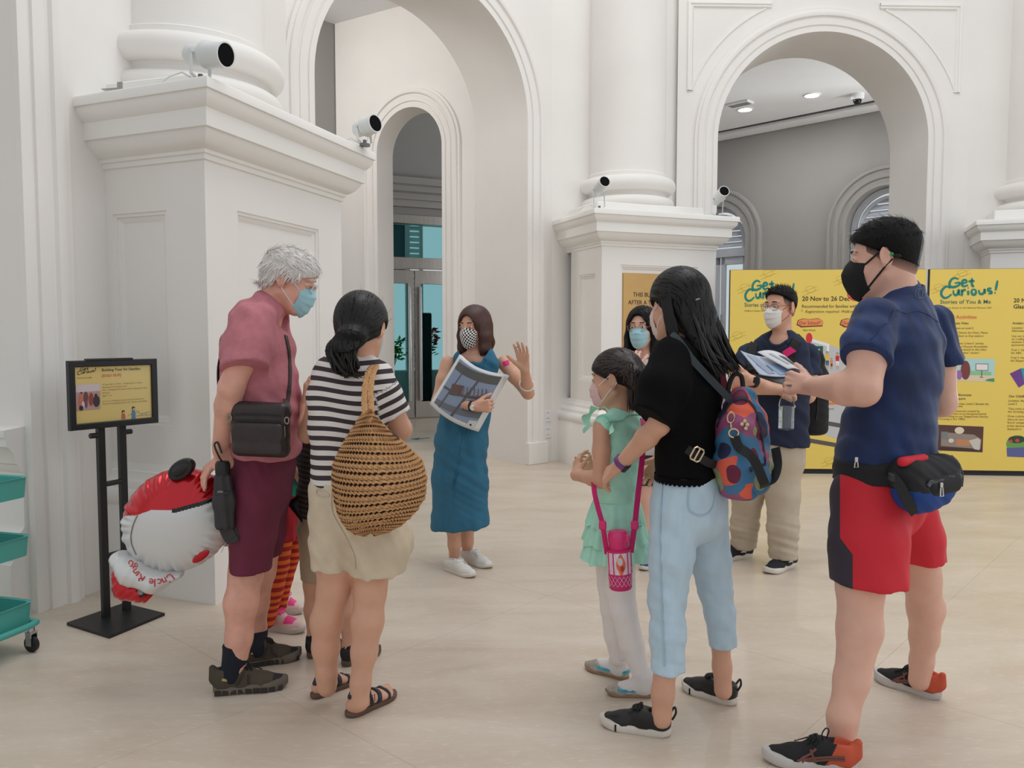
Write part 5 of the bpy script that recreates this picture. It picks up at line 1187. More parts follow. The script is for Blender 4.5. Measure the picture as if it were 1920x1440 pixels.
    so = obj('shorts', V, Q, attr_ramp('red_shorts_print', 'panel', [(0, (206, 30, 48)), (.5, (52, 44, 56))], .7, bump=(70, .1)), fg.root, attrs={'panel': np.clip(.5 + (lim - px) * .05, 0, 1)}); bs = bvh_of(V, Q)
    # shoes
    Mk = mat('shoe_mesh_black', (26, 25, 28), .8, bump=(400, .3)); Ms = mat('sole_grey_white', (196, 192, 188), .6, var=(12, .08)); Mo = mat('shoe_orange', (196, 82, 52), .7, bump=(300, .2)); Ml = mat('lace_black', (16, 16, 17), .8)
    for hl, to, sd, nm in ((ground(1608, 1449), ground(1427, 1424), -1, 'l'), (ground(1766, 1314), ground(1638, 1270), 1, 'r')):
        root, g, bv, uo, q, L = shoe(fg, hl, to, Mk, Ms, 'runner', sd, th=.034, wd=.98, laces=Ml, collar=.094); x = q(1, 0, 0) - q(0, 0, 0)
        me = uo.data; cc = np.array([np.array(pp.center) for pp in me.polygons]) + origin_of(uo); fy = (cc - q(0, 0, 0)) @ unit(q(0, 1, 0) - q(0, 0, 0)); zz = cc[:, 2]
        me.materials.append(Mo); me.polygons.foreach_set('material_index', ((fy < L * .30 - (zz - .05) * .5) & (zz > .03)).astype(np.int32)); me.update()
        # crossing side stripes
        mb = MB()
        for s2 in (-1, 1):
            for (pa, pb, pc) in (((.46, .088), (.56, .05), (.60, .034)), ((.54, .084), (.48, .05), (.44, .034)), ((.14, .066), (.36, .056), (.62, .036)), ((.14, .056), (.36, .046), (.56, .03))):
                drape(mb, [q(s2 * .06, L * a_, b_) for a_, b_ in (pa, pb, pc)], bv, .0075, .0012, 5)
        mb.build('side_stripe', mat('stripe_brown', (112, 68, 60), .6), root)
        mb = MB().tube(spline([q(0, L * .33, .095), q(.0, L * .30, .125), q(-.02, L * .34, .140), q(-.03, L * .38, .125), q(-.01, L * .36, .098)], 6), .0022, 6); mb.build('lace_loop', Ml, root)
    # mask, hair
    mm = mat('mask_black', (20, 19, 21), .85, bump=(300, .15)); mo = fg.mask(mm, mm, False, .012, -.128, 66, .006, lr=.0030)
    e = H(-.086, -.030, .004); MB().sphere(e, .006).build('cord_lock', mat('cord_green', (40, 150, 80), .4), mo); MB().sphere(e + np.array([.016, -.004, -.006]), (.014, .007, .007)).build('cord_toggle', mm, mo)
    fg.fade((.55, -.022)); fg.hair_cap(M_HAIR, .012, (.60, .018), .002, face=[(0, .128, .012, .09, .06, .05), (.075, .045, -.02, .03, .028, .05), (-.075, .045, -.02, .03, .028, .05)], thin=.003)
    V, Q = fg.hairV, fg.hairQ; ctr = H(0, -.02, .03); up = fg.HR[:, 2]; fw = fg.HR[:, 1]
    def dirf(pp, n): 
        t = np.dot(pp - ctr, up); return fw * (1.0 if t > .05 else .1) + up * (.15 if t > .05 else -1.0)
    fg.tufts(V, Q, M_HAIR, 2600, dirf, (.010, .016), .0022, fg.hair_o, 2, lift=.06, seg=2, keep=lambda pp, n: np.dot(pp - ctr, up) < .06)
    fg.tufts(V, Q, M_HAIR, 1800, dirf, (.016, .03), .0035, fg.hair_o, 3, lift=.3, keep=lambda pp, n: np.dot(pp - ctr, up) > .04)
    fg.tufts(V, Q, M_STRAND, 160, lambda pp, n: fw * .6 + up * .3, (.025, .04), .0035, fg.hair_o, 5, lift=.6, keep=lambda pp, n: np.dot(pp - ctr, up) > .055)
    return fg, bt, bs
fg_blue, bt_blue, bs_blue = blue_man()
# ================================================================ woman in black with the backpack
M_SOCK = mat('sock_dark', (22, 26, 40), .9, bump=(220, .2), stretch=(4, 4, 1))
M_WSOLE = mat('white_rubber', (214, 208, 198), .6, var=(14, .08))
def woman_black():
    fg = Fig('woman in black blouse and pale jeans with long black hair, holding the girl', 2.84, ground(1290, 1345)); p = fg.p; S = fg.S
    f = unit((-.9, .43, 0)); rt = unit((f[1], -f[0], 0))
    H = fg.head(p(1270, 573), (-.56, .82, -.08), 1.0); fg.neck(p(1292, 655, .02), .047, .05)
    fg.torso(S, [(1290, 672, 0, .12, .07), (1288, 720, 0, .13, .085), (1286, 800, 0, .125, .085), (1292, 900, 0, .145, .10)], rt)
    fg.arm(p(1262, 680, -.13), p(1236, 796, -.15), p(1160, 874, -.01), (.042, .035, .036, .023))
    fg.arm(p(1310, 685, .14), p(1290, 800, .20), p(1242, 860, .38), (.042, .034, .034, .022))
    fg.hand(p(1160, 874, -.005), p(1128, 898, .07) - p(1160, 874, -.005), (-.35, .6, -.5), (-.6, 0, 1), .95, (14, 22, 26, 30), 7, 15, .6)
    fg.hand(p(1242, 860, .38), p(1226, 884, .39) - p(1242, 860, .38), (-.3, -.6, -.3), (0, 0, 1), .92, (25, 30, 30, 32), 5, 15, .6)
    fg.leg([p(1266, 940, -.05), p(1256, 1090, -.09), p(1251, 1200, -.12), p(1243, 1300, -.13), p(1240, 1348, -.13)], [.07, .055, .046, .036, .034])
    fg.leg([p(1312, 940, .08), p(1336, 1080, .10), p(1350, 1190, .10), p(1354, 1250, .10), p(1356, 1295, .09)], [.066, .050, .038, .032, .033])
    fg.body(M_SKIN_B, .0085)
    Mb = mat('black_knit', (11, 11, 13), .9, var=(8, .25), bump=(120, .15), spec=.15)
    T = SDF(); a = p(1264, 672, -.10); b = p(1226, 788, -.16); T.chain([a, p(1244, 726, -.15), b, b + unit(b - a) * .04], [(.075, .085), (.082, .09), (.066, .098), (.066, .1)], .03, (1, -.3, .3)); T.trim(b, unit(b - a) + np.array([-.25, 0, 0]), .18)
    a = p(1316, 676, .12); b = p(1300, 800, .17); T.chain([a, b, b + unit(b - a) * .04], [(.075, .08), (.07, .09), (.07, .09)], .03, (1, 0, 0)); T.trim(b, b - a, .15)
    fg.torso(T, [(1292, 654, .02, .075, .055), (1294, 682, 0, .155, .085), (1292, 730, 0, .160, .108), (1290, 800, 0, .150, .108), (1290, 860, 0, .148, .106), (1292, 912, 0, .154, .112)], rt, .035)
    T.cut(p(1290, 889), (0, 0, -1), .003); T.fold(folds(.004, .10, (.5, .2, .8), 11)); T.fold(folds(.004, .16, (1, .3, .1), 12))
    V, Q = T.mesh(.0068); bl = obj('blouse', V, Q, Mb, fg.root); bt = bvh_of(V, Q)
    # scalloped lace hem
    mb = MB(); z = p(1290, 889)[2]; C = p(1290, 889); n = 44; V2 = []; Fc = []
    for i in range(n * 4 + 1):
        t = 2 * math.pi * i / (n * 4); q = C + rt * .153 * math.cos(t) + f * .111 * math.sin(t); dz = -.012 - .007 * abs(math.sin(t * n / 2)); o_ = unit(q - C) * .003
        V2 += [q + o_ + np.array([0, 0, .006]), q + o_ * 1.4 + np.array([0, 0, dz])]
    mb.add(V2, [(2 * i, 2 * i + 1, 2 * i + 3, 2 * i + 2) for i in range(n * 4)]); mb.build('lace_hem', Mb, bl)
    Mj = mat('pale_denim', (188, 212, 228), .8, var=(26, .06), bump=(160, .2), stretch=(1, 1, .35))
    T = SDF(); fg.torso(T, [(1292, 870, 0, .135, .10), (1294, 915, .01, .160, .122), (1296, 955, .01, .160, .128)], rt, .03)
    le = p(1252, 1268, -.125); T.chain([p(1268, 950, -.05), p(1258, 1050, -.08), p(1251, 1120, -.09), p(1252, 1190, -.11), le], [.092, .076, .064, .060, .058], .02); T.trim(p(1252, 1258, -.125), (0, 0, -1), .12)
    re = p(1357, 1220, .10); T.chain([p(1316, 950, .08), p(1332, 1050, .10), p(1340, 1100, .10), p(1350, 1150, .10), re], [.092, .074, .062, .055, .050], .02); T.trim(p(1357, 1212, .10), (.03, 0, -1), .10)
    T.fold(folds(.0020, .06, (.25, .1, 1), 21, lambda P: np.clip((1.1 - P[:, 2]) * 3, 0.15, 1))); T.fold(folds(.003, .09, (.7, .3, .6), 22))
    V, Q = T.mesh(.0068); je = obj('jeans', V, Q, Mj, fg.root); bj = bvh_of(V, Q); Mseam = mat('denim_seam', (168, 194, 212), .85)
    mb = MB(); drape(mb, [p(1243, 905, -.3), p(1238, 1000, -.3), p(1241, 1120, -.3), p(1246, 1250, -.3)], bj, .005, .0022); mb.build('side_seam', Mseam, je)
    mb = MB(); drape(mb, [p(1292, 912, -.3), p(1290, 945, -.3), p(1296, 960, -.3), p(1318, 966, -.3), p(1336, 950, -.3), p(1340, 915, -.3)], bj, .0045, .0018); mb.build('back_pocket', Mseam, je)
    Mk = mat('shoe_leather_black', (20, 20, 22), .42, bump=(90, .12)); Ml = mat('lace_black', (16, 16, 17), .8)
    for hl, to, sd in ((ground(1259, 1381), ground(1124, 1358), -1), (ground(1382, 1324), ground(1278, 1288), 1)):
        root, g, bv, uo, q, L = shoe(fg, hl, to, Mk, M_WSOLE, 'sneaker', sd, th=.030, wd=1.0, laces=Ml, collar=.078, hgt=.95)
        mb = MB(); ol = sole_outline(L, 1.0, sd); 
        for s2 in (-1, 1):
            y = .74 * L; x = np.interp(.74, [.55, .70, .82], [.140, .163, .155]) * L * s2; mb.box(q(x * .985 - .016 * L * sd, y, .015), (.006, .006, .024), q(1, 0, 0) - q(0, 0, 0), q(0, 1, 0) - q(0, 0, 0))
        mb.build('sole_stripe', Ml, root, kind='stuff')
        mb = MB().tube(spline([q(0, -.002, .06), q(0, -.014, .085), q(0, -.010, .105), q(0, .004, .085)], 5), .004, 6); mb.build('heel_tab', Mk, root)
    fg.mask(mat('mask_blush', (226, 204, 200), .8), M_SURG2, True)
    def ex(S_): S_.chain([H(0, -.05, .03), H(.008, -.085, -.05), H(.012, -.105, -.125), H(.016, -.112, -.185)], [(.076, .06), (.072, .046), (.066, .036), (.045, .02)], .03, fg.HR[:, 0])
    fg.hair_cap(M_HAIR, .013, None, 0, ex, face=[(0, .115, -.012, .07, .06, .07), (.02, .10, -.06, .075, .10, .07), (-.075, .05, -.03, .035, .05, .055)], ears=False)
    V, Q = fg.hairV, fg.hairQ; R = fg.HR; up = R[:, 2]; fw = R[:, 1]
    def dirf(pp, n_):
        l = (pp - H(0, 0, 0)) @ R
        if l[2] > .03: return -fw * 1.0 - up * (.2 + max(0, -l[1]) * 6)
        return -up - fw * .25
    fg.tufts(V, Q, M_STRAND, 2200, dirf, (.06, .11), .0040, fg.hair_o, 7, lift=.03, seg=5, follow=bvh_of(V, Q))
    rnd = random.Random(8); paths = []
    for i in range(150):
        a = rnd.uniform(-1, 1); x0 = a * .066; dpt = rnd.uniform(-.02, .03)
        A = H(x0 * .9, -.10 - .01 * (1 - a * a) + dpt * .3, rnd.uniform(-.03, .02)); B = H(x0 * 1.05 + .012, -.115 + dpt, -.09); C_ = H(x0 * 1.1 + .03 + rnd.gauss(0, .006), -.135 + dpt + rnd.gauss(0, .006), -.16 - rnd.random() * .02); D = H(x0 * .95 + .055 + rnd.gauss(0, .012), -.165 + dpt + rnd.gauss(0, .012), -.215 - rnd.random() * .045)
        paths.append(spline([A, B, C_, D], 5))
    fg.locks(paths, M_STRAND, fg.hair_o, .0052, 3)
    paths = []
    for i in range(60):   # side hair falling in front of the ear
        z0 = rnd.uniform(.02, .05); paths.append(spline([H(-.086, -.03 + rnd.uniform(-.03, .03), z0), H(-.090, -.045 + rnd.uniform(-.02, .02), -.04), H(-.082, -.06 + rnd.uniform(-.02, .02), -.11 - rnd.random() * .03), H(-.07 + rnd.gauss(0, .006), -.085 + rnd.gauss(0, .01), -.17 - rnd.random() * .03)], 5))
    fg.locks(paths, M_STRAND, fg.hair_o, .0048, 4)
    c = H(-.01, -.112, .005); MB().tube([c + R[:, 0] * x * .03 + up * (.004 * math.cos(x * 1.5)) - fw * .012 for x in (-1, -.5, 0, .5, 1)], .003, 6).build('hair_tie', mat('tie_silver', (170, 168, 176), .3, .6), fg.hair_o)
    c = H(-.01, -.06, .118); mb = MB(); 
    for sg in (-1, 1): mb.sphere(c + R[:, 0] * sg * .014, (.014, .008, .009), 10, 6, R)
    mb.build('hair_clip', mat('clip_grey', (70, 66, 72), .5), fg.hair_o)
    # fitness band
    w = lerp(p(1236, 796, -.15), p(1160, 874, -.01), .90); ax = p(1160, 874, -.01) - p(1236, 796, -.15); mb = MB(); ring_on(mb, w, ax, .0265, .020, .005); wb = mb.build('wrist_band', mat('band_purple', (112, 62, 128), .5), fg.root, smooth=True)
    d_ = unit(np.cross(ax, (0, 1, .6))); MB().box(w + unit(np.array([.35, -.75, -.45]) - unit(ax) * np.dot(unit(ax), (.35, -.75, -.45))) * .031, (.034, .017, .008), unit(ax), np.cross(unit(ax), (.35, -.75, -.45)), (.35, -.75, -.45), bev=.003).build('band_display', M_BLACK, wb)
    return fg, bt, f, rt
fgB, btB, fB, rB = woman_black()
# ---- backpack on her back
def patchwork():
    m = mat('patchwork_print', (60, 90, 150), .75, bump=(260, .15)); t = NT(m); b = t.n['Principled BSDF']
    tc = t.add('ShaderNodeTexCoord'); mp = t.add('ShaderNodeMapping'); t.link(tc.outputs['Object'], mp.inputs[0]); mp.inputs['Scale'].default_value = (1, 1, .8)
    vo = t.add('ShaderNodeTexVoronoi', ins={'Scale': 15.0, 'Randomness': 1.0}); t.link(mp.outputs[0], vo.inputs[0]); sp_ = t.add('ShaderNodeSeparateColor'); t.link(vo.outputs['Color'], sp_.inputs[0])
    def ramp(cols):
        r = t.add('ShaderNodeValToRGB'); r.color_ramp.interpolation = 'CONSTANT'; e = r.color_ramp.elements
        while len(e) < len(cols): e.new(.5)
        for i, c in enumerate(cols): e[i].position = i / len(cols); e[i].color = RGB(c)
        return r
    r1 = ramp([(58, 112, 152), (222, 96, 72), (146, 70, 112), (36, 44, 78), (66, 116, 154), (150, 84, 118)]); t.link(sp_.outputs[0], r1.inputs[0])
    v2 = t.add('ShaderNodeTexVoronoi', ins={'Scale': 11.0}); t.link(mp.outputs[0], v2.inputs[0]); s2 = t.add('ShaderNodeSeparateColor'); t.link(v2.outputs['Color'], s2.inputs[0])
    r2 = ramp([(30, 36, 72), (104, 32, 60), (142, 150, 108), (34, 40, 78), (122, 62, 116), (96, 40, 58)]); t.link(s2.outputs[1], r2.inputs[0])
    lt = t.add('ShaderNodeMath', operation='LESS_THAN', ins={1: .40}); t.link(v2.outputs['Distance'], lt.inputs[0])
    mx = t.add('ShaderNodeMix', data_type='RGBA'); t.link(lt.outputs[0], mx.inputs[0]); t.link(r1.outputs[0], mx.inputs[6]); t.link(r2.outputs[0], mx.inputs[7]); t.link(mx.outputs[2], b.inputs['Base Color'])
    return m
def backpack_print():
    p = fgB.p; Mp = patchwork(); Mst = mat('strap_black', (24, 25, 28), .7, bump=(300, .2)); Mg = mat('buckle_gold', (206, 186, 158), .25, .9)
    root = empty('backpack', p(1393, 935, .02), 'multicoloured patchwork backpack on the back of the woman in black', 'backpack')
    T = SDF(); T.chain([p(1392, 752, -.06), p(1391, 800, -.065), p(1392, 870, -.07), p(1392, 918, -.07)], [(.085, .050), (.130, .080), (.145, .090), (.122, .074)], .04, rB)
    T.cut(p(1392, 929, -.07), (0, 0, -1), .03); T.fold(folds(.004, .08, (.3, .3, 1), 31))
    V, Q = T.mesh(.005); bo = obj('bag_body', V, Q, Mp, root); bv = bvh_of(V, Q)
    T = SDF(); c1 = p(1420, 880, -.10); T.chain([p(1424, 852, -.11), p(1423, 905, -.11)], [(.085, .036), (.088, .04)], .02, rB); T.build('front_pocket', Mp, root, .005)
    mb = MB()
    drape(mb, [p(1345, 800, -.4), p(1362, 768, -.4), p(1380, 750, -.35), p(1400, 750, -.3), p(1420, 780, -.3), p(1432, 850, -.3), p(1436, 900, -.3)], bv, .010, .003); mb.build('zip', mat('zip_dark', (38, 40, 58), .6), root)
    for nm, pts, w in (('shoulder_strap', [p(1247, 656, -.02), p(1262, 645, -.12), p(1305, 680, -.165), p(1362, 742, -.12), p(1376, 758, -.12)], .024),):
        mb = MB(); P = [np.array(btB.find_nearest(Vector(x))[0]) + np.array([.0, -.006, .002]) for x in pts[:3]] + pts[3:]; band(mb, P, (.6 * w, 0, .8 * w), .004, 6); mb.build(nm, mat('strap_slate', (50, 60, 66), .7, bump=(300, .2)), root)
    mb = MB(); band(mb, [p(1340, 655, .02), p(1350, 680, -.02), p(1358, 720, -.06), p(1370, 750, -.08)], (.022, .0, .0), .006, 5); mb.build('shoulder_strap', mat('strap_wine', (128, 26, 58), .6), root)
    mb = MB().tube(spline([p(1368, 755, -.09), p(1366, 728, -.09), p(1376, 703, -.085), p(1390, 706, -.08), p(1393, 735, -.08), p(1390, 752, -.08)], 6), .008, 8); mb.build('grab_handle', Mst, root)
    def sf(px, py, o=.006, d=-.12):
        o_ = Vector((0, 0, CZ)); h = bv.ray_cast(o_, (Vector(p(px, py)) - o_).normalized()); return np.array(h[0]) + np.array(h[1]) * o if h[0] is not None else p(px, py, d)
    # lower strap with buckle, side strap with clip
    mb = MB(); band(mb, [p(1288, 842, -.215), p(1312, 858, -.20), p(1330, 868, -.17), p(1345, 872, -.14)], (.018, 0, .022), .004, 5); mb.build('lower_strap', Mst, root)
    def frame_(c, ex, ey, w, h, r): return [c + ex * a * w / 2 + ey * b * h / 2 for a, b in ((-1, -.7), (-.7, -1), (.7, -1), (1, -.7), (1, .7), (.7, 1), (-.7, 1), (-1, .7))]
    ex_ = unit(p(1325, 863, -.19) - p(1292, 846, -.22)); ey_ = np.array([.25, -.1, .96]); c = p(1307, 852, -.222); ey_ = unit(ey_ - ex_ * np.dot(ex_, ey_))
    mb = MB().tube(frame_(c, ex_, ey_, .040, .044, 0), .0032, 8, closed=True); mb.tube([c - ey_ * .02, c + ey_ * .02], .003, 6); mb.build('buckle', Mg, root)
    mb = MB(); P = [sf(1378, 818, .012), sf(1385, 838, .012), sf(1400, 866, .05), sf(1416, 892, .05), p(1434, 912, -.16), p(1450, 900, -.12), p(1458, 872, -.07), p(1454, 840, -.02)]; band(mb, P, (.026, -.012, .012), .004, 6); mb.build('side_strap', Mst, root)
    c = sf(1372, 786, .010); mb = MB().tube([c + np.array([.012 * math.cos(a), -.003 * math.sin(a), .018 * math.sin(a)]) for a in [6.28 * i / 16 for i in range(16)]], .0034, 8, closed=True); mb.tube([c - np.array([0, 0, .018]), c - np.array([-.002, 0, .042])], .0045, 8)
    c2 = sf(1376, 812, .010); mb.tube([c2 + np.array([.016 * math.cos(a), -.003, .014 * math.sin(a)]) for a in [6.28 * i / 16 for i in range(16)]], .0034, 8, closed=True); mb.build('snap_hook', Mg, root)
    mb = MB(); c = np.array(bv.find_nearest(Vector(p(1412, 787, -.3)))[0]); 
    for a, (x, z) in enumerate(((0, .012), (.009, .0), (-.009, .002), (.004, -.012))): mb.sphere(c + np.array([x, -.004, z]), (.008, .004, .007), 8, 6)
    mb.build('metal_badge', Mg, root)
backpack_print()
# ================================================================ girl in the mint dress
def girl_mint():
    fg = Fig('girl in a mint ruffled dress and white tights with a pink mask', 3.08, ground(1165, 1285)); p = fg.p; S = fg.S
    f = unit((-.85, .5, 0)); rt = unit((f[1], -f[0], 0))
    H = fg.head(p(1154, 712), (-.9, .40, -.14), .90); fg.neck(p(1166, 778, 0), .036, .040, -.015)
    fg.torso(S, [(1164, 792, 0, .095, .055), (1160, 840, 0, .095, .065), (1156, 930, 0, .088, .065), (1156, 1000, 0, .10, .075)], rt)
    fg.arm(p(1128, 800, -.10), p(1127, 900, -.10), p(1080, 890, .03), (.033, .029, .029, .022), .015); fg.arm(p(1192, 800, .10), p(1185, 880, .15), p(1110, 888, .18), (.032, .026, .026, .02), .015)
    fg.hand(p(1080, 890, .03), np.array([.10, .5, .75]), (.9, .2, -.2), (-.5, -.6, .6), .74, (20, 25, 30, 32), 8, 10, .7); fg.hand(p(1110, 888, .18), np.array([-.7, -.1, .5]), (.2, -.9, .2), (0, 0, 1), .72, (20, 20, 25, 25), 6, 15, .6)
    fg.leg([p(1142, 1030, .06), p(1148, 1135, .05), p(1152, 1190, .07), p(1159, 1225, .085)], [.045, .036, .030, .018]); fg.leg([p(1162, 1030, -.04), p(1166, 1135, -.06), p(1180, 1200, -.045), p(1202, 1255, -.05)], [.045, .038, .030, .018])
    fg.body(M_SKIN_B, .008)
    Mm = mat('mint_cotton', (176, 234, 212), .8, var=(24, .07), bump=(180, .15))
    T = SDF(); fg.torso(T, [(1166, 776, .0, .060, .048), (1164, 798, 0, .102, .066), (1160, 840, 0, .108, .078), (1156, 900, 0, .104, .080), (1155, 945, 0, .106, .082)], rt, .025); T.seg(p(1150, 792, -.05), p(1132, 796, -.095), .040, .038, .02); T.seg(p(1182, 790, .05), p(1194, 794, .09), .040, .038, .02); T.ell(p(1172, 764, 0), (.055, .055, .03), None, .01, '-')
    T.cut(p(1155, 941), (0, 0, -1), .003); T.fold(folds(.003, .07, (.4, .2, 1), 41)); V, Q = T.mesh(.006); dr = obj('dress_bodice', V, Q, Mm, fg.root); bt = bvh_of(V, Q)
    def tier(y0, y1, A0, B0, A1, B1, seed, flare=.010):
        C0 = p(1155, y0); C1 = p(1154, y1); n = 150; rows = 9; V2 = []; rnd = random.Random(seed); ph = [rnd.uniform(0, 6.28) for _ in range(4)]
        for j in range(rows + 1):
            t = j / rows; C = lerp(C0, C1, t); A = A0 + (A1 - A0) * t ** .8; B = B0 + (B1 - B0) * t ** .8
            for i in range(n):
                a = 2 * math.pi * i / n; w = flare * (t ** .7) * (math.sin(11 * a + ph[0] + .8 * math.sin(3 * a + ph[1])) * .6 + math.sin(17 * a + ph[2]) * .4); q = C + rt * (A + w) * math.cos(a) + f * (B + w) * math.sin(a); q[2] += .006 * math.sin(7 * a + ph[3]) * t; V2.append(q)
        Fc = [(j * n + i, (j + 1) * n + i, (j + 1) * n + (i + 1) % n, j * n + (i + 1) % n) for j in range(rows) for i in range(n)]
        o = obj('ruffle_tier', V2, Fc, Mm, dr); return o
    tier(936, 980, .106, .082, .132, .110, 1); tier(968, 1015, .118, .095, .142, .120, 2); tier(1004, 1044, .128, .106, .152, .130, 3, .012)
    for sg, c, ax in ((-1, p(1130, 795, -.105), unit((-.35, -.55, .25))), (1, p(1192, 795, .105), unit((.35, .6, .2)))):   # fluttered shoulder ruffles
        n = 60; V2 = []; e1_ = unit(np.cross(ax, (0, 0, 1))); e2_ = np.cross(e1_, ax)
        for j in range(6):
            t = j / 5
            for i in range(n + 1):
                a = -2.2 + 4.4 * i / n; r = .046 + .016 * t; w = .006 * t * math.sin(i * .55); q = c + (e2_ * math.cos(a) + e1_ * math.sin(a)) * (r + w) + ax * (.012 + .046 * t * math.cos(a * .55) + .010 * t * math.sin(i * .55 + 1.2)) + np.array([0, 0, .012 - .022 * t]); V2.append(q)
        obj('shoulder_ruffle', V2, [(j * (n + 1) + i, j * (n + 1) + i + 1, (j + 1) * (n + 1) + i + 1, (j + 1) * (n + 1) + i) for j in range(5) for i in range(n)], Mm, dr)
    mb = MB(); drape(mb, [p(1140, 785, -.2), p(1160, 775, -.2), p(1185, 772, -.1), p(1198, 778, .05)], bt, .010, .003); mb.build('neck_binding', Mm, dr)
    Mt = mat('white_tights', (240, 235, 233), .8, bump=(300, .15)); T = SDF()
    T.chain([p(1142, 1025, .06), p(1146, 1095, .05), p(1150, 1140, .05), p(1154, 1190, .07), p(1159, 1232, .083)], [.062, .054, .050, .045, .034], .012); T.chain([p(1162, 1025, -.04), p(1162, 1095, -.05), p(1168, 1140, -.06), p(1184, 1205, -.045), p(1202, 1262, -.05)], [.064, .058, .052, .047, .036], .012)
    T.fold(folds(.0015, .03, (.1, 0, 1), 43)); T.build('tights', Mt, fg.root, .006)
    Msk = mat('white_ribbed_sock', (234, 229, 228), .9, bump=(260, .4), stretch=(6, 6, .2)); Msv = mat('silver_flat', (176, 170, 160), .4, .35, var=(30, .15)); Mtq = mat('turquoise_trim', (64, 168, 196), .35, .3, var=(60, .3))
    for hl, to, sd, ak in ((ground(1179, 1276), ground(1097, 1250), 1, p(1160, 1228, .083)), (ground(1226, 1306), ground(1134, 1302), -1, p(1203, 1258, -.05))):
        T = SDF(); v = unit(to - hl); L = np.linalg.norm(to - hl); T.chain([ak, hl + v * L * .22 + np.array([0, 0, .075]), hl + v * L * .2 + np.array([0, 0, .038])], [.036, .033, .032], .015); T.chain([hl + v * L * .2 + np.array([0, 0, .045]), hl + v * L * .66 + np.array([0, 0, .027])], [.033, .026], .02); T.build('sock', Msk, fg.root, .0055)
        root, g, bv, uo, q, L = shoe(fg, hl, to, Msv, mat('tan_sole', (150, 120, 96), .7), 'flat', sd, th=.012, wd=1.0, name='shoe')
        mb = MB(); P = [q(.128 * L * math.sin(a), L * (.37 - .355 * math.cos(a)), .030 + .006 * math.cos(a)) for a in [2 * math.pi * i / 24 for i in range(25)]]; drape(mb, P, bv, .011, .003, 2); mb.build('sequin_trim', Mtq, root)
    fg.mask(mat('mask_pink', (226, 190, 192), .8), M_SURG2, True, lr=.0022)
    def ex(S_): S_.chain([H(-.045, -.085, .045), H(-.066, -.10, .005), H(-.070, -.092, -.06), H(-.064, -.076, -.115)], [.030, .034, .028, .010], .012); S_.chain([H(.045, -.085, .045), H(.066, -.10, .005), H(.070, -.092, -.05)], [.028, .030, .014], .012)
    Mh = mat('hair_dark_brown', (30, 22, 20), .42, var=(30, .4), bump=(70, .5), stretch=(6, 6, 1), spec=.15); Mhs = mat('hair_strand_brown', (48, 36, 32), .36, spec=.5)
    fg.hair_cap(Mh, .012, (.55, .0), .0, ex, face=[(0, .125, -.002, .09, .06, .062), (.07, .05, -.04, .03, .03, .05), (-.07, .05, -.04, .03, .03, .05)])
    V, Q = fg.hairV, fg.hairQ; R = fg.HR; up = R[:, 2]; fw = R[:, 1]
    tie = H(-.04, -.088, .05)
    def dirf(pp, n_):
        l = (pp - H(0, 0, 0)) @ R
        return (tie - pp) if l[1] > -.085 else -up * 1.0 + fw * .15
    fg.tufts(V, Q, Mhs, 1500, dirf, (.04, .075), .0036, fg.hair_o, 9, lift=.03, seg=4, follow=bvh_of(V, Q))
    fg.tufts(V, Q, Mhs, 60, lambda pp, n_: up * .6 - fw * .5, (.015, .035), .0014, fg.hair_o, 10, lift=.4, seg=3, keep=lambda pp, n_: np.dot(pp - H(0, 0, 0), up) > .06)
    mb = MB(); rnd = random.Random(5); paths = []
    for i in range(70):
        a = rnd.uniform(0, 6.28); r = .030 * math.sqrt(rnd.random()); o_ = R[:, 0] * r * math.cos(a) + fw * r * math.sin(a) * .8; paths.append(spline([tie + o_ * .5, H(-.068, -.104, .01) + o_, H(-.072, -.094, -.06) + o_ * .9, H(-.064 + rnd.gauss(0, .006), -.076 + rnd.gauss(0, .006), -.12 - rnd.random() * .02) + o_ * .4], 4))
    fg.locks(paths, Mhs, fg.hair_o, .005, 2)
    MB().sphere(H(-.03, -.062, .098), (.012, .009, .009), 10, 8).build('hair_clip', mat('clip_pearl', (220, 190, 186), .3), fg.hair_o)
    return fg, f, rt
fgG, fG_, rG = girl_mint()
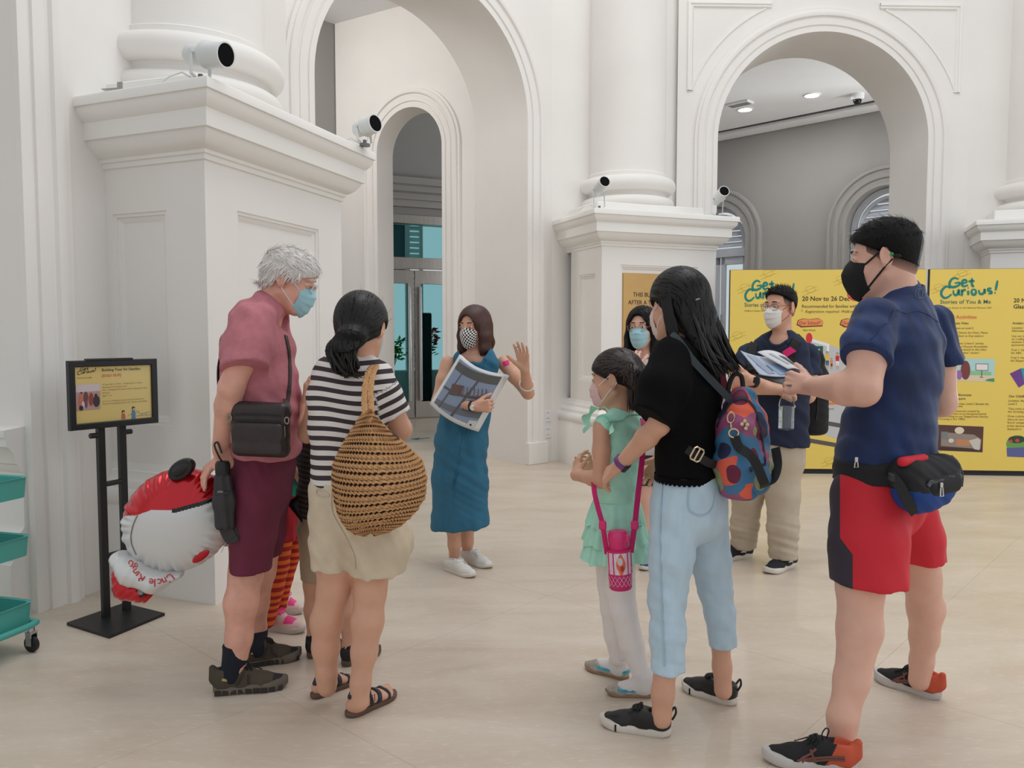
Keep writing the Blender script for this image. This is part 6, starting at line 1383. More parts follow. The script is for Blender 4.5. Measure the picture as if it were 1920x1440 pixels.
def bottle_pouch():
    p = fgG.p; Mk = mat('hot_pink', (206, 30, 108), .55, var=(20, .05), bump=(260, .12)); Ml = mat('hot_pink_lid', (222, 48, 118), .35); Mq = mat('quilted_pink', (232, 210, 220), .7)
    c0 = p(1164, 1104, -.19); c1 = p(1160, 1030, -.185); up = unit(c1 - c0); root = empty('bottle_pouch', c0, 'hot pink water bottle in a quilted pouch hanging from the girl', 'bottle pouch')
    ax = up; x = unit(np.cross(ax, (0, 1, 0))); L = np.linalg.norm(c1 - c0); R0 = .042
    def flatlathe(mb, pr): mb.lathe(c0, [(r, h) for r, h in pr], 36, ax, x); return mb
    flatlathe(MB(), [(0, 0), (.036, 0), (.041, .006), (.042, .05), (.0425, L)]).build('pouch_base', Mk, root, smooth=True)
    flatlathe(MB(), [(.0425, L * .42), (.0435, L * .42 + .003), (.0435, L * .98), (.0425, L)]).build('quilted_sleeve', Mq, root, smooth=True)
    flatlathe(MB(), [(.0440, L * .96), (.0455, L * .97), (.0455, L * 1.01), (.043, L * 1.02), (.0, L * 1.02)]).build('pouch_rim', Mk, root, smooth=True)
    flatlathe(MB(), [(.034, L), (.035, L + .004), (.035, L + .028), (.0365, L + .03), (.0365, L + .055), (.031, L + .068), (.0, L + .07)]).build('bottle_lid', Ml, root, smooth=True)
    MB().box(c0 + ax * (L + .045) + x * .0 + np.array([.03, -.022, 0]), (.018, .014, .03), x, np.cross(ax, x), ax, bev=.004).build('lid_button', Ml, root)
    fr = -np.array([0, 1, 0.]); y_ = unit(np.cross(ax, x))
    if np.dot(y_, (0, -1, 0)) < 0: y_ = -y_
    def onf(a, h, o=.0445): return c0 + (x * math.sin(a) + y_ * math.cos(a)) * o + ax * h
    mb = MB()
    for a0 in (-1.15, -.62, .62, 1.15): mb.tube([onf(a0, L * (.42 + .56 * i / 5), .0445) for i in range(6)], .0022, 6)
    mb.build('piping', Mk, root, kind='stuff')
    mb = MB()
    for k in range(-3, 4):
        for sg in (-1, 1): mb.tube([onf(k * .36 + sg * i * .09, L * (.12 + .26 * i / 6), .0432) for i in range(7)], .0007, 4)
        if abs(k) < 3:
            for sg in (-1, 1): mb.tube([onf(k * .5 + sg * i * .08, L * (.46 + .5 * i / 6), .0442) for i in range(7)], .0006, 4)
    mb.build('quilt_stitching', mat('stitch_white', (236, 196, 216), .7), root, kind='stuff')
    pl = [onf(a * .34, L * (.68 + b * .24), .0458) for a, b in [(math.cos(t) * (1 + .12 * math.cos(4 * t)), math.sin(t) * (1 + .1 * math.cos(4 * t))) for t in [6.28 * i / 24 for i in range(24)]]]
    MB().add(pl, [tuple(range(24))]).build('patch', mat('patch_orange', (226, 104, 62), .6), root)
    pl = [onf(.06 + a * .22, L * (.76 + b * .10), .0462) for a, b in [(math.cos(t), math.sin(t)) for t in [6.28 * i / 20 for i in range(20)]]]; MB().add(pl, [tuple(range(20))]).build('patch', mat('patch_grey', (206, 196, 196), .6), root)
    pl = [onf(-.10 + a * .16, L * (.58 + b * .07), .0466) for a, b in [(math.cos(t), math.sin(t)) for t in [6.28 * i / 16 for i in range(16)]]]; MB().add(pl, [tuple(range(16))]).build('patch', mat('patch_red', (180, 46, 50), .6), root)
    for pts, w in (([c0 + ax * L * .9 + x * np.sign(x[0]) * .043, p(1190, 985, -.18), p(1196, 930, -.165), p(1204, 860, -.13), p(1207, 805, -.10), p(1205, 785, -.06)], .020), ([c0 + ax * L * .9 - x * np.sign(x[0]) * .043, p(1130, 985, -.17), p(1122, 955, -.15), p(1115, 925, -.14), p(1113, 905, -.10)], .018)):
        mb = MB(); band(mb, pts, (w, w * .3, 0), .003, 5); mb.build('carry_strap', Mk, root)
        q = pts[1]; MB().box(q, (.028, .012, .034), (1, 0, 0), bev=.005).build('strap_clip', Ml, root)
bottle_pouch()
# ================================================================ elderly man in mauve
def elder():
    fg = Fig('elderly white haired man in mauve tee and burgundy shorts, hands behind his back', 3.2, ground(480, 1268)); p = fg.p; S = fg.S
    f = unit((1, .04, 0)); rt = unit((f[1], -f[0], 0))
    H = fg.head(p(543, 527), (.92, .06, -.36), 1.0, brow=mat('brow_white', (206, 200, 196), .8)); fg.neck(p(498, 595, 0), .055, .064, -.03)
    fg.torso(S, [(484, 618, 0, .15, .075), (483, 680, 0, .155, .105), (492, 780, 0, .15, .115), (496, 870, 0, .15, .105)], rt)
    fg.arm(p(474, 622, -.17), p(434, 726, -.23), p(414, 838, -.15), (.055, .045, .047, .031)); fg.arm(p(482, 622, .17), p(455, 735, .2), p(424, 850, -.02), (.052, .042, .042, .03))
    fg.hand(p(414, 838, -.15), p(421, 866, -.14) - p(414, 838, -.15), (-.2, .9, .2), (1, -.3, .3), 1.0, (55, 55, 58, 60), 2, 15, .6); fg.hand(p(420, 853, -.08), p(396, 874, -.11) - p(420, 853, -.08), (.5, .3, -.8), (.2, -1, .3), 1.0, (18, 22, 24, 28), 5, 15, .6)
    fg.leg([p(482, 900, -.08), p(466, 1000, -.09), p(461, 1075, -.10), p(452, 1130, -.12), p(448, 1195, -.13), p(440, 1262, -.14)], [.08, .076, .062, .062, .049, .04]); fg.leg([p(510, 900, .09), p(498, 1000, .10), p(488, 1070, .12), p(478, 1130, .15), p(478, 1180, .17), p(480, 1212, .18)], [.08, .072, .06, .055, .045, .04])
    fg.body(M_SKIN_C, .0085)
    Mt = mat('mauve_tee', (188, 116, 126), .85, var=(40, .08), bump=(120, .12))
    T = SDF(); a = p(476, 608, -.15); b = p(458, 692, -.225); T.chain([a, lerp(a, b, .5), b, b + unit(b - a) * .05], [.084, .082, .080, .08], .03); T.trim(b, b - a + np.array([.04, 0, 0]), .16)
    a = p(482, 608, .15); b = p(466, 690, .21); T.chain([a, b, b + unit(b - a) * .05], [.08, .078, .078], .03); T.trim(b, b - a, .14)
    fg.torso(T, [(506, 574, 0, .088, .066), (488, 602, 0, .165, .098), (484, 650, 0, .19, .131), (488, 720, 0, .190, .138), (497, 780, 0, .188, .142), (497, 830, 0, .186, .129), (494, 875, 0, .186, .122)], rt, .035)
    T.ell(H(.0, .03, -.155), (.06, .055, .035), fg.HR, .01, '-'); T.cut(p(500, 852), (-.12, 0, -1), .003); T.fold(folds(.006, .10, (.7, .2, .6), 51)); T.fold(folds(.005, .16, (-.3, .2, 1), 52))
    V, Q = T.mesh(.0068); te = obj('t_shirt', V, Q, Mt, fg.root); bt = bvh_of(V, Q)
    mb = MB(); drape(mb, [p(422, 630, -.1), p(422, 642, -.1)], bt, .006, .001); mb.build('side_tag', M_BLACK, te)
    Mr = mat('burgundy_shorts', (104, 36, 60), .85, var=(9, .15), bump=(140, .15)); T = SDF(); fg.torso(T, [(497, 830, 0, .17, .118), (494, 880, 0, .18, .114), (489, 925, 0, .175, .113)], rt, .03)
    T.chain([p(484, 920, -.08), p(474, 1000, -.09), p(470, 1068, -.10)], [(.11, .112), (.10, .085), (.095, .078)], .03, rt); T.chain([p(502, 920, .08), p(498, 1000, .10), p(490, 1064, .12)], [(.105, .09), (.095, .076), (.09, .068)], .03, rt)
    T.cut(p(480, 1055), (0.02, 0, -1), .003); T.fold(folds(.005, .10, (.7, .3, .4), 53)); T.build('shorts', Mr, fg.root, .007)
    for ak, hl, to, sd in ((p(441, 1235, -.135), ground(399, 1301), ground(541, 1287), 1), (p(480, 1185, .175), ground(452, 1252), ground(566, 1232), -1)):
        T = SDF(); v = unit(to - hl); L = np.linalg.norm(to - hl); up_ = ak + np.array([0, 0, .06]); T.chain([up_, ak, hl + v * L * .25 + np.array([0, 0, .07])], [.047, .045, .045], .015); T.trim(up_ + np.array([0, 0, -.0]), (0, 0, 1), .1); T.build('sock', M_SOCK, fg.root, .006)
        Mh = mat('hiker_olive', (74, 66, 54), .85, bump=(160, .3), var=(12, .15)); Mso = mat('hiker_sole', (108, 100, 90), .8, var=(16, .15)); root, g, bv, uo, q, L = shoe(fg, hl, to, Mh, Mso, 'hiker', sd, th=.036, wd=1.02, laces=mat('lace_black', (16, 16, 17), .8), collar=.098, hgt=1.1)
        me = uo.data; cc = np.array([np.array(pp.center) for pp in me.polygons]) + origin_of(uo); fy = (cc - q(0, 0, 0)) @ v; me.materials.append(mat('toe_cap_dark', (34, 35, 40), .8)); me.polygons.foreach_set('material_index', (fy > L * (.80 + (cc[:, 2] - .05) * 1.2)).astype(np.int32)); me.update()
        for k in range(9):
            for s2 in (-1, 1):
                y = .08 + .1 * k; w = float(np.interp(y, [0, .1, .4, .7, .9], [.10, .115, .118, .163, .12])) * L; MB().box(q(s2 * w * .98 - .02 * L * sd * max(0, (y - .45)), y * L, .013), (.008, .026, .020), q(1, 0, 0) - q(0, 0, 0), q(0, 1, 0) - q(0, 0, 0), bev=.002).build('tread_lug', mat('lug_dark', (52, 48, 44), .85), root)
        mb = MB(); 
        for s2 in (-1, 1): drape(mb, [q(s2 * .08, L * .12, .075), q(s2 * .08, L * .22, .068)], bv, .010, .002)
        mb.build('reflective_tab', mat('tab_olive_yellow', (176, 160, 96), .6), root, kind='stuff')
        mb = MB()
        for s2 in (-1, 1):
            drape(mb, [q(s2 * .07, L * .44, .10), q(s2 * .08, L * .36, .06), q(s2 * .08, L * .30, .038)], bv, .008, .0015); drape(mb, [q(s2 * .07, L * .54, .09), q(s2 * .08, L * .52, .06), q(s2 * .08, L * .50, .038)], bv, .008, .0015)
        mb.build('side_overlay', mat('hiker_overlay', (52, 46, 40), .8), root, kind='stuff')
    fg.mask(M_SURG, M_SURG2, True); fg.glasses(mat('glasses_silver', (170, 160, 152), .25, .9))
    Mh = mat('hair_white', (214, 209, 204), .6, var=(40, .12), bump=(80, .3), stretch=(3, 3, 1)); Ms = mat('hair_strand_white', (226, 222, 218), .55)
    fg.hair_cap(Mh, .014, (.50, .0), .0, face=[(0, .124, .0, .09, .055, .066), (.075, .05, -.03, .03, .03, .05), (-.075, .05, -.03, .03, .03, .05)], thin=.008)
    V, Q = fg.hairV, fg.hairQ; R = fg.HR; up = R[:, 2]; fw = R[:, 1]
    def dirf(pp, n_):
        l = (pp - H(0, 0, 0)) @ R; return fw * (.9 if l[2] > .06 else -.25) - up * (.2 if l[2] > .06 else 1.0)
    fg.tufts(V, Q, Ms, 2400, dirf, (.03, .055), .0045, fg.hair_o, 14, lift=.10, seg=4, wave=.003, keep=lambda pp, n_: np.linalg.norm(np.abs((pp - H(0, 0, 0)) @ R) - (.08, .0, .0)) > .034 and not (((pp - H(0, 0, 0)) @ R)[1] > .055 and ((pp - H(0, 0, 0)) @ R)[2] < .085))
    fg.tufts(V, Q, Ms, 260, lambda pp, n_: -fw + up * .3, (.02, .035), .0018, fg.hair_o, 15, lift=.35, seg=3, wave=.002)
    mb = MB()
    for i in range(5): pass
    return fg, bt, f, rt
fgE, btE, fE, rE = elder()
def elder_things():
    p = fgE.p; Ml = mat('bag_leather', (48, 38, 38), .45, bump=(120, .2), var=(20, .15)); Mz = mat('zip_steel', (150, 140, 132), .35, .8)
    root = empty('shoulder_bag', p(489, 850, -.22), 'small black leather shoulder bag at the elderly man\'s hip', 'bag'); c = p(489, 805, -.225); X = unit(p(536, 806, -.22) - p(442, 802, -.22)); Yv = np.array([-X[1], X[0], 0])
    T = SDF(); w, h = .078, .072
    for z in (-1, -.3, .4, 1): T.seg(c - X * w + np.array([0, 0, z * h]), c + X * w + np.array([0, 0, z * h]), (.030, .030), (.030, .030), .03, Yv)
    T.cut(c + Yv * -.034, -Yv, .012); T.cut(c + Yv * .03, Yv, .01); V, Q = T.mesh(.0045); bo = obj('bag_body', V, Q, Ml, root); bv = bvh_of(V, Q)
    T = SDF(); 
    for z in (-.95, -.3, .1): T.seg(c - X * w * .93 + np.array([0, 0, z * h]) - Yv * .030, c + X * w * .93 + np.array([0, 0, z * h]) - Yv * .030, (.022, .022), None, .03, Yv)
    T.cut(c - Yv * .047, -Yv, .008); T.build('front_pocket', Ml, root, .0045)
    mb = MB(); 
    for z, d_ in ((.052, 0), (.030, 0)): drape(mb, [c + X * a + np.array([0, 0, z + .004 * math.cos(a * 16)]) - Yv * .1 for a in (-.09, -.045, 0, .045, .09)], bv, .007, .002)
    mb.build('zip', mat('zip_black', (22, 20, 22), .5), root, kind='stuff')
    for a in (-.105, .105): MB().tube([c + X * a + np.array([.008 * math.cos(t), -.03, .04 + .012 * math.sin(t)]) for t in [6.28 * i / 14 for i in range(14)]], .003, 6, closed=True).build('strap_ring', Mz, root)
    for a in (-1, 1): MB().tube([c + X * a * .098 + np.array([0, -.035, -.05 + .02 * t]) for t in (0, 1, 2)] if a < 0 else [c + X * a * .098 + np.array([0, -.035, .02 - .02 * t]) for t in (0, 1, 2)], .0025, 6).build('metal_corner', Mz, root)
    q0 = c + X * .105 + np.array([0, -.02, .045]); mb = MB(); band(mb, [q0, q0 * .5 + p(541, 752, -.12) * .5 + np.array([.012, -.03, 0])] + [np.array(btE.find_nearest(Vector(p(541, 748, -.12)))[0]) + np.array([.006, -.01, 0])], (.006, .022, .0), .003, 6); drape(mb, [p(538, 756, -.3), p(541, 735, -.3), p(543, 700, -.3), p(541, 660, -.3), p(535, 630, -.3)], btE, .020, .004); mb.build('bag_strap', Ml, root)
    q0 = c - X * .105 + np.array([0, -.01, .045]); P = [q0] + [np.array(btE.find_nearest(Vector(x))[0]) + np.array([-.006, -.004, 0]) for x in (p(432, 745, -.1), p(426, 690, -.05), p(432, 630, .03))]
    mb = MB(); band(mb, P, (.004, .02, 0), .003, 6); mb.build('bag_strap', Ml, root)
    # folded umbrella
    Mu = mat('umbrella_fabric', (56, 54, 58), .75, bump=(60, .3), stretch=(3, 3, .4)); root = empty('umbrella', p(420, 992, -.2), 'folded charcoal umbrella hanging from the elderly man\'s hands', 'umbrella')
    T = SDF(); T.chain([p(418, 898, -.2), p(420, 940, -.2), p(421, 986, -.2)], [.030, .038, .034], .02); T.cut(p(421, 990, -.2), (0, 0, -1), .01); ax = unit(p(421, 986, -.2) - p(418, 898, -.2)); cc = p(420, 940, -.2)
    T.fold(lambda P: .0035 * np.sin(np.arctan2((P - cc)[:, 1], (P - cc)[:, 0]) * 6 + (P - cc)[:, 2] * 14)); T.build('canopy', Mu, root, .0045)
    MB().lathe(p(418, 896, -.2), [(.0, -.004), (.024, 0), (.027, .02), (.027, .052), (.022, .062), (0, .064)], 20, (0, 0, 1)).build('handle', M_BLACK, root, smooth=True)
    MB().tube(spline([p(418, 868, -.2), p(410, 855, -.21), p(402, 835, -.21), p(408, 830, -.2), p(416, 850, -.2)], 5), .0035, 6).build('wrist_loop', M_BLACK, root)
    mb = MB(); band(mb, [p(421, 985, -.2), p(428, 1002, -.2), p(436, 1012, -.2), p(432, 992, -.19)], (.05, .0, .0), .002, 4); mb.build('canopy_flap', Mu, root)
    mb = MB(); ring_on(mb, p(419, 922, -.2), ax, .0345, .014, .003); mb.build('closing_strap', Mu, root); MB().box(p(413, 922, -.237), (.02, .003, .006)).build('strap_label', mat('label_grey', (130, 128, 130), .6), root)
    # foil balloon
    q = lambda x, y, d=0: p(x, y, -.06 + d); k = fgE.k; root = empty('foil_balloon', q(335, 1070), 'round red and white foil balloon with lettered collar, held upside down', 'balloon')
    Mre = mat('foil_red', (196, 22, 36), .22, .45, coat=.3); Mwh = mat('foil_white', (214, 216, 216), .32, .12, coat=.3); Mbl = mat('foil_black', (16, 16, 18), .35)
    C = q(334, 975); ux = unit(q(400, 930) - q(268, 1022)); uz = np.cross(ux, (0, 1, 0)); uz = uz if uz[2] > 0 else -uz; Rm = np.stack([ux, np.array([0, 1., 0]), uz], 1)
    T = SDF(); T.ell(C, (108 * k, .115, 93 * k), Rm, .02)
    def seam(P):
        l = (P - C) @ Rm; r = np.sqrt((l[:, 0] / (108 * k)) ** 2 + (l[:, 2] / (93 * k)) ** 2); a = np.arctan2(l[:, 2], l[:, 0]); w = np.exp(-((r - .90) / .16) ** 2)
        return w * (.0035 * np.sin(a * 34 + 2 * np.sin(a * 5)) + .003 * np.sin(a * 19)) * np.clip(np.abs(l[:, 1]) * 40, .2, 1)
    T.fold(seam); V, Q = T.mesh(.0032); l = V[Q].mean(1); dd = l[:, 1] * CP - (l[:, 2] - CZ) * SP; px = 960 + F * l[:, 0] / dd; py = 720 - F * (l[:, 1] * SP + (l[:, 2] - CZ) * CP) / dd
    edge = np.interp(px, [225, 257, 285, 330, 375, 410, 450], [968, 966, 956, 957, 945, 932, 926]); fm = np.where(py < edge, 1, 0); band_ = (py >= edge - 9) & (py < edge + 4) & (px > 322); fm = np.where(band_ & (py > edge - 4), 2, fm)
    obj('balloon_body', V, Q, Mwh, root, mats=[Mwh, Mre, Mbl], fm=fm)
    bvB = bvh_of(V, Q)
    lp = np.array(bvB.find_nearest(Vector(q(378, 1046, -.07)))[0]); MB().sphere(lp, (.040, .007, .017), 20, 8, rotm((0, 1, 0), -.65) @ rotm((1, 0, 0), .5)).build('red_patch', Mre, root, smooth=True)
    mb = MB(); drape(mb, [q(258, 966, -.3), q(250, 985, -.3), q(246, 1005, -.3), q(248, 1022, -.3), q(256, 1040, -.3)], bvB, .004, .0015); mb.build('foil_seam', mat('seam_grey', (120, 124, 126), .4), root)
    T = SDF(); n = 26; rs = random.Random(3)
    T.ell(q(341, 880, -.06), (.046, .03, .026), Rm, .01)
    for i in range(n):
        a = 6.28 * i / n; T.ell(q(341, 880, -.06) + ux * .046 * math.cos(a) + uz * .026 * math.sin(a), (.011, .02, .010), None, .004)
    T.build('pompom', Mbl, root, .004)
    T = SDF(); T.chain([q(228, 1048, -.02), q(252, 1072, -.04), q(290, 1088, -.04), q(338, 1076, -.03)], [(.034, .06), (.050, .075), (.042, .07), (.014, .04)], .03, (0.5, 0, 1)); T.fold(folds(.003, .03, (.8, .3, -.5), 61)); V, Q = T.mesh(.0045); obj('collar', V, Q, Mwh, root); bvC = bvh_of(V, Q)
    T = SDF(); T.chain([q(222, 1076, -.005), q(238, 1100, -.005), q(268, 1108, -.005), q(302, 1092, -.005)], [(.022, .04), (.046, .055), (.038, .05), (.010, .02)], .03, (.5, 0, 1)); T.fold(folds(.003, .025, (.7, .2, -.7), 62)); V, Q = T.mesh(.0045); obj('lower_part', V, Q, Mre, root); bvD = bvh_of(V, Q)
    arc = spline([q(324, 1078, -.2), q(308, 1088, -.2), q(290, 1090, -.2), q(274, 1086, -.2), q(258, 1074, -.2), q(246, 1054, -.2)], 10); D = np.concatenate([[0], np.cumsum([np.linalg.norm(arc[i + 1] - arc[i]) for i in range(len(arc) - 1)])]); s_ = .0
    for ch, wch in zip('Uncle Ringo', (.75, .62, .56, .3, .62, .35, .72, .3, .62, .62, .6)):
        t = min(s_ + wch * .012, D[-1] - 1e-4); i = min(int(np.searchsorted(D, t)), len(arc) - 1); pt = arc[max(0, i - 1)]; tg = unit(arc[min(i + 1, len(arc) - 1)] - arc[max(i - 2, 0)])
        if ch != ' ':
            o_ = Vector((0, 0, CZ)); hh = [h for h in (b_.ray_cast(o_, (Vector(pt) - o_).normalized()) for b_ in (bvC, bvB)) if h[0] is not None]; loc = min(hh, key=lambda h: h[3])[0] if hh else Vector(pt); ey = unit(np.cross(np.array([0, -1.0, 0]), tg)); text('lettering', ch, mat('foil_red_ink', (196, 30, 44), .4), root, np.array([loc[0], loc[1] - .006, loc[2]]) - tg * .5 * wch * .036 - ey * .012, tg, ey, .044, bold=.003, depth=.002)
        s_ += wch * .0355
    loc = np.array(bvD.find_nearest(Vector(q(261, 1108, -.3)))[0]); mb = MB().sphere(loc, (.026, .003, .019), 18, 8, rotm((0, 1, 0), -.9)); mb.build('emblem', Mbl, root)
    mb = MB()
    for i in range(4): mb.sphere(loc + np.array([-.008 + i * .005, -.004, .006 - i * .001]), (.0026, .002, .009), 8, 6, rotm((0, 1, 0), -.3 + .2 * i))
    mb.sphere(loc + np.array([0, -.0035, -.004]), (.010, .002, .006), 8, 6); mb.build('emblem', mat('emblem_grey', (150, 150, 150), .5), root, kind='stuff')
    MB().tube(spline([p(385, 880, -.1), p(398, 876, -.1), p(412, 868, -.1)], 4), .004, 6).build('balloon_neck', Mre, root)
    mb = MB(); mb.tube(spline([q(428, 1000), q(422, 1020, -.02), q(415, 1036)], 4), .0015, 5); mb.build('string', M_SURG2, root); T = SDF(); T.ell(q(428, 1010, .03), (.02, .01, .035), rotm((0, 1, 0), .5), .01); T.build('filler_tail', mat('foil_grey', (150, 148, 148), .35, .3), root, .004)
elder_things()
# ================================================================ woman in striped tee with the straw bag
def striped_woman():
    fg = Fig('woman in striped tee and beige shorts seen from behind, black hair tied low', 2.93, ground(665, 1320)); p = fg.p; S = fg.S
    f = unit((.38, .925, 0)); rt = unit((f[1], -f[0], 0))
    H = fg.head(p(679, 616), (.20, .96, -.14), .98); fg.neck(p(668, 690, .0), .048, .052)
    fg.torso(S, [(654, 706, 0, .13, .07), (650, 760, 0, .135, .085), (652, 840, 0, .125, .085), (660, 910, 0, .14, .10)], rt)
    fg.arm(p(712, 712, -.04), p(752, 805, .03), p(722, 800, .26), (.044, .038, .038, .025)); fg.arm(p(612, 712, .05), p(576, 814, .15), p(573, 758, .25), (.040, .032, .031, .022))
    fg.hand(p(573, 758, .25), (.02, .15, 1), (.9, .2, 0), (-.4, .8, 0), .92, (20, 25, 30, 32), 6, 15, .6); fg.hand(p(722, 800, .26), (-.8, .3, .3), (0, .3, 1), (0, 1, 0), .92, (30, 32, 35, 38), 5, 15, .6)
    fg.leg([p(630, 930, -.0), p(630, 1050, .0), p(626, 1105, 0), p(612, 1165, .0), p(611, 1215, .01), p(612, 1262, .01), p(613, 1288, .01)], [.085, .075, .058, .056, .048, .036, .036]); fg.leg([p(692, 930, .01), p(698, 1050, -.0), p(694, 1110, -.03), p(689, 1165, -.05), p(683, 1222, -.06), p(676, 1280, -.07), p(674, 1315, -.075)], [.085, .076, .056, .056, .045, .034, .035])
    fl_ = (ground(584, 1312), ground(664, 1274)); fr_ = (ground(649, 1347), ground(742, 1302)); feet = []
    for (hl, to), sd in ((fl_, -1), (fr_, 1)):
        v = unit(to - hl); feet.append((fg.foot_skin(hl + v * .012, to - hl, np.linalg.norm(to - hl) * .93, .018, True, sd), hl, to, sd))
    bo = fg.body(M_SKIN_B, .0085); bvB = bvh_obj(bo)
    # tee with stripes woven along height, across the sleeves along the arm
    T = SDF(); a1 = p(706, 706, -.03); b1 = p(737, 778, .0); T.chain([a1, lerp(a1, b1, .5), b1, b1 + unit(b1 - a1) * .04], [.062, .060, .058, .058], .025); T.trim(b1, b1 - a1, .11)
    a2 = p(612, 706, .05); b2 = p(608, 768, .13); T.chain([a2, b2, b2 + unit(b2 - a2) * .04], [.056, .050, .050], .025); T.trim(b2, b2 - a2, .11)
    fg.torso(T, [(668, 682, 0, .075, .06), (660, 702, 0, .135, .085), (652, 745, 0, .152, .108), (650, 800, 0, .146, .108), (654, 850, 0, .140, .106), (658, 900, 0, .148, .112), (660, 925, 0, .152, .116)], rt, .03); T.cut(p(658, 905), (0, 0, -1), .003)
    T.fold(folds(.0045, .075, (.25, .1, 1), 71, lambda P: np.clip((p(650, 800)[2] - P[:, 2]) * 8, .1, 1))); T.fold(folds(.004, .12, (.8, .2, .5), 72)); V, Q = T.mesh(.0062)
    z = V[:, 2].copy(); x = V[:, 0]; st = z + .05 * (x - p(650, 800)[0]) ** 1 * .6 + .006 * np.sin(x * 22 + z * 6)
    for a, b in ((a1, b1), (a2, b2)):
        ax = unit(b - a); t = (V - a) @ ax; r = np.linalg.norm(V - a - t[:, None] * ax, axis=1); L = np.linalg.norm(b - a); w = np.clip((t / L - .18) * 5, 0, 1) * (r < .085); side_ = ((V - a) @ (a - p(655, 706))) > 0; w = w * side_; st = st * (1 - (w > .5)) + (w > .5) * (-t)
    te = obj('t_shirt', V, Q, None, fg.root, mats=[stripes_mat('tee_stripes', 'st', .0345, (226, 220, 216), (56, 46, 52), .48)], attrs={'st': st}); bt = bvh_of(V, Q)
    # shorts
    Ms = mat('beige_linen', (210, 194, 170), .85, var=(16, .07), bump=(110, .2)); T = SDF(); fg.torso(T, [(655, 885, 0, .135, .105), (660, 925, 0, .162, .126), (664, 970, 0, .165, .13)], rt, .03)
    T.chain([p(632, 965, 0), p(630, 1020, 0), p(630, 1075, 0)], [(.10, .105), (.088, .10), (.080, .10)], .03, rt); T.trim(p(630, 1063, 0), (0, 0, -1), .13)
    T.chain([p(698, 965, .0), p(708, 1020, -.01), p(708, 1085, -.01)], [(.108, .11), (.108, .11), (.098, .11)], .03, rt); T.ell(p(756, 1010, .02), (.042, .06, .065), None, .03); T.cut(p(700, 1071, 0), (0, 0, -1), .003); T.fold(folds(.005, .08, (.8, .3, .3), 73)); V, Q = T.mesh(.0068); so = obj('shorts', V, Q, Ms, fg.root); bs = bvh_of(V, Q)
    mb = MB(); drape(mb, [p(622, 918, -.3), p(624, 960, -.3), p(645, 1000, -.3), p(664, 1040, -.3), p(667, 1066, -.3)], bs, .004, .002); mb.build('back_seam', Ms, so); mb = MB(); drape(mb, [p(594, 918, -.3), p(610, 921, -.3), p(618, 930, -.3), p(596, 929, -.3), p(594, 918, -.3)], bs, .003, .0015, 3); mb.build('pocket_welt', Ms, so)
    # sandals
    Msn = mat('sandal_sole', (104, 78, 66), .7, var=(20, .15)); Mst = mat('sandal_strap_navy', (34, 40, 58), .6)
    for q, hl, to, sd in feet:
        v = unit(to - hl); x = np.array([v[1], -v[0], 0]); L = np.linalg.norm(to - hl); root = empty('sandal', hl - np.array([fg.root.location[0], fg.root.location[1], 0]), parent=fg.root); ol = sole_outline(L, 1.02, sd); n = len(ol); g = lambda a, b, c: hl + x * a + v * b + np.array([0, 0, c]); V2 = []
        for sc, z in ((.96, .0), (1.0, .006), (1.0, .016), (.97, .020)): V2 += [g(a * sc, L / 2 + (b - L / 2) * sc, z + .004 * max(0, b / L - .8) * 3) for a, b in ol]
        obj('sole', V2, [tuple(range(n))[::-1], tuple(range(3 * n, 4 * n))] + [(r * n + i, r * n + (i + 1) % n, (r + 1) * n + (i + 1) % n, (r + 1) * n + i) for r in range(3) for i in range(n)], Msn, root)
        def strap(nm, pts, w=.014, th=.004): mb = MB(); drape(mb, [g(*t) for t in pts], bvB, w, th, 6, .0015); return mb.build(nm, Mst, root)
        w = L * .17; strap('ankle_strap', [(-w * .75, L * .34, .05), (-w * .7, L * .20, .075), (0, -.012, .082), (w * .7, L * .20, .075), (w * .75, L * .34, .05)]); strap('ankle_strap', [(w * .72, L * .22, .075), (w * .4, L * .36, .12), (-w * .4, L * .36, .12), (-w * .72, L * .22, .075)])
        strap('side_strap', [(w * .85, L * .40, .022), (w * .75, L * .30, .06), (w * .6, L * .27, .085)], .016); strap('side_strap', [(-w * .85, L * .40, .022), (-w * .75, L * .30, .06), (-w * .6, L * .27, .085)], .016); strap('instep_strap', [(w * .95, L * .50, .022), (w * .6, L * .54, .06), (0, L * .56, .08), (-w * .6, L * .54, .06), (-w * .95, L * .50, .022)], .018); strap('toe_strap', [(w * 1.0, L * .70, .022), (w * .5, L * .76, .045), (0, L * .78, .055), (-w * .5, L * .76, .045), (-w * .95, L * .70, .022)], .013)
        b_ = np.array(bvB.find_nearest(Vector(g(w * .8, L * .34, .055)))[0]); MB().tube([b_ + x * .008 + v * .010 * a + np.array([0, 0, .011 * b]) for a, b in ((-1, -1), (1, -1), (1, 1), (-1, 1))], .0016, 6, closed=True).build('buckle', mat('buckle_dark', (60, 56, 56), .35, .8), root)
    # hair
    fg.mask(M_SURG, M_SURG2, True)
    kn = H(.008, -.116, -.050)
    def ex(S_): S_.ell(kn, (.048, .040, .034), fg.HR, .02); S_.chain([kn, H(-.016, -.13, -.10), H(-.01, -.122, -.148), H(.004, -.112, -.172)], [(.050, .04), (.058, .042), (.046, .034), (.018, .012)], .02, fg.HR[:, 0])
    fg.hair_cap(M_HAIR, .016, (.56, -.016), .0, ex, face=[(0, .125, -.002, .09, .06, .066), (.075, .05, -.03, .03, .03, .05), (-.075, .05, -.03, .03, .03, .05)])
    V, Q = fg.hairV, fg.hairQ; R = fg.HR; up = R[:, 2]; fw = R[:, 1]
    def dirf(pp, n_):
        l = (pp - H(0, 0, 0)) @ R; return (kn - pp) if l[2] > -.05 else -up + R[:, 0] * .2
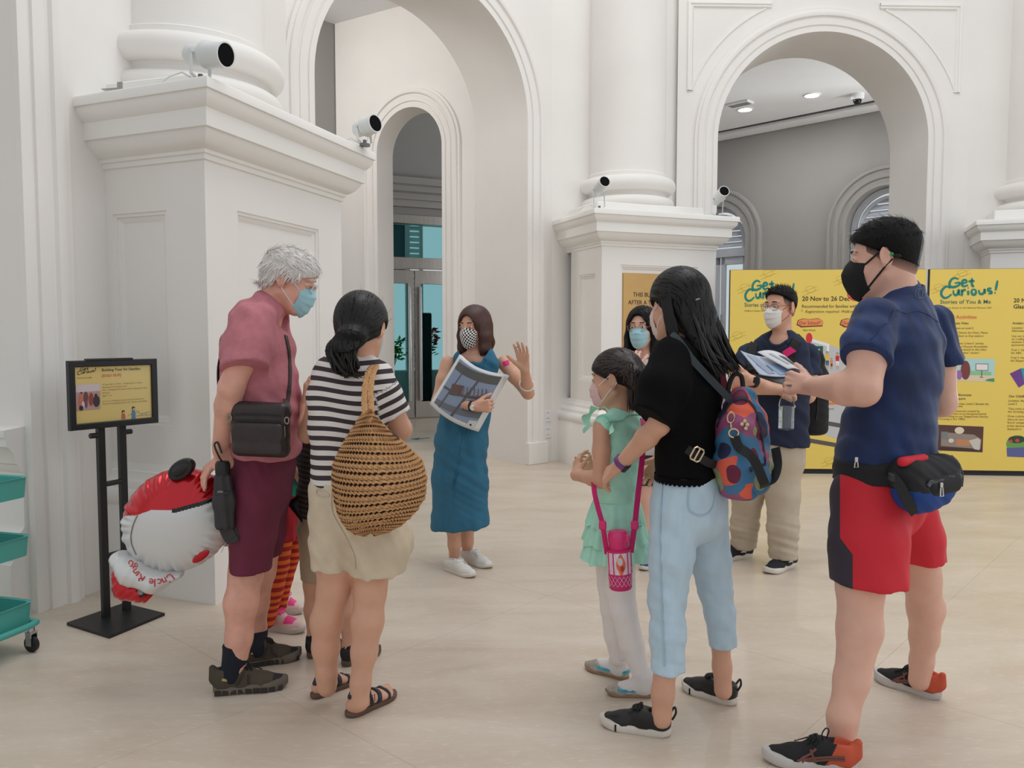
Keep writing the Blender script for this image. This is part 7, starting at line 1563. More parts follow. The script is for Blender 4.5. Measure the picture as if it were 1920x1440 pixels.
    fg.tufts(V, Q, M_STRAND, 2600, dirf, (.05, .09), .0038, fg.hair_o, 21, lift=.03, seg=5, follow=bvh_of(V, Q)); fg.tufts(V, Q, M_STRAND, 70, lambda pp, n_: up * .5 - fw, (.015, .04), .0013, fg.hair_o, 22, lift=.4)
    rnd = random.Random(12); paths = []
    for i in range(90):
        a = rnd.uniform(0, 6.28); r = .036 * math.sqrt(rnd.random()); o_ = R[:, 0] * r * math.cos(a) * 1.2 + fw * r * math.sin(a) * .8; paths.append(spline([kn + o_, H(-.016 + rnd.gauss(0, .008), -.135, -.10) + o_ * 1.25, H(-.008 + rnd.gauss(0, .012), -.125 + rnd.gauss(0, .01), -.15 - rnd.random() * .025) + o_ * .9, H(.006 + rnd.gauss(0, .016), -.11 + rnd.gauss(0, .012), -.175 - rnd.random() * .02) + o_ * .5], 5))
    fg.locks(paths, M_STRAND, fg.hair_o, .0055, 6)
    return fg, bt, f, rt
def stripes_mat(name, attr, period, c0, c1, duty, rough=.85):
    m = mat(name, c0, rough, bump=(220, .15)); t = NT(m); a = t.add('ShaderNodeAttribute', attribute_name=attr); d = t.add('ShaderNodeMath', operation='DIVIDE', ins={1: period}); t.link(a.outputs['Fac'], d.inputs[0])
    fr = t.add('ShaderNodeMath', operation='FRACT'); t.link(d.outputs[0], fr.inputs[0]); lt = t.add('ShaderNodeMath', operation='LESS_THAN', ins={1: duty}); t.link(fr.outputs[0], lt.inputs[0]); mx = t.add('ShaderNodeMix', data_type='RGBA'); mx.inputs[6].default_value = RGB(c0); mx.inputs[7].default_value = RGB(c1); t.link(lt.outputs[0], mx.inputs[0]); t.link(mx.outputs[2], t.n['Principled BSDF'].inputs['Base Color']); return m
fgS, btS, fS, rS = striped_woman()
def straw_bag():
    p = fgS.p; Ms = mat('straw_yarn', (200, 152, 104), .8, var=(60, .12), bump=(180, .5)); root = empty('straw_bag', p(700, 1002, -.2), 'crocheted straw shoulder bag on the back of the woman in stripes', 'bag')
    secs = [(770, 690, 6, .018), (785, 691, 17, .03), (807, 693, 33, .045), (835, 701, 54, .065), (868, 709, 75, .085), (900, 712, 80, .098), (935, 713, 77, .098), (960, 708, 66, .088), (982, 702, 48, .066), (995, 697, 28, .04), (1001, 694, 8, .015)]
    ys = [s_[0] for s_ in secs]; rows = 31; sub = 4; cols = 58; cs = 4; NV = rows * sub; NU = cols * cs; V = []; hole = np.zeros((NV, NU), bool); k = fgS.k; ax_ = unit((1, .32, 0)); bx_ = np.array([-ax_[1], ax_[0], 0])
    def ring_(v):
        # follow the outline with even spacing
        y = np.interp(v, np.linspace(0, 1, len(ys)), ys); return y, np.interp(y, ys, [s_[1] for s_ in secs]), np.interp(y, ys, [s_[2] for s_ in secs]) * k * 1.02, np.interp(y, ys, [s_[3] for s_ in secs])
    vs = np.linspace(0, 1, 400); pl = [ring_(v) for v in vs]; dl = [0]
    for i in range(1, 400): dl.append(dl[-1] + math.hypot((pl[i][0] - pl[i - 1][0]) * k, pl[i][2] - pl[i - 1][2]))
    dl = np.array(dl) / dl[-1]
    for j in range(NV + 1):
        y, cx, A, B = ring_(np.interp(j / NV, dl, vs)); C = p(cx, y, -.205); ph = j / sub
        for i in range(NU):
            uu = i / cs; a = 2 * math.pi * i / NU + (.5 * 2 * math.pi / cols) * (int(ph) % 2); ca, sa = math.cos(a), math.sin(a); e = .82; n_ = ax_ * ca / max(A, .02) + bx_ * sa / max(B, .02); n_ = unit(n_)
            q = C + ax_ * A * math.copysign(abs(ca) ** e, ca) + bx_ * B * math.copysign(abs(sa) ** e, sa); q = q + n_ * (.0062 * abs(math.sin(math.pi * ph)) ** .8 - .003 + .0026 * math.sin(2 * math.pi * uu + (1.2 if int(ph) % 2 else -1.2) * (ph % 1))) + np.array([0, 0, .0035 * math.sin(2 * math.pi * uu + 1.0) + .006 * math.sin(a * 2 + y * .03)]); V.append(q)
    Fc = []
    for j in range(NV):
        for i in range(NU):
            if j % sub in (0, sub - 1) and (i % cs) in (0, 1) and 4 < j < NV - 4: continue
            Fc.append((j * NU + i, (j + 1) * NU + i, (j + 1) * NU + (i + 1) % NU, j * NU + (i + 1) % NU))
    obj('crochet_body', V, np.array(Fc), Ms, root)
    T = SDF(); pts = [p(s_[1], s_[0], -.205) for s_ in secs[1:-4]]; T.chain(pts, [(max(.004, s_[2] * k - .016), max(.004, s_[3] - .016)) for s_ in secs[1:-4]], .008, ax_); T.build('shade_core', mat('bag_shade_brown', (74, 48, 32), .9), root, .008)  # dark brown inner solid stands in for the shade behind the crochet holes
    for off in (0, 1):
        P = spline([p(690 + off * 3, 790, -.235), p(684 + off * 12, 765, -.20), p(684 + off * 10, 735, -.17), p(688 + off * 10, 705, -.135), p(696 + off * 8, 690, -.09), p(704 + off * 6, 685, -.03), p(712 + off * 4, 695, .06), p(722, 740, .13)], 10)
        V2 = MB(); N = len(P)
        for ph0 in (0, 2.1, 4.2):
            V2.tube([P[i] + np.array([math.cos(i * .75 + ph0), .4 * math.sin(i * .75 + ph0), .5 * math.sin(i * .75 + ph0)]) * .0055 for i in range(N)], .0065, 6)
        V2.build('braided_handle', Ms, root, smooth=True)
straw_bag()
# ================================================================ the guide
def sheet(name, C4, bend, m, parent, nu=14, nv=14, thick=.002, **kw):
    """curved card from four corners (TL, TR, BR, BL), bowed along bend. Returns (object, surface function)."""
    TL, TR, BR, BL = [np.array(c, float) for c in C4]; bend = np.array(bend, float)
    def fn(u, v, o=0.0): 
        q = (TL * (1 - u) + TR * u) * (1 - v) + (BL * (1 - u) + BR * u) * v + bend * (4 * u * (1 - u)) * (1.0 - .3 * v); return q + N * o
    N = unit(np.cross(BL - TL, TR - TL)); N = N if N[1] < 0 else -N
    V = [fn(i / nu, j / nv, o) for o in (0, -thick) for j in range(nv + 1) for i in range(nu + 1)]; n = (nu + 1) * (nv + 1); g = lambda l, j, i: l * n + j * (nu + 1) + i; Fc = []
    for j in range(nv):
        for i in range(nu): Fc += [(g(0, j, i), g(0, j + 1, i), g(0, j + 1, i + 1), g(0, j, i + 1)), (g(1, j, i), g(1, j, i + 1), g(1, j + 1, i + 1), g(1, j + 1, i))]
    for i in range(nu): Fc += [(g(0, 0, i), g(0, 0, i + 1), g(1, 0, i + 1), g(1, 0, i)), (g(0, nv, i + 1), g(0, nv, i), g(1, nv, i), g(1, nv, i + 1))]
    for j in range(nv): Fc += [(g(0, j + 1, 0), g(0, j, 0), g(1, j, 0), g(1, j + 1, 0)), (g(0, j, nu), g(0, j + 1, nu), g(1, j + 1, nu), g(1, j, nu))]
    o = obj(name, V, Fc, m, parent, **kw); return o, fn
def print_on(fn, name, c, poly, parent, o=.0012, n=5):
    """flat print following a curved card: poly is (u, v) quad TL TR BR BL."""
    A = [np.array(q, float) for q in poly]; V = []
    for j in range(n + 1):
        for i in range(n + 1):
            a, b = i / n, j / n; q = (A[0] * (1 - a) + A[1] * a) * (1 - b) + (A[3] * (1 - a) + A[2] * a) * b; V.append(fn(q[0], q[1], o))
    return obj(name, V, [(j * (n + 1) + i, (j + 1) * (n + 1) + i, (j + 1) * (n + 1) + i + 1, j * (n + 1) + i + 1) for j in range(n) for i in range(n)], mat('ink_%d_%d_%d' % c, c, .5), parent)
def guide():
    fg = Fig('guide in a teal denim dress and chequered mask with one hand raised', 4.75, ground(868, 1072)); p = fg.p; S = fg.S
    f = unit((-.35, -.94, 0)); rt = unit((f[1], -f[0], 0)); H = fg.head(p(889, 614), (-.52, -.84, -.10), .97); fg.neck(p(893, 668, .0), .045, .05)
    fg.torso(S, [(893, 680, 0, .135, .065), (888, 720, 0, .14, .085), (872, 780, 0, .125, .085), (862, 850, 0, .14, .10)], rt)
    fg.arm(p(839, 680, -.0), p(821, 752, -.06), p(890, 762, -.21), (.041, .035, .036, .024)); fg.arm(p(944, 680, .05), p(990, 737, -.02), p(984, 692, -.185), (.041, .035, .036, .024))
    fg.hand(p(890, 762, -.21), (1, -.12, .05), (-.1, 1, 0), (0, 0, 1), .95, (42, 48, 52, 55), 3, 30, .5); fg.hand(p(984, 692, -.185), (-.16, -.12, 1), (-.45, -.9, 0), (-1, .5, .1), .98, (4, 5, 6, 8), 6, 20, .55)
    fg.leg([p(848, 900, -.02), p(850, 985, -.02), p(852, 1020, -.01), p(852, 1062, .02)], [.055, .046, .036, .03]); fg.leg([p(876, 900, .1), p(876, 985, .1), p(876, 1015, .11), p(876, 1048, .13)], [.055, .046, .036, .03]); fg.body(M_SKIN_B, .009)
    Md = mat('teal_denim', (46, 106, 136), .85, var=(22, .08), bump=(150, .2), stretch=(1, 1, .4)); T = SDF()
    fg.torso(T, [(893, 664, 0, .115, .065), (892, 678, 0, .140, .085), (887, 715, 0, .152, .106), (872, 775, 0, .150, .110), (864, 830, 0, .162, .122), (862, 900, 0, .170, .13), (863, 975, 0, .172, .135), (863, 1010, 0, .172, .135)], rt, .03)
    T.ell(p(890, 660, -.02), (.088, .10, .075), None, .01, '-'); T.seg(p(892, 656, -.13), p(887, 700, -.16), .062, .008, .006, None, '-'); T.ell(p(838, 692, 0), (.045, .06, .05), None, .01, '-'); T.ell(p(949, 690, .04), (.04, .06, .05), None, .01, '-')
    T.seg(p(858, 868, -.128), p(834, 1010, -.150), .006, .030, .004, None, '-'); T.cut(p(863, 988), (.10, 0, -1), .003); T.fold(folds(.006, .13, (.9, .3, .1), 81)); T.fold(folds(.004, .09, (.5, .2, .8), 82)); V, Q = T.mesh(.007); do = obj('dress', V, Q, Md, fg.root); bt = bvh_of(V, Q)
    mb = MB(); drape(mb, [p(872, 800, -.5), p(866, 840, -.5), p(860, 872, -.5)], bt, .010, .002); mb.build('placket', Md, do)
    mb = MB(); drape(mb, [p(872, 664, -.3), p(880, 690, -.3), p(889, 704, -.3), p(900, 692, -.3), p(912, 664, -.3)], bt, .012, .003); mb.build('neckline', Md, do)
    Mw = mat('white_canvas', (222, 220, 216), .75, bump=(200, .15)); 
    for hl, to, sd in ((ground(836, 1067), ground(890, 1085), 1), (ground(866, 1049), ground(923, 1067), -1)): shoe(fg, hl, to, Mw, M_WSOLE, 'sneaker', sd, th=.020, laces=mat('lace_white', (230, 228, 224), .7), collar=.068, hgt=.85)
    Mq = mat('chequered_mask', (236, 234, 232), .8); t = NT(Mq); cx = t.add('ShaderNodeCombineXYZ'); ck = t.add('ShaderNodeTexChecker', ins={'Scale': 1.0, 'Color1': RGB((236, 234, 232)), 'Color2': RGB((28, 28, 34))}); t.link(cx.outputs[0], ck.inputs[0]); t.link(ck.outputs[0], t.n['Principled BSDF'].inputs['Base Color'])
    for i_, (nm, sc_) in enumerate((('mu', 8.01), ('mv', 11.01))): aa = t.add('ShaderNodeAttribute', attribute_name=nm); mm_ = t.add('ShaderNodeMath', operation='MULTIPLY', ins={1: sc_}); t.link(aa.outputs['Fac'], mm_.inputs[0]); t.link(mm_.outputs[0], cx.inputs[i_])
    fg.mask(Mq, mat('mask_black', (20, 19, 21), .85), False, .004)
    Mh = mat('hair_auburn', (62, 32, 26), .4, var=(30, .3), bump=(90, .25), stretch=(6, 6, 1)); Mhs = mat('hair_strand_auburn', (74, 38, 30), .38)
    def ex(S_):
        for sg in (-1, 1): S_.chain([H(sg * .070, -.005, .03), H(sg * .080, -.0, -.05), H(sg * .078, .01, -.13), H(sg * .07, .02, -.165)], [(.026, .05), (.026, .055), (.024, .05), (.014, .03)], .02, fg.HR[:, 0])
        S_.chain([H(0, -.07, .0), H(0, -.085, -.10), H(0, -.08, -.16)], [(.075, .04), (.075, .036), (.06, .022)], .03, fg.HR[:, 0])
    fg.hair_cap(Mh, .015, None, .0, ex, face=[(.004, .112, -.008, .068, .078, .098), (0, .06, -.10, .058, .06, .07)], ears=False)
    V, Q = fg.hairV, fg.hairQ; R = fg.HR; up = R[:, 2]; fw = R[:, 1]; part = H(-.02, .02, .12)
    def dirf(pp, n_):
        l = (pp - H(0, 0, 0)) @ R; return -up + R[:, 0] * (.9 if l[0] > -.02 else -.9) * (1 if l[2] > .05 else .05) - fw * .15
    fg.tufts(V, Q, Mhs, 1500, dirf, (.07, .12), .0045, fg.hair_o, 31, lift=.03, seg=5, follow=bvh_of(V, Q))
    mb = MB(); w = lerp(p(821, 752, -.06), p(890, 762, -.21), .93); ax = p(890, 762, -.21) - p(821, 752, -.06); ring_on(mb, w, ax, .0265, .018, .003); wo = mb.build('watch_strap', M_BLACK, fg.root, smooth=True); MB().lathe(w + np.array([.004, -.027, -.006]), [(0, .006), (.014, .006), (.016, .003), (.016, 0)], 20, (0, -1, -.2)).build('watch_dial', mat('dial_white', (232, 230, 226), .3), wo)
    mb = MB(); a, b = p(990, 737, -.02), p(984, 692, -.185); w = lerp(a, b, .35); ring_on(mb, w, b - a + np.array([.05, 0, -.02]), .040, .012, .006); mb.build('bangle', mat('bangle_ivory', (222, 214, 200), .35), fg.root, smooth=True)
    fi = p(969, 645, -.20); mb = MB(); ring_on(mb, p(971, 651, -.196), (-.1, -.1, 1), .009, .004, .0015); mb.build('finger_ring', mat('ring_silver', (200, 196, 190), .2, 1.0), fg.root)
    bb = bvh_obj(fg.body_o); mb = MB(); drape(mb, [p(943, 683, .0), p(949, 680, .0), p(956, 677, .0)], bb, .030, .001); mb.build('visitor_sticker', mat('sticker_magenta', (222, 26, 118), .5), fg.root)
    return fg
fgU = guide()
def picture_board():
    p = fgU.p; root = empty('picture_board', p(878, 735, -.16), 'large laminated picture sheets the guide holds against her dress', 'picture board'); C4 = [p(862, 664, -.16), p(951, 702, -.13), p(893, 808, -.17), p(806, 757, -.13)]; Mp = mat('paper_white', (226, 228, 230), .35, coat=.2)
    for k in (2, 1): sheet('page', [c + np.array([.006 * k, .012 * k, -.004 * k]) for c in C4], (-.02, -.05, -.02), Mp, root, thick=.0015)
    o, fn = sheet('page', C4, (-.02, -.05, -.02), Mp, root, thick=.0015)
    print_on(fn, 'photo_print', (140, 156, 182), [(.06, .05), (.94, .05), (.94, .93), (.06, .93)], root, .0012, 8)
    print_on(fn, 'photo_print', (92, 94, 92), [(.06, .10), (.94, .05), (.94, .20), (.06, .24)], root, .002, 8); print_on(fn, 'photo_print', (110, 116, 124), [(.06, .84), (.94, .66), (.94, .80), (.06, .93)], root, .002, 8)
    print_on(fn, 'photo_print', (96, 92, 98), [(.06, .58), (.94, .44), (.94, .47), (.06, .62)], root, .0024, 8); print_on(fn, 'photo_print', (96, 92, 98), [(.60, .06), (.64, .06), (.50, .93), (.45, .93)], root, .0024, 8); print_on(fn, 'photo_print', (96, 92, 98), [(.24, .2), (.26, .2), (.2, .93), (.17, .93)], root, .0024, 8)
    print_on(fn, 'photo_print', (110, 88, 84), [(.18, .46), (.40, .38), (.44, .56), (.24, .64)], root, .0028); print_on(fn, 'photo_print', (84, 92, 96), [(.62, .56), (.84, .52), (.82, .72), (.58, .76)], root, .0028)
    mb = MB()
    for i in range(8): u = .34 + i * .065; mb.tube([fn(u + .05 * math.sin(t * 3), .50 - .015 * i + .17 * (t - .5) * (1 if t > .3 else 1.2), .0034) for t in [j / 6 for j in range(7)]], .0022, 5)
    mb.tube([fn(.25 + .07 * i, .60 - .022 * i, .0034) for i in range(9)], .003, 5); mb.build('skeleton_print', mat('ink_bone', (120, 96, 92), .5), root, kind='stuff')
    print_on(fn, 'photo_print', (206, 208, 206), [(.80, .86), (.96, .84), (.95, .97), (.79, .97)], root, .003); 
    MB().lathe(fn(.86, .93, .004), [(0, .001), (.006, 0)], 12, (0, -1, 0)).build('punch_hole', M_BLACK, root)
picture_board()
# ================================================================ woman in the blue mask behind the girl
def mask_woman():
    fg = Fig('woman with glasses and blue mask standing before the gold plaque', 4.75, ground(1218, 1063)); p = fg.p; S = fg.S; f = unit((-.45, -.89, 0)); rt = unit((f[1], -f[0], 0)); H = fg.head(p(1204, 615), (-.45, -.88, -.05), .97); fg.neck(p(1210, 670), .044, .05)
    fg.torso(S, [(1212, 682, 0, .13, .065), (1214, 740, 0, .13, .08), (1218, 830, 0, .13, .085), (1220, 880, 0, .14, .10)], rt)
    fg.arm(p(1178, 690, .0), p(1180, 755, -.08), p(1187, 692, -.2), (.040, .034, .034, .023)); fg.arm(p(1248, 690, .0), p(1252, 800, -.05), p(1232, 862, -.19), (.040, .034, .034, .023))
    fg.hand(p(1187, 692, -.2), (.05, .12, 1), (.3, .9, 0), (1, 0, 0), .92, (35, 40, 45, 48), 4, 20, .6); fg.hand(p(1232, 862, -.19), (-.3, .0, -1), (-.6, .7, 0), (0, -1, 0), .92, (20, 22, 25, 28), 4, 20, .6)
    fg.leg([p(1208, 890, -.03), p(1208, 930, -.05), p(1210, 985, -.03), p(1212, 1030, -.01), p(1212, 1050, .0)], [.08, .060, .054, .038, .036]); fg.leg([p(1234, 890, .03), p(1234, 930, .02), p(1234, 985, .04), p(1236, 1028, .06), p(1236, 1046, .07)], [.08, .060, .054, .038, .036]); fg.body(M_SKIN_A, .009)
    T = SDF()
    for a, b in ((p(1180, 688, 0), p(1180, 752, -.07)), (p(1246, 688, 0), p(1252, 790, -.05))): T.chain([a, b, b + unit(b - a) * .03], [.052, .052, .052], .02); T.trim(b, b - a, .1)
    fg.torso(T, [(1211, 672, 0, .09, .06), (1212, 685, 0, .15, .08), (1214, 740, 0, .155, .10), (1218, 830, 0, .155, .105), (1220, 870, 0, .16, .115)], rt, .03); T.ell(p(1208, 664, -.03), (.055, .06, .03), None, .01, '-'); T.cut(p(1220, 850), (0, 0, -1), .003); V, Q = T.mesh(.008); z = V[:, 2]; zt = p(1200, 668)[2]; k = fg.k
    st = np.clip((zt - z) / (k * 200), 0, 1); te = obj('striped_top', V, Q, attr_ramp('top_bands', 'st', [(0, (40, 34, 36)), (.02, (222, 218, 216)), (.085, (190, 40, 52)), (.105, (222, 218, 216)), (.17, (36, 32, 36)), (.23, (222, 218, 216)), (.33, (36, 32, 36)), (.39, (222, 218, 216)), (.49, (190, 40, 52)), (.52, (222, 218, 216)), (.6, (36, 32, 36)), (.66, (222, 218, 216))], .85), fg.root, attrs={'st': st})
    T = SDF(); fg.torso(T, [(1220, 840, 0, .145, .105), (1221, 885, 0, .165, .125)], rt, .03); T.chain([p(1208, 885, -.03), p(1207, 918, -.04)], [.085, .08], .02); T.chain([p(1236, 885, .03), p(1236, 918, .02)], [.085, .08], .02); T.cut(p(1220, 905), (0, 0, -1), .003); T.build('shorts', mat('charcoal_shorts', (52, 50, 56), .85), fg.root, .009)
    for hl, to, sd in ((ground(1224, 1054), ground(1203, 1072), 1), (ground(1246, 1047), ground(1228, 1066), -1)):
        shoe(fg, hl, to, mat('shoe_blue', (46, 68, 112), .7, bump=(200, .2)), M_WSOLE, 'sneaker', sd, th=.024, laces=mat('lace_white', (230, 228, 224), .7), collar=.08)
        T = SDF(); T.chain([hl + np.array([-.01, -.03, .14]), hl + np.array([-.01, -.04, .07])], [.041, .042], .01); T.build('sock', mat('sock_white', (214, 212, 210), .9), fg.root, .007)
    fg.mask(M_SURG, M_SURG2, True); fg.glasses(M_WIRE, .026, .019, .0014)
    def ex(S_):
        for sg in (-1, 1): S_.chain([H(sg * .072, -.015, .03), H(sg * .082, -.015, -.06), H(sg * .085, .0, -.15), H(sg * .08, .03, -.24)], [(.024, .05), (.028, .05), (.030, .045), (.016, .025)], .02, fg.HR[:, 0])
        S_.chain([H(0, -.075, .0), H(0, -.085, -.12), H(0, -.08, -.2)], [(.08, .04), (.08, .04), (.07, .03)], .03, fg.HR[:, 0])
    fg.hair_cap(M_HAIR, .015, None, .0, ex, face=[(.006, .110, -.005, .068, .074, .096), (0, .06, -.10, .058, .06, .08)], ears=False); V, Q = fg.hairV, fg.hairQ; R = fg.HR; up = R[:, 2]
    fg.tufts(V, Q, M_STRAND, 1100, lambda pp, n_: -up + R[:, 0] * (.8 if (pp - H(0, 0, 0)) @ R[:, 0] > 0 else -.8) * (1 if (pp - H(0, 0, 0)) @ up > .05 else .08), (.07, .13), .005, fg.hair_o, 33, lift=.04, seg=5, follow=bvh_of(V, Q), wave=.0015)
mask_woman()
# ================================================================ man in the white mask
def white_mask_man():
    fg = Fig('man in navy tee, beige trousers and white mask with folded arms', 4.82, ground(1430, 1060)); p = fg.p; S = fg.S; f = unit((-.6, -.8, 0)); rt = unit((f[1], -f[0], 0)); H = fg.head(p(1462, 577), (-.80, -.58, -.04), 1.0); fg.neck(p(1466, 634), .055, .06)
    fg.torso(S, [(1464, 652, 0, .16, .08), (1460, 700, 0, .165, .105), (1458, 780, 0, .155, .11), (1458, 850, 0, .15, .11)], rt)
    fg.arm(p(1403, 664, .02), p(1386, 724, -.10), p(1462, 731, -.26), (.052, .044, .045, .03)); fg.arm(p(1518, 664, .08), p(1514, 742, -.02), p(1408, 713, -.24), (.052, .044, .045, .03))
    fg.hand(p(1462, 731, -.26), (1, .1, -.15), (0, .7, -.7), (0, -.7, .7), 1.0, (50, 52, 55, 58), 2, 20, .5); fg.hand(p(1408, 713, -.24), (-1, .5, .1), (0, .9, .2), (0, -.2, 1), 1.0, (20, 22, 24, 26), 3, 20, .5); fg.body(M_SKIN_B, .009)
    Mt = mat('midnight_tee', (26, 36, 62), .85, var=(9, .12), bump=(140, .12)); T = SDF()
    for a, b in ((p(1404, 664, .02), p(1392, 700, -.06)), (p(1514, 664, .07), p(1518, 706, .03))): T.chain([a, b, b + unit(b - a) * .04], [.068, .070, .070], .02); T.trim(b, b - a, .12)
    fg.torso(T, [(1465, 636, 0, .09, .07), (1463, 652, 0, .165, .095), (1460, 700, 0, .185, .125), (1458, 770, 0, .178, .135), (1458, 825, 0, .178, .138), (1458, 850, 0, .178, .138)], rt, .03); T.ell(p(1458, 630, -.06), (.06, .06, .05), None, .01, '-'); T.cut(p(1458, 832), (-.1, 0, -1), .003); T.fold(folds(.006, .12, (.6, .2, .8), 91)); V, Q = T.mesh(.008); te = obj('t_shirt', V, Q, Mt, fg.root); bt = bvh_of(V, Q)
    mb = MB(); drape(mb, [p(1436, 630, -.2), p(1446, 645, -.3), p(1460, 648, -.3), p(1476, 638, -.2), p(1484, 626, -.1)], bt, .014, .003); mb.build('collar', Mt, te)
    Mc = mat('beige_chino', (190, 176, 156), .85, var=(14, .06), bump=(120, .15)); T = SDF(); fg.torso(T, [(1458, 815, 0, .165, .125), (1454, 860, 0, .175, .135)], rt, .03)
    T.chain([p(1418, 870, .06), p(1402, 930, .09), p(1396, 985, .11), p(1394, 1030, .12)], [.11, .092, .082, .078], .03); T.trim(p(1394, 1027, .12), (.1, 0, -1), .12); T.chain([p(1466, 870, -.02), p(1468, 930, -.06), p(1468, 990, -.09), p(1468, 1052, -.10)], [.115, .096, .088, .082], .03); T.trim(p(1468, 1046, -.10), (0, 0, -1), .12); T.fold(folds(.005, .07, (.3, .2, 1), 92, lambda P: np.clip((.45 - P[:, 2]) * 4, .15, 1))); T.build('trousers', Mc, fg.root, .008)
    Mk = mat('shoe_mesh_black', (26, 25, 28), .8); Mw = mat('logo_white', (226, 226, 224), .5)
    for hl, to, sd in ((ground(1410, 1042), ground(1340, 1054), -1), (ground(1490, 1058), ground(1434, 1077), 1)):
        root, g, bv, uo, q, L = shoe(fg, hl, to, Mk, M_WSOLE, 'runner', sd, th=.030, laces=Mk, collar=.085); mb = MB()
        for s2 in (-1, 1):
            for P in (((.40, .075), (.32, .055), (.20, .052)), ((.30, .088), (.34, .06), (.28, .036)), ((.46, .05), (.36, .052), (.24, .062))): drape(mb, [q(s2 * .08, L * a, b) for a, b in P], bv, [.004, .012, .003], .0015, 4)
        mb.build('side_emblem', Mw, root, kind='stuff')
    Mrl = mat('loop_red', (190, 52, 52), .7); mo = fg.mask(M_MASKW, Mrl, True); fg.glasses(mat('glasses_brown', (96, 60, 54), .35, .4), .025, .017, .0014)
    fg.fade((.55, -.01)); fg.hair_cap(M_HAIR, .010, (.58, .040), .004, face=[(0, .128, .012, .09, .06, .05), (.075, .045, -.02, .03, .028, .05), (-.075, .045, -.02, .03, .028, .05)], thin=.004); V, Q = fg.hairV, fg.hairQ; R = fg.HR; up = R[:, 2]; fw = R[:, 1]
    fg.tufts(V, Q, M_HAIR, 1000, lambda pp, n_: -up + fw * .1, (.010, .018), .003, fg.hair_o, 41, lift=.06, seg=2, keep=lambda pp, n_: .0 < (pp - H(0, 0, 0)) @ up < .07); fg.tufts(V, Q, M_STRAND, 800, lambda pp, n_: fw + up * .8, (.018, .034), .0032, fg.hair_o, 42, lift=.7, seg=2, keep=lambda pp, n_: (pp - H(0, 0, 0)) @ up > .07)
    mb = MB(); a, b = p(1514, 742, -.02), p(1408, 713, -.24); ring_on(mb, lerp(a, b, .95), b - a, .033, .026, .005); wo = mb.build('watch_strap', M_BLACK, fg.root, smooth=True); MB().lathe(lerp(a, b, .95) + np.array([0, -.034, .006]), [(0, .01), (.017, .01), (.02, .004), (.02, 0)], 20, (-.2, -1, .2)).build('watch_case', mat('watch_dark', (40, 38, 40), .3, .6), wo)
    mb = MB(); drape(mb, [p(1471, 665, -.5), p(1478, 660, -.5), p(1487, 655, -.5)], bt, .04, .001, 6, .016); mb.build('visitor_sticker', mat('sticker_magenta', (222, 26, 118), .5), fg.root)
    root = empty('backpack', p(1515, 810, .2), 'plain black backpack worn by the man in the white mask', 'backpack'); Mb = mat('backpack_black', (24, 24, 26), .8, bump=(200, .25)); T = SDF(); T.chain([p(1504, 668, .19), p(1506, 720, .20), p(1506, 800, .20)], [(.13, .06), (.155, .10), (.15, .10)], .05, rt); T.cut(p(1506, 814, .2), (0, 0, -1), .03); T.fold(folds(.005, .09, (.4, .2, 1), 93)); V, Q = T.mesh(.008); obj('bag_body', V, Q, Mb, root); bv = bvh_of(V, Q)
    mb = MB(); drape(mb, [p(1540, 690, -.1), p(1543, 730, 0), p(1538, 790, 0)], bv, .012, .004); mb.build('zip', M_BLACK, root)
    for pts in ([p(1416, 642, .0), p(1410, 656, -.3), p(1406, 680, -.3), p(1412, 715, -.3)], [p(1498, 636, .08), p(1488, 648, -.3), p(1484, 675, -.3), p(1490, 715, -.3)]): mb = MB(); drape(mb, pts, bt, .055, .008, 6, .002); mb.build('shoulder_strap', Mb, root)
    # water bottle
    root = empty('water_bottle', p(1474, 804, -.33), 'clear plastic water bottle half full below the folded arms', 'bottle'); c0 = p(1474, 805, -.33); h = p(1474, 735, -.33)[2] - c0[2]; Mpl = mat('clear_plastic', (240, 246, 250), .06, trans=1.0); Mpl.node_tree.nodes['Principled BSDF'].inputs['IOR'].default_value = 1.2
    R0 = .042; MB().lathe(c0, [(0, .004), (R0 * .85, 0), (R0, .008), (R0, h * .30), (R0 * .97, h * .32), (R0, h * .34), (R0, h * .66), (R0 * .9, h * .8), (R0 * .42, h * .94), (R0 * .40, h)], 28).build('bottle_body', Mpl, root, smooth=True)
    MB().lathe(c0, [(0, .006), (R0 * .93, .008), (R0 * .94, h * .62), (0, h * .62)], 24).build('water', mat('water', (214, 226, 234), .02, trans=.85), root, smooth=True); MB().lathe(c0, [(R0 * .44, h * .97), (R0 * .46, h * .975), (R0 * .46, h * 1.05), (R0 * .42, h * 1.06), (0, h * 1.06)], 20).build('cap', mat('cap_teal', (40, 70, 92), .4), root, smooth=True)
white_mask_man()
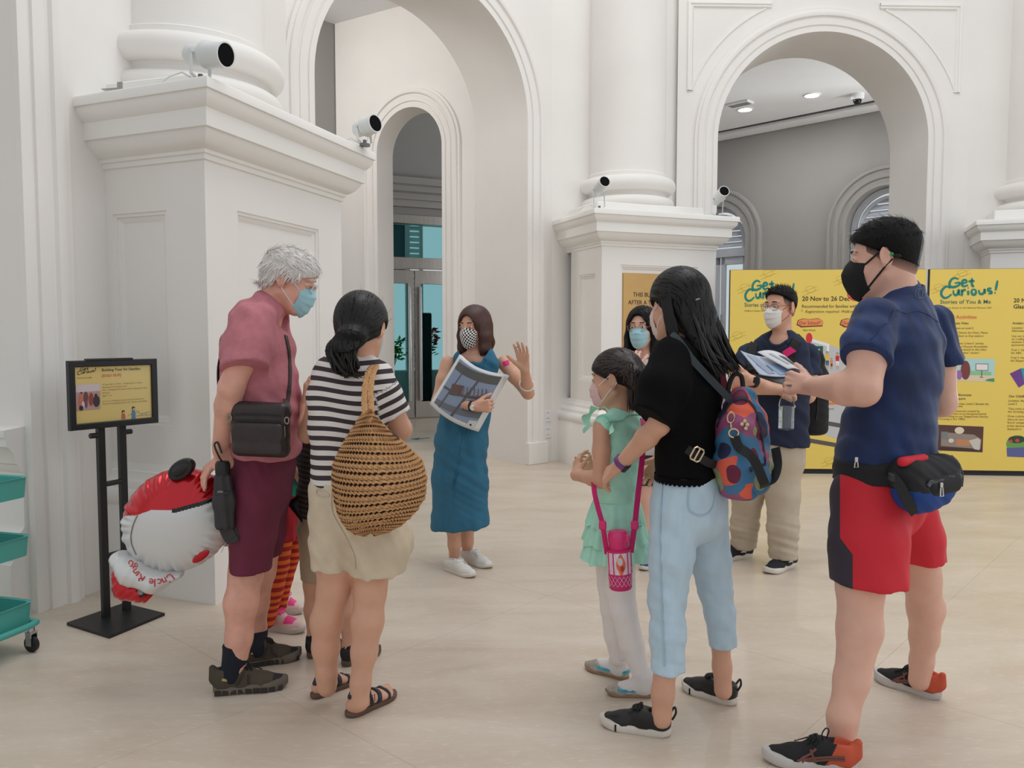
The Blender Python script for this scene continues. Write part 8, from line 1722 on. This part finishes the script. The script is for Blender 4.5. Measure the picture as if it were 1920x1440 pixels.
# ================================================================ children half hidden on the left
def kid_girl():
    fg = Fig('child in red and orange striped tights half hidden by the elderly man', 3.7, ground(520, 1170)); p = fg.p; S = fg.S; f = unit((1, -.05, 0)); rt = unit((f[1], -f[0], 0)); H = fg.head(p(515, 703), (.98, -.1, -.12), .90); fg.neck(p(522, 760), .036, .04)
    fg.torso(S, [(528, 772, 0, .10, .055), (534, 830, 0, .10, .06), (540, 900, 0, .095, .06)], rt); fg.arm(p(528, 780, -.12), p(536, 850, -.13), p(566, 900, -.10), (.032, .028, .028, .02)); fg.arm(p(530, 780, .12), p(540, 850, .13), p(572, 890, .08), (.032, .028, .028, .02))
    fg.hand(p(566, 900, -.10), (.7, .2, -.6), (.3, .8, .3), (0, 0, 1), .72, (35, 38, 40, 42)); fg.hand(p(572, 890, .08), (.8, -.2, -.5), (.2, -.8, .3), (0, 0, 1), .72, (30, 32, 34, 36)); fg.leg([p(540, 960, -.06), p(520, 1070, -.06), p(503, 1155, -.04)], [.04, .028, .02]); fg.leg([p(554, 960, .06), p(543, 1065, .08), p(528, 1130, .12)], [.03, .018, .015]); fg.body(M_SKIN_B, .009)
    T = SDF(); fg.torso(T, [(524, 765, 0, .07, .045), (530, 785, 0, .115, .07), (536, 840, 0, .115, .075), (546, 890, 0, .12, .085), (550, 935, 0, .13, .09)], rt, .03)
    for d in (-.12, .12): T.chain([p(529, 785, d), p(534, 830, d * 1.08)], [.05, .05], .02)
    T.cut(p(545, 922), (0, 0, -1), .003); T.build('green_top', mat('emerald_top', (22, 156, 128), .8, var=(12, .08)), fg.root, .008)
    T = SDF(); fg.torso(T, [(544, 915, 0, .11, .075), (541, 965, 0, .13, .085), (538, 1003, 0, .145, .095)], rt, .02); T.cut(p(540, 1003), (0, 0, -1), .003); T.fold(folds(.006, .05, (.3, .9, 0), 101)); T.build('red_skirt', mat('crimson_skirt', (176, 26, 44), .8, var=(10, .1)), fg.root, .008)
    T = SDF(); L1 = [p(534, 985, -.06), p(524, 1060, -.06), p(514, 1105, -.06), p(501, 1165, -.045)]; L2 = [p(558, 985, .06), p(550, 1040, .07), p(537, 1085, .09), p(527, 1138, .12)]
    T.chain(L1, [.044, .043, .042, .034], .012); T.chain(L2, [.040, .034, .030, .026], .012); V, Q = T.mesh(.006); 
    st = V[:, 2] + .02 * (V[:, 0] - p(520, 1080)[0]) + .004 * np.sin(V[:, 2] * 40); obj('striped_tights', V, Q, None, fg.root, mats=[stripes_mat('tights_stripes', 'st', .0365, (222, 104, 36), (158, 30, 32), .5)], attrs={'st': st})
    Mp = mat('sneaker_pink_grey', (214, 184, 180), .7, bump=(200, .2)); Mk = mat('sneaker_hot_pink', (226, 62, 132), .6)
    for hl, to, sd in ((ground(488, 1176), ground(573, 1188), 1), (ground(512, 1144), ground(569, 1152), -1)):
        root, g, bv, uo, q, L = shoe(fg, hl, to, Mp, mat('sneaker_sole_grey', (190, 180, 172), .7), 'runner', sd, th=.024, laces=Mk, collar=.08); me = uo.data; cc = np.array([np.array(pp.center) for pp in me.polygons]) + origin_of(uo); fy = (cc - q(0, 0, 0)) @ unit(to - hl); me.materials.append(Mk); me.polygons.foreach_set('material_index', (((fy < L * .42) & (cc[:, 2] > .04)) | ((fy > L * .60) & (fy < L * .78) & (cc[:, 2] > .045))).astype(np.int32)); me.update()
    fg.mask(M_SURG, M_SURG2, True); fg.glasses(mat('glasses_red', (176, 40, 52), .4), .024, .018, .002)
    fg.hair_cap(M_HAIR, .013, (.55, -.02), .0, lambda S_: S_.chain([H(0, -.08, -.02), H(0, -.09, -.10), H(0, -.085, -.14)], [(.06, .03), (.05, .028), (.03, .015)], .03, fg.HR[:, 0]), face=[(0, .125, -.002, .09, .06, .066)]); fg.tufts(fg.hairV, fg.hairQ, M_STRAND, 500, lambda pp, n_: -fg.HR[:, 2] - fg.HR[:, 1] * .3, (.05, .08), .005, fg.hair_o, 45, lift=.03, seg=4, follow=bvh_of(fg.hairV, fg.hairQ))
kid_girl()
def kid_boy():
    fg = Fig('child in brown striped tee and beige shorts in front of the striped woman', 3.4, ground(620, 1240)); p = fg.p; S = fg.S; f = unit((.55, .83, 0)); rt = unit((f[1], -f[0], 0)); H = fg.head(p(632, 738), (.6, .78, -.1), .90); fg.neck(p(622, 795), .036, .042)
    fg.torso(S, [(614, 808, 0, .10, .055), (608, 870, 0, .10, .065), (606, 950, 0, .10, .07)], rt); fg.arm(p(582, 815, .04), p(576, 890, .05), p(588, 945, -.02), (.034, .028, .028, .021)); fg.arm(p(646, 815, -.06), p(652, 890, -.05), p(650, 930, .08), (.034, .028, .028, .021)); fg.hand(p(588, 945, -.02), (.1, -.1, -1), (.8, -.2, 0), (.2, -1, 0), .74, (40, 42, 45, 48)); fg.hand(p(650, 930, .08), (0, .8, -.6), (-.8, .2, 0), (0, .3, 1), .74, (30, 32, 35, 38))
    fg.leg([p(592, 1040, .03), p(590, 1095, .03), p(590, 1145, .03), p(589, 1200, .03), p(589, 1222, .03)], [.065, .045, .042, .028, .028]); fg.leg([p(646, 1040, -.02), p(650, 1095, -.04), p(655, 1150, -.06), p(656, 1215, -.07), p(656, 1238, -.07)], [.065, .045, .042, .030, .028]); fg.body(M_SKIN_B, .009)
    T = SDF(); a = p(584, 812, .04); b = p(577, 868, .05); T.chain([a, b, b + unit(b - a) * .03], [.05, .052, .052], .02); T.trim(b, b - a, .1); a = p(644, 812, -.06); b = p(651, 868, -.05); T.chain([a, b, b + unit(b - a) * .03], [.05, .052, .052], .02); T.trim(b, b - a, .1)
    fg.torso(T, [(618, 796, 0, .07, .05), (613, 812, 0, .115, .07), (608, 870, 0, .118, .082), (606, 930, 0, .122, .09), (606, 985, 0, .128, .095)], rt, .03); T.cut(p(606, 968), (0, 0, -1), .003); T.fold(folds(.003, .07, (.4, .2, .8), 111)); V, Q = T.mesh(.007); obj('t_shirt', V, Q, None, fg.root, mats=[stripes_mat('brown_stripes', 'st', .021, (84, 72, 68), (48, 40, 42), .55)], attrs={'st': V[:, 2] + .05 * (V[:, 0] - p(606, 870)[0])})
    T = SDF(); fg.torso(T, [(606, 950, 0, .115, .085), (607, 990, 0, .125, .095)], rt, .03); T.chain([p(592, 1000, .03), p(594, 1093, .03)], [.075, .066], .02); T.chain([p(640, 1000, -.02), p(648, 1100, -.03)], [.078, .068], .02); T.cut(p(610, 1090), (0, 0, -1), .003); T.fold(folds(.004, .08, (.6, .3, .4), 112)); T.build('shorts', mat('khaki_shorts', (176, 158, 134), .85, var=(14, .08)), fg.root, .008)
    Mk = mat('sandal_shoe_black', (26, 26, 30), .7)
    for ak, hl, to, sd in ((p(589, 1203, .03), ground(576, 1236), ground(640, 1212), -1), (p(656, 1218, -.07), ground(641, 1251), ground(714, 1224), 1)):
        T = SDF(); v = unit(to - hl); L = np.linalg.norm(to - hl); T.chain([ak + np.array([0, 0, .02]), ak, hl + v * L * .24 + np.array([0, 0, .06])], [.034, .034, .033], .012); T.build('sock', M_SOCK, fg.root, .006); shoe(fg, hl, to, Mk, mat('boy_sole_brown', (96, 76, 64), .8), 'sneaker', sd, th=.026, laces=Mk, collar=.075)
    fg.mask(M_SURG, M_SURG2, True); fg.hair_cap(M_HAIR, .013, (.6, .0), .0, face=[(0, .125, .005, .09, .06, .06)], thin=.006); fg.tufts(fg.hairV, fg.hairQ, M_STRAND, 400, lambda pp, n_: -fg.HR[:, 2] + fg.HR[:, 1] * .4, (.02, .03), .004, fg.hair_o, 46, lift=.2, seg=2)
    root = empty('folder', p(575, 993, -.06), 'black folder held between the child and the elderly man', 'folder'); sheet('cover', [p(537, 943, -.04), p(580, 914, -.04), p(612, 960, -.0), p(578, 995, -.06)], (0, 0, 0), M_BLACK, root, 6, 6, .004); sheet('back_cover', [p(539, 945, -.02), p(582, 916, -.02), p(613, 962, .02), p(580, 996, -.04)], (0, 0, 0), M_BLACK, root, 6, 6, .004)
kid_boy()
# ================================================================ things of the man in navy: sheet and waist pack
def reading_sheet():
    p = fg_blue.p; Mp = mat('leaflet_white', (222, 224, 226), .35, coat=.2); root = empty('leaflet', p(1500, 706, .06), 'folded museum leaflet in the hand of the man in navy tee', 'leaflet')
    A = [p(1388, 657, .26), p(1470, 668, .22), p(1508, 702, .02), p(1424, 702, .10)]; o, fn = sheet('page', A, (0, 0, -.012), mat('leaflet_blue', (178, 190, 208), .35, coat=.2), root, thick=.0015)
    N = np.array([0, 0, 0]); 
    for q, c in (([(.10, .10), (.30, .08), (.42, .86), (.24, .9)], (150, 164, 186)), ([(.40, .4), (.75, .36), (.86, .9), (.5, .92)], (150, 172, 204)), ([(.34, .50), (.40, .50), (.44, .74), (.38, .76)], (60, 76, 120)), ([(.45, .52), (.52, .51), (.54, .70), (.48, .72)], (60, 76, 120)), ([(.14, .5), (.22, .48), (.30, .84), (.24, .86)], (90, 104, 140))): print_on(fn, 'leaflet_print', c, q, root, .0014)
    B = [p(1420, 662, .25), p(1471, 668, .22), p(1509, 701, .02), p(1478, 694, .06)]; B = [b + np.array([0, 0, .004]) for b in B]; o, f2 = sheet('page', B, (0, 0, .012), Mp, root, thick=.0015)
    for q, c in (([(.50, .30), (.80, .30), (.92, .74), (.62, .74)], (60, 62, 84)), ([(.2, .2), (.34, .2), (.44, .8), (.3, .8)], (176, 180, 188))): print_on(f2, 'leaflet_print', c, q, root, .0016)
    C = [p(1410, 702, .14), p(1500, 703, .04), p(1482, 724, .0), p(1448, 716, .08)]; sheet('page', C, (0, 0, 0), mat('leaflet_back_grey', (92, 90, 94), .5), root, thick=.002)
    sheet('page', [p(1500, 700, .02), p(1540, 711, .04), p(1540, 714, .04), p(1500, 708, .02)], (0, 0, 0), Mp, root, thick=.001)
reading_sheet()
def waist_pack():
    p = fg_blue.p; f = unit((-.8, .6, 0)); rt = unit((f[1], -f[0], 0)); Mb = mat('pack_black', (24, 24, 27), .75, bump=(240, .25)); Mbl = mat('pack_blue', (14, 62, 134), .75, bump=(240, .25)); Mz = mat('zip_pull', (212, 210, 206), .3, .7)
    root = empty('waist_pack', p(1735, 968, -.1), 'black and blue waist pack strapped round the man in navy tee', 'waist pack')
    T = SDF(); fg_blue.torso(T, [(1660, 858, .01, .196, .162), (1662, 888, .015, .200, .166), (1664, 910, .02, .198, .164)], rt, .02); T.cut(p(1640, 852), (-.12, 0, 1), .006); T.cut(p(1600, 898), (.05, 0, -1), .006)
    T.fold(folds(.003, .06, (.4, .2, 1), 121)); T.build('hip_belt', Mb, root, .006)
    c = p(1734, 908, -.16); X = unit(np.array([.86, .42, -.02])); Yn = np.cross(X, (0, 0, 1)); Z = unit(np.array([-.16, -.05, 1.0])); Z = unit(Z - X * np.dot(Z, X)); Yn = np.cross(X, Z); Yn = Yn if Yn[1] < 0 else -Yn
    T = SDF(); T.seg(c - X * .085 + Z * .040, c + X * .085 + Z * .045, (.055, .060), (.050, .055), .03, Z); T.seg(c - X * .06 - Z * .02, c + X * .07 - Z * .005, (.060, .066), (.050, .058), .04, Z); T.seg(c - X * .03 - Z * .055, c + X * .04 - Z * .045, (.034, .050), (.030, .045), .04, Z); T.fold(folds(.003, .06, (.6, .2, .8), 122))
    V, Q = T.mesh(.005); l = (V[Q].mean(1) - c); zz = l @ Z; xx = l @ X; fm = (zz < -.022 - xx * .10 + .018 * (xx > .02)).astype(int); obj('pack_body', V, Q, Mb, root, mats=[Mb, Mbl], fm=fm); bv = bvh_of(V, Q)
    T = SDF(); T.seg(c - X * .045 + Z * .0 + Yn * .052, c + X * .075 + Z * .012 + Yn * .050, (.034, .022), None, .02, Z); T.build('front_pocket', Mb, root, .005)
    mb = MB(); P = [c + X * a + Z * (.022 + .1 * a) + Yn * .09 for a in (-.07, -.03, .02, .06, .10)]; drape(mb, P, bv, .014, .004); mb.build('zip', mat('zip_grey', (70, 72, 76), .5), root)
    a = np.array(bv.find_nearest(Vector(c - X * .022 + Z * .014 + Yn * .1))[0]) + Yn * .012; mb = MB().box(a, (.012, .006, .016), X, Yn, Z, bev=.002); mb.tube([a - Z * .008 + X * s_ * .006 + Yn * .002 for s_ in (-1,)] + [a - Z * .034 - X * .010 + Yn * .004, a - Z * .034 + X * .004 + Yn * .004, a - Z * .008 + X * .006], .0022, 6); mb.build('zip_pull', Mz, root)
    a = p(1606, 862, -.225); mb = MB().box(a, (.010, .006, .016), bev=.002); mb.tube([a - np.array([.004, 0, .008]), a - np.array([.006, 0, .024]), a - np.array([-.006, 0, .024]), a - np.array([-.004, 0, .008])], .002, 6); mb.build('zip_pull', Mz, root)
    mb = MB(); band(mb, [p(1668, 890, -.25), p(1686, 910, -.26), p(1702, 940, -.25), p(1716, 962, -.22)], (.028, 0, .016), .005, 5); mb.build('compression_strap', Mb, root); MB().box(p(1672, 896, -.262), (.028, .012, .026), unit((.8, .2, -.4)), (0, 1, 0), bev=.004).build('buckle', M_BLACK, root)
    mb = MB(); mb.tube(spline([p(1782, 855, -.05), p(1795, 868, -.06), p(1803, 890, -.06), p(1802, 912, -.06)], 6), .006, 8); mb.build('cord', M_BLACK, root)
    mb = MB()
    for i in range(7): q = lerp(p(1779, 858, -.085), p(1792, 886, -.085), i / 6); mb.sphere(q, (.006, .004, .004), 8, 6)
    mb.build('bead_chain', mat('bead_gold', (196, 160, 90), .4, .4), root, kind='stuff')
    T = SDF(); T.seg(p(1692, 866, -.235), p(1732, 859, -.19), .016, .014, .01); T.build('red_waistband', mat('red_cloth', (206, 30, 48), .7), root, .005)
waist_pack()
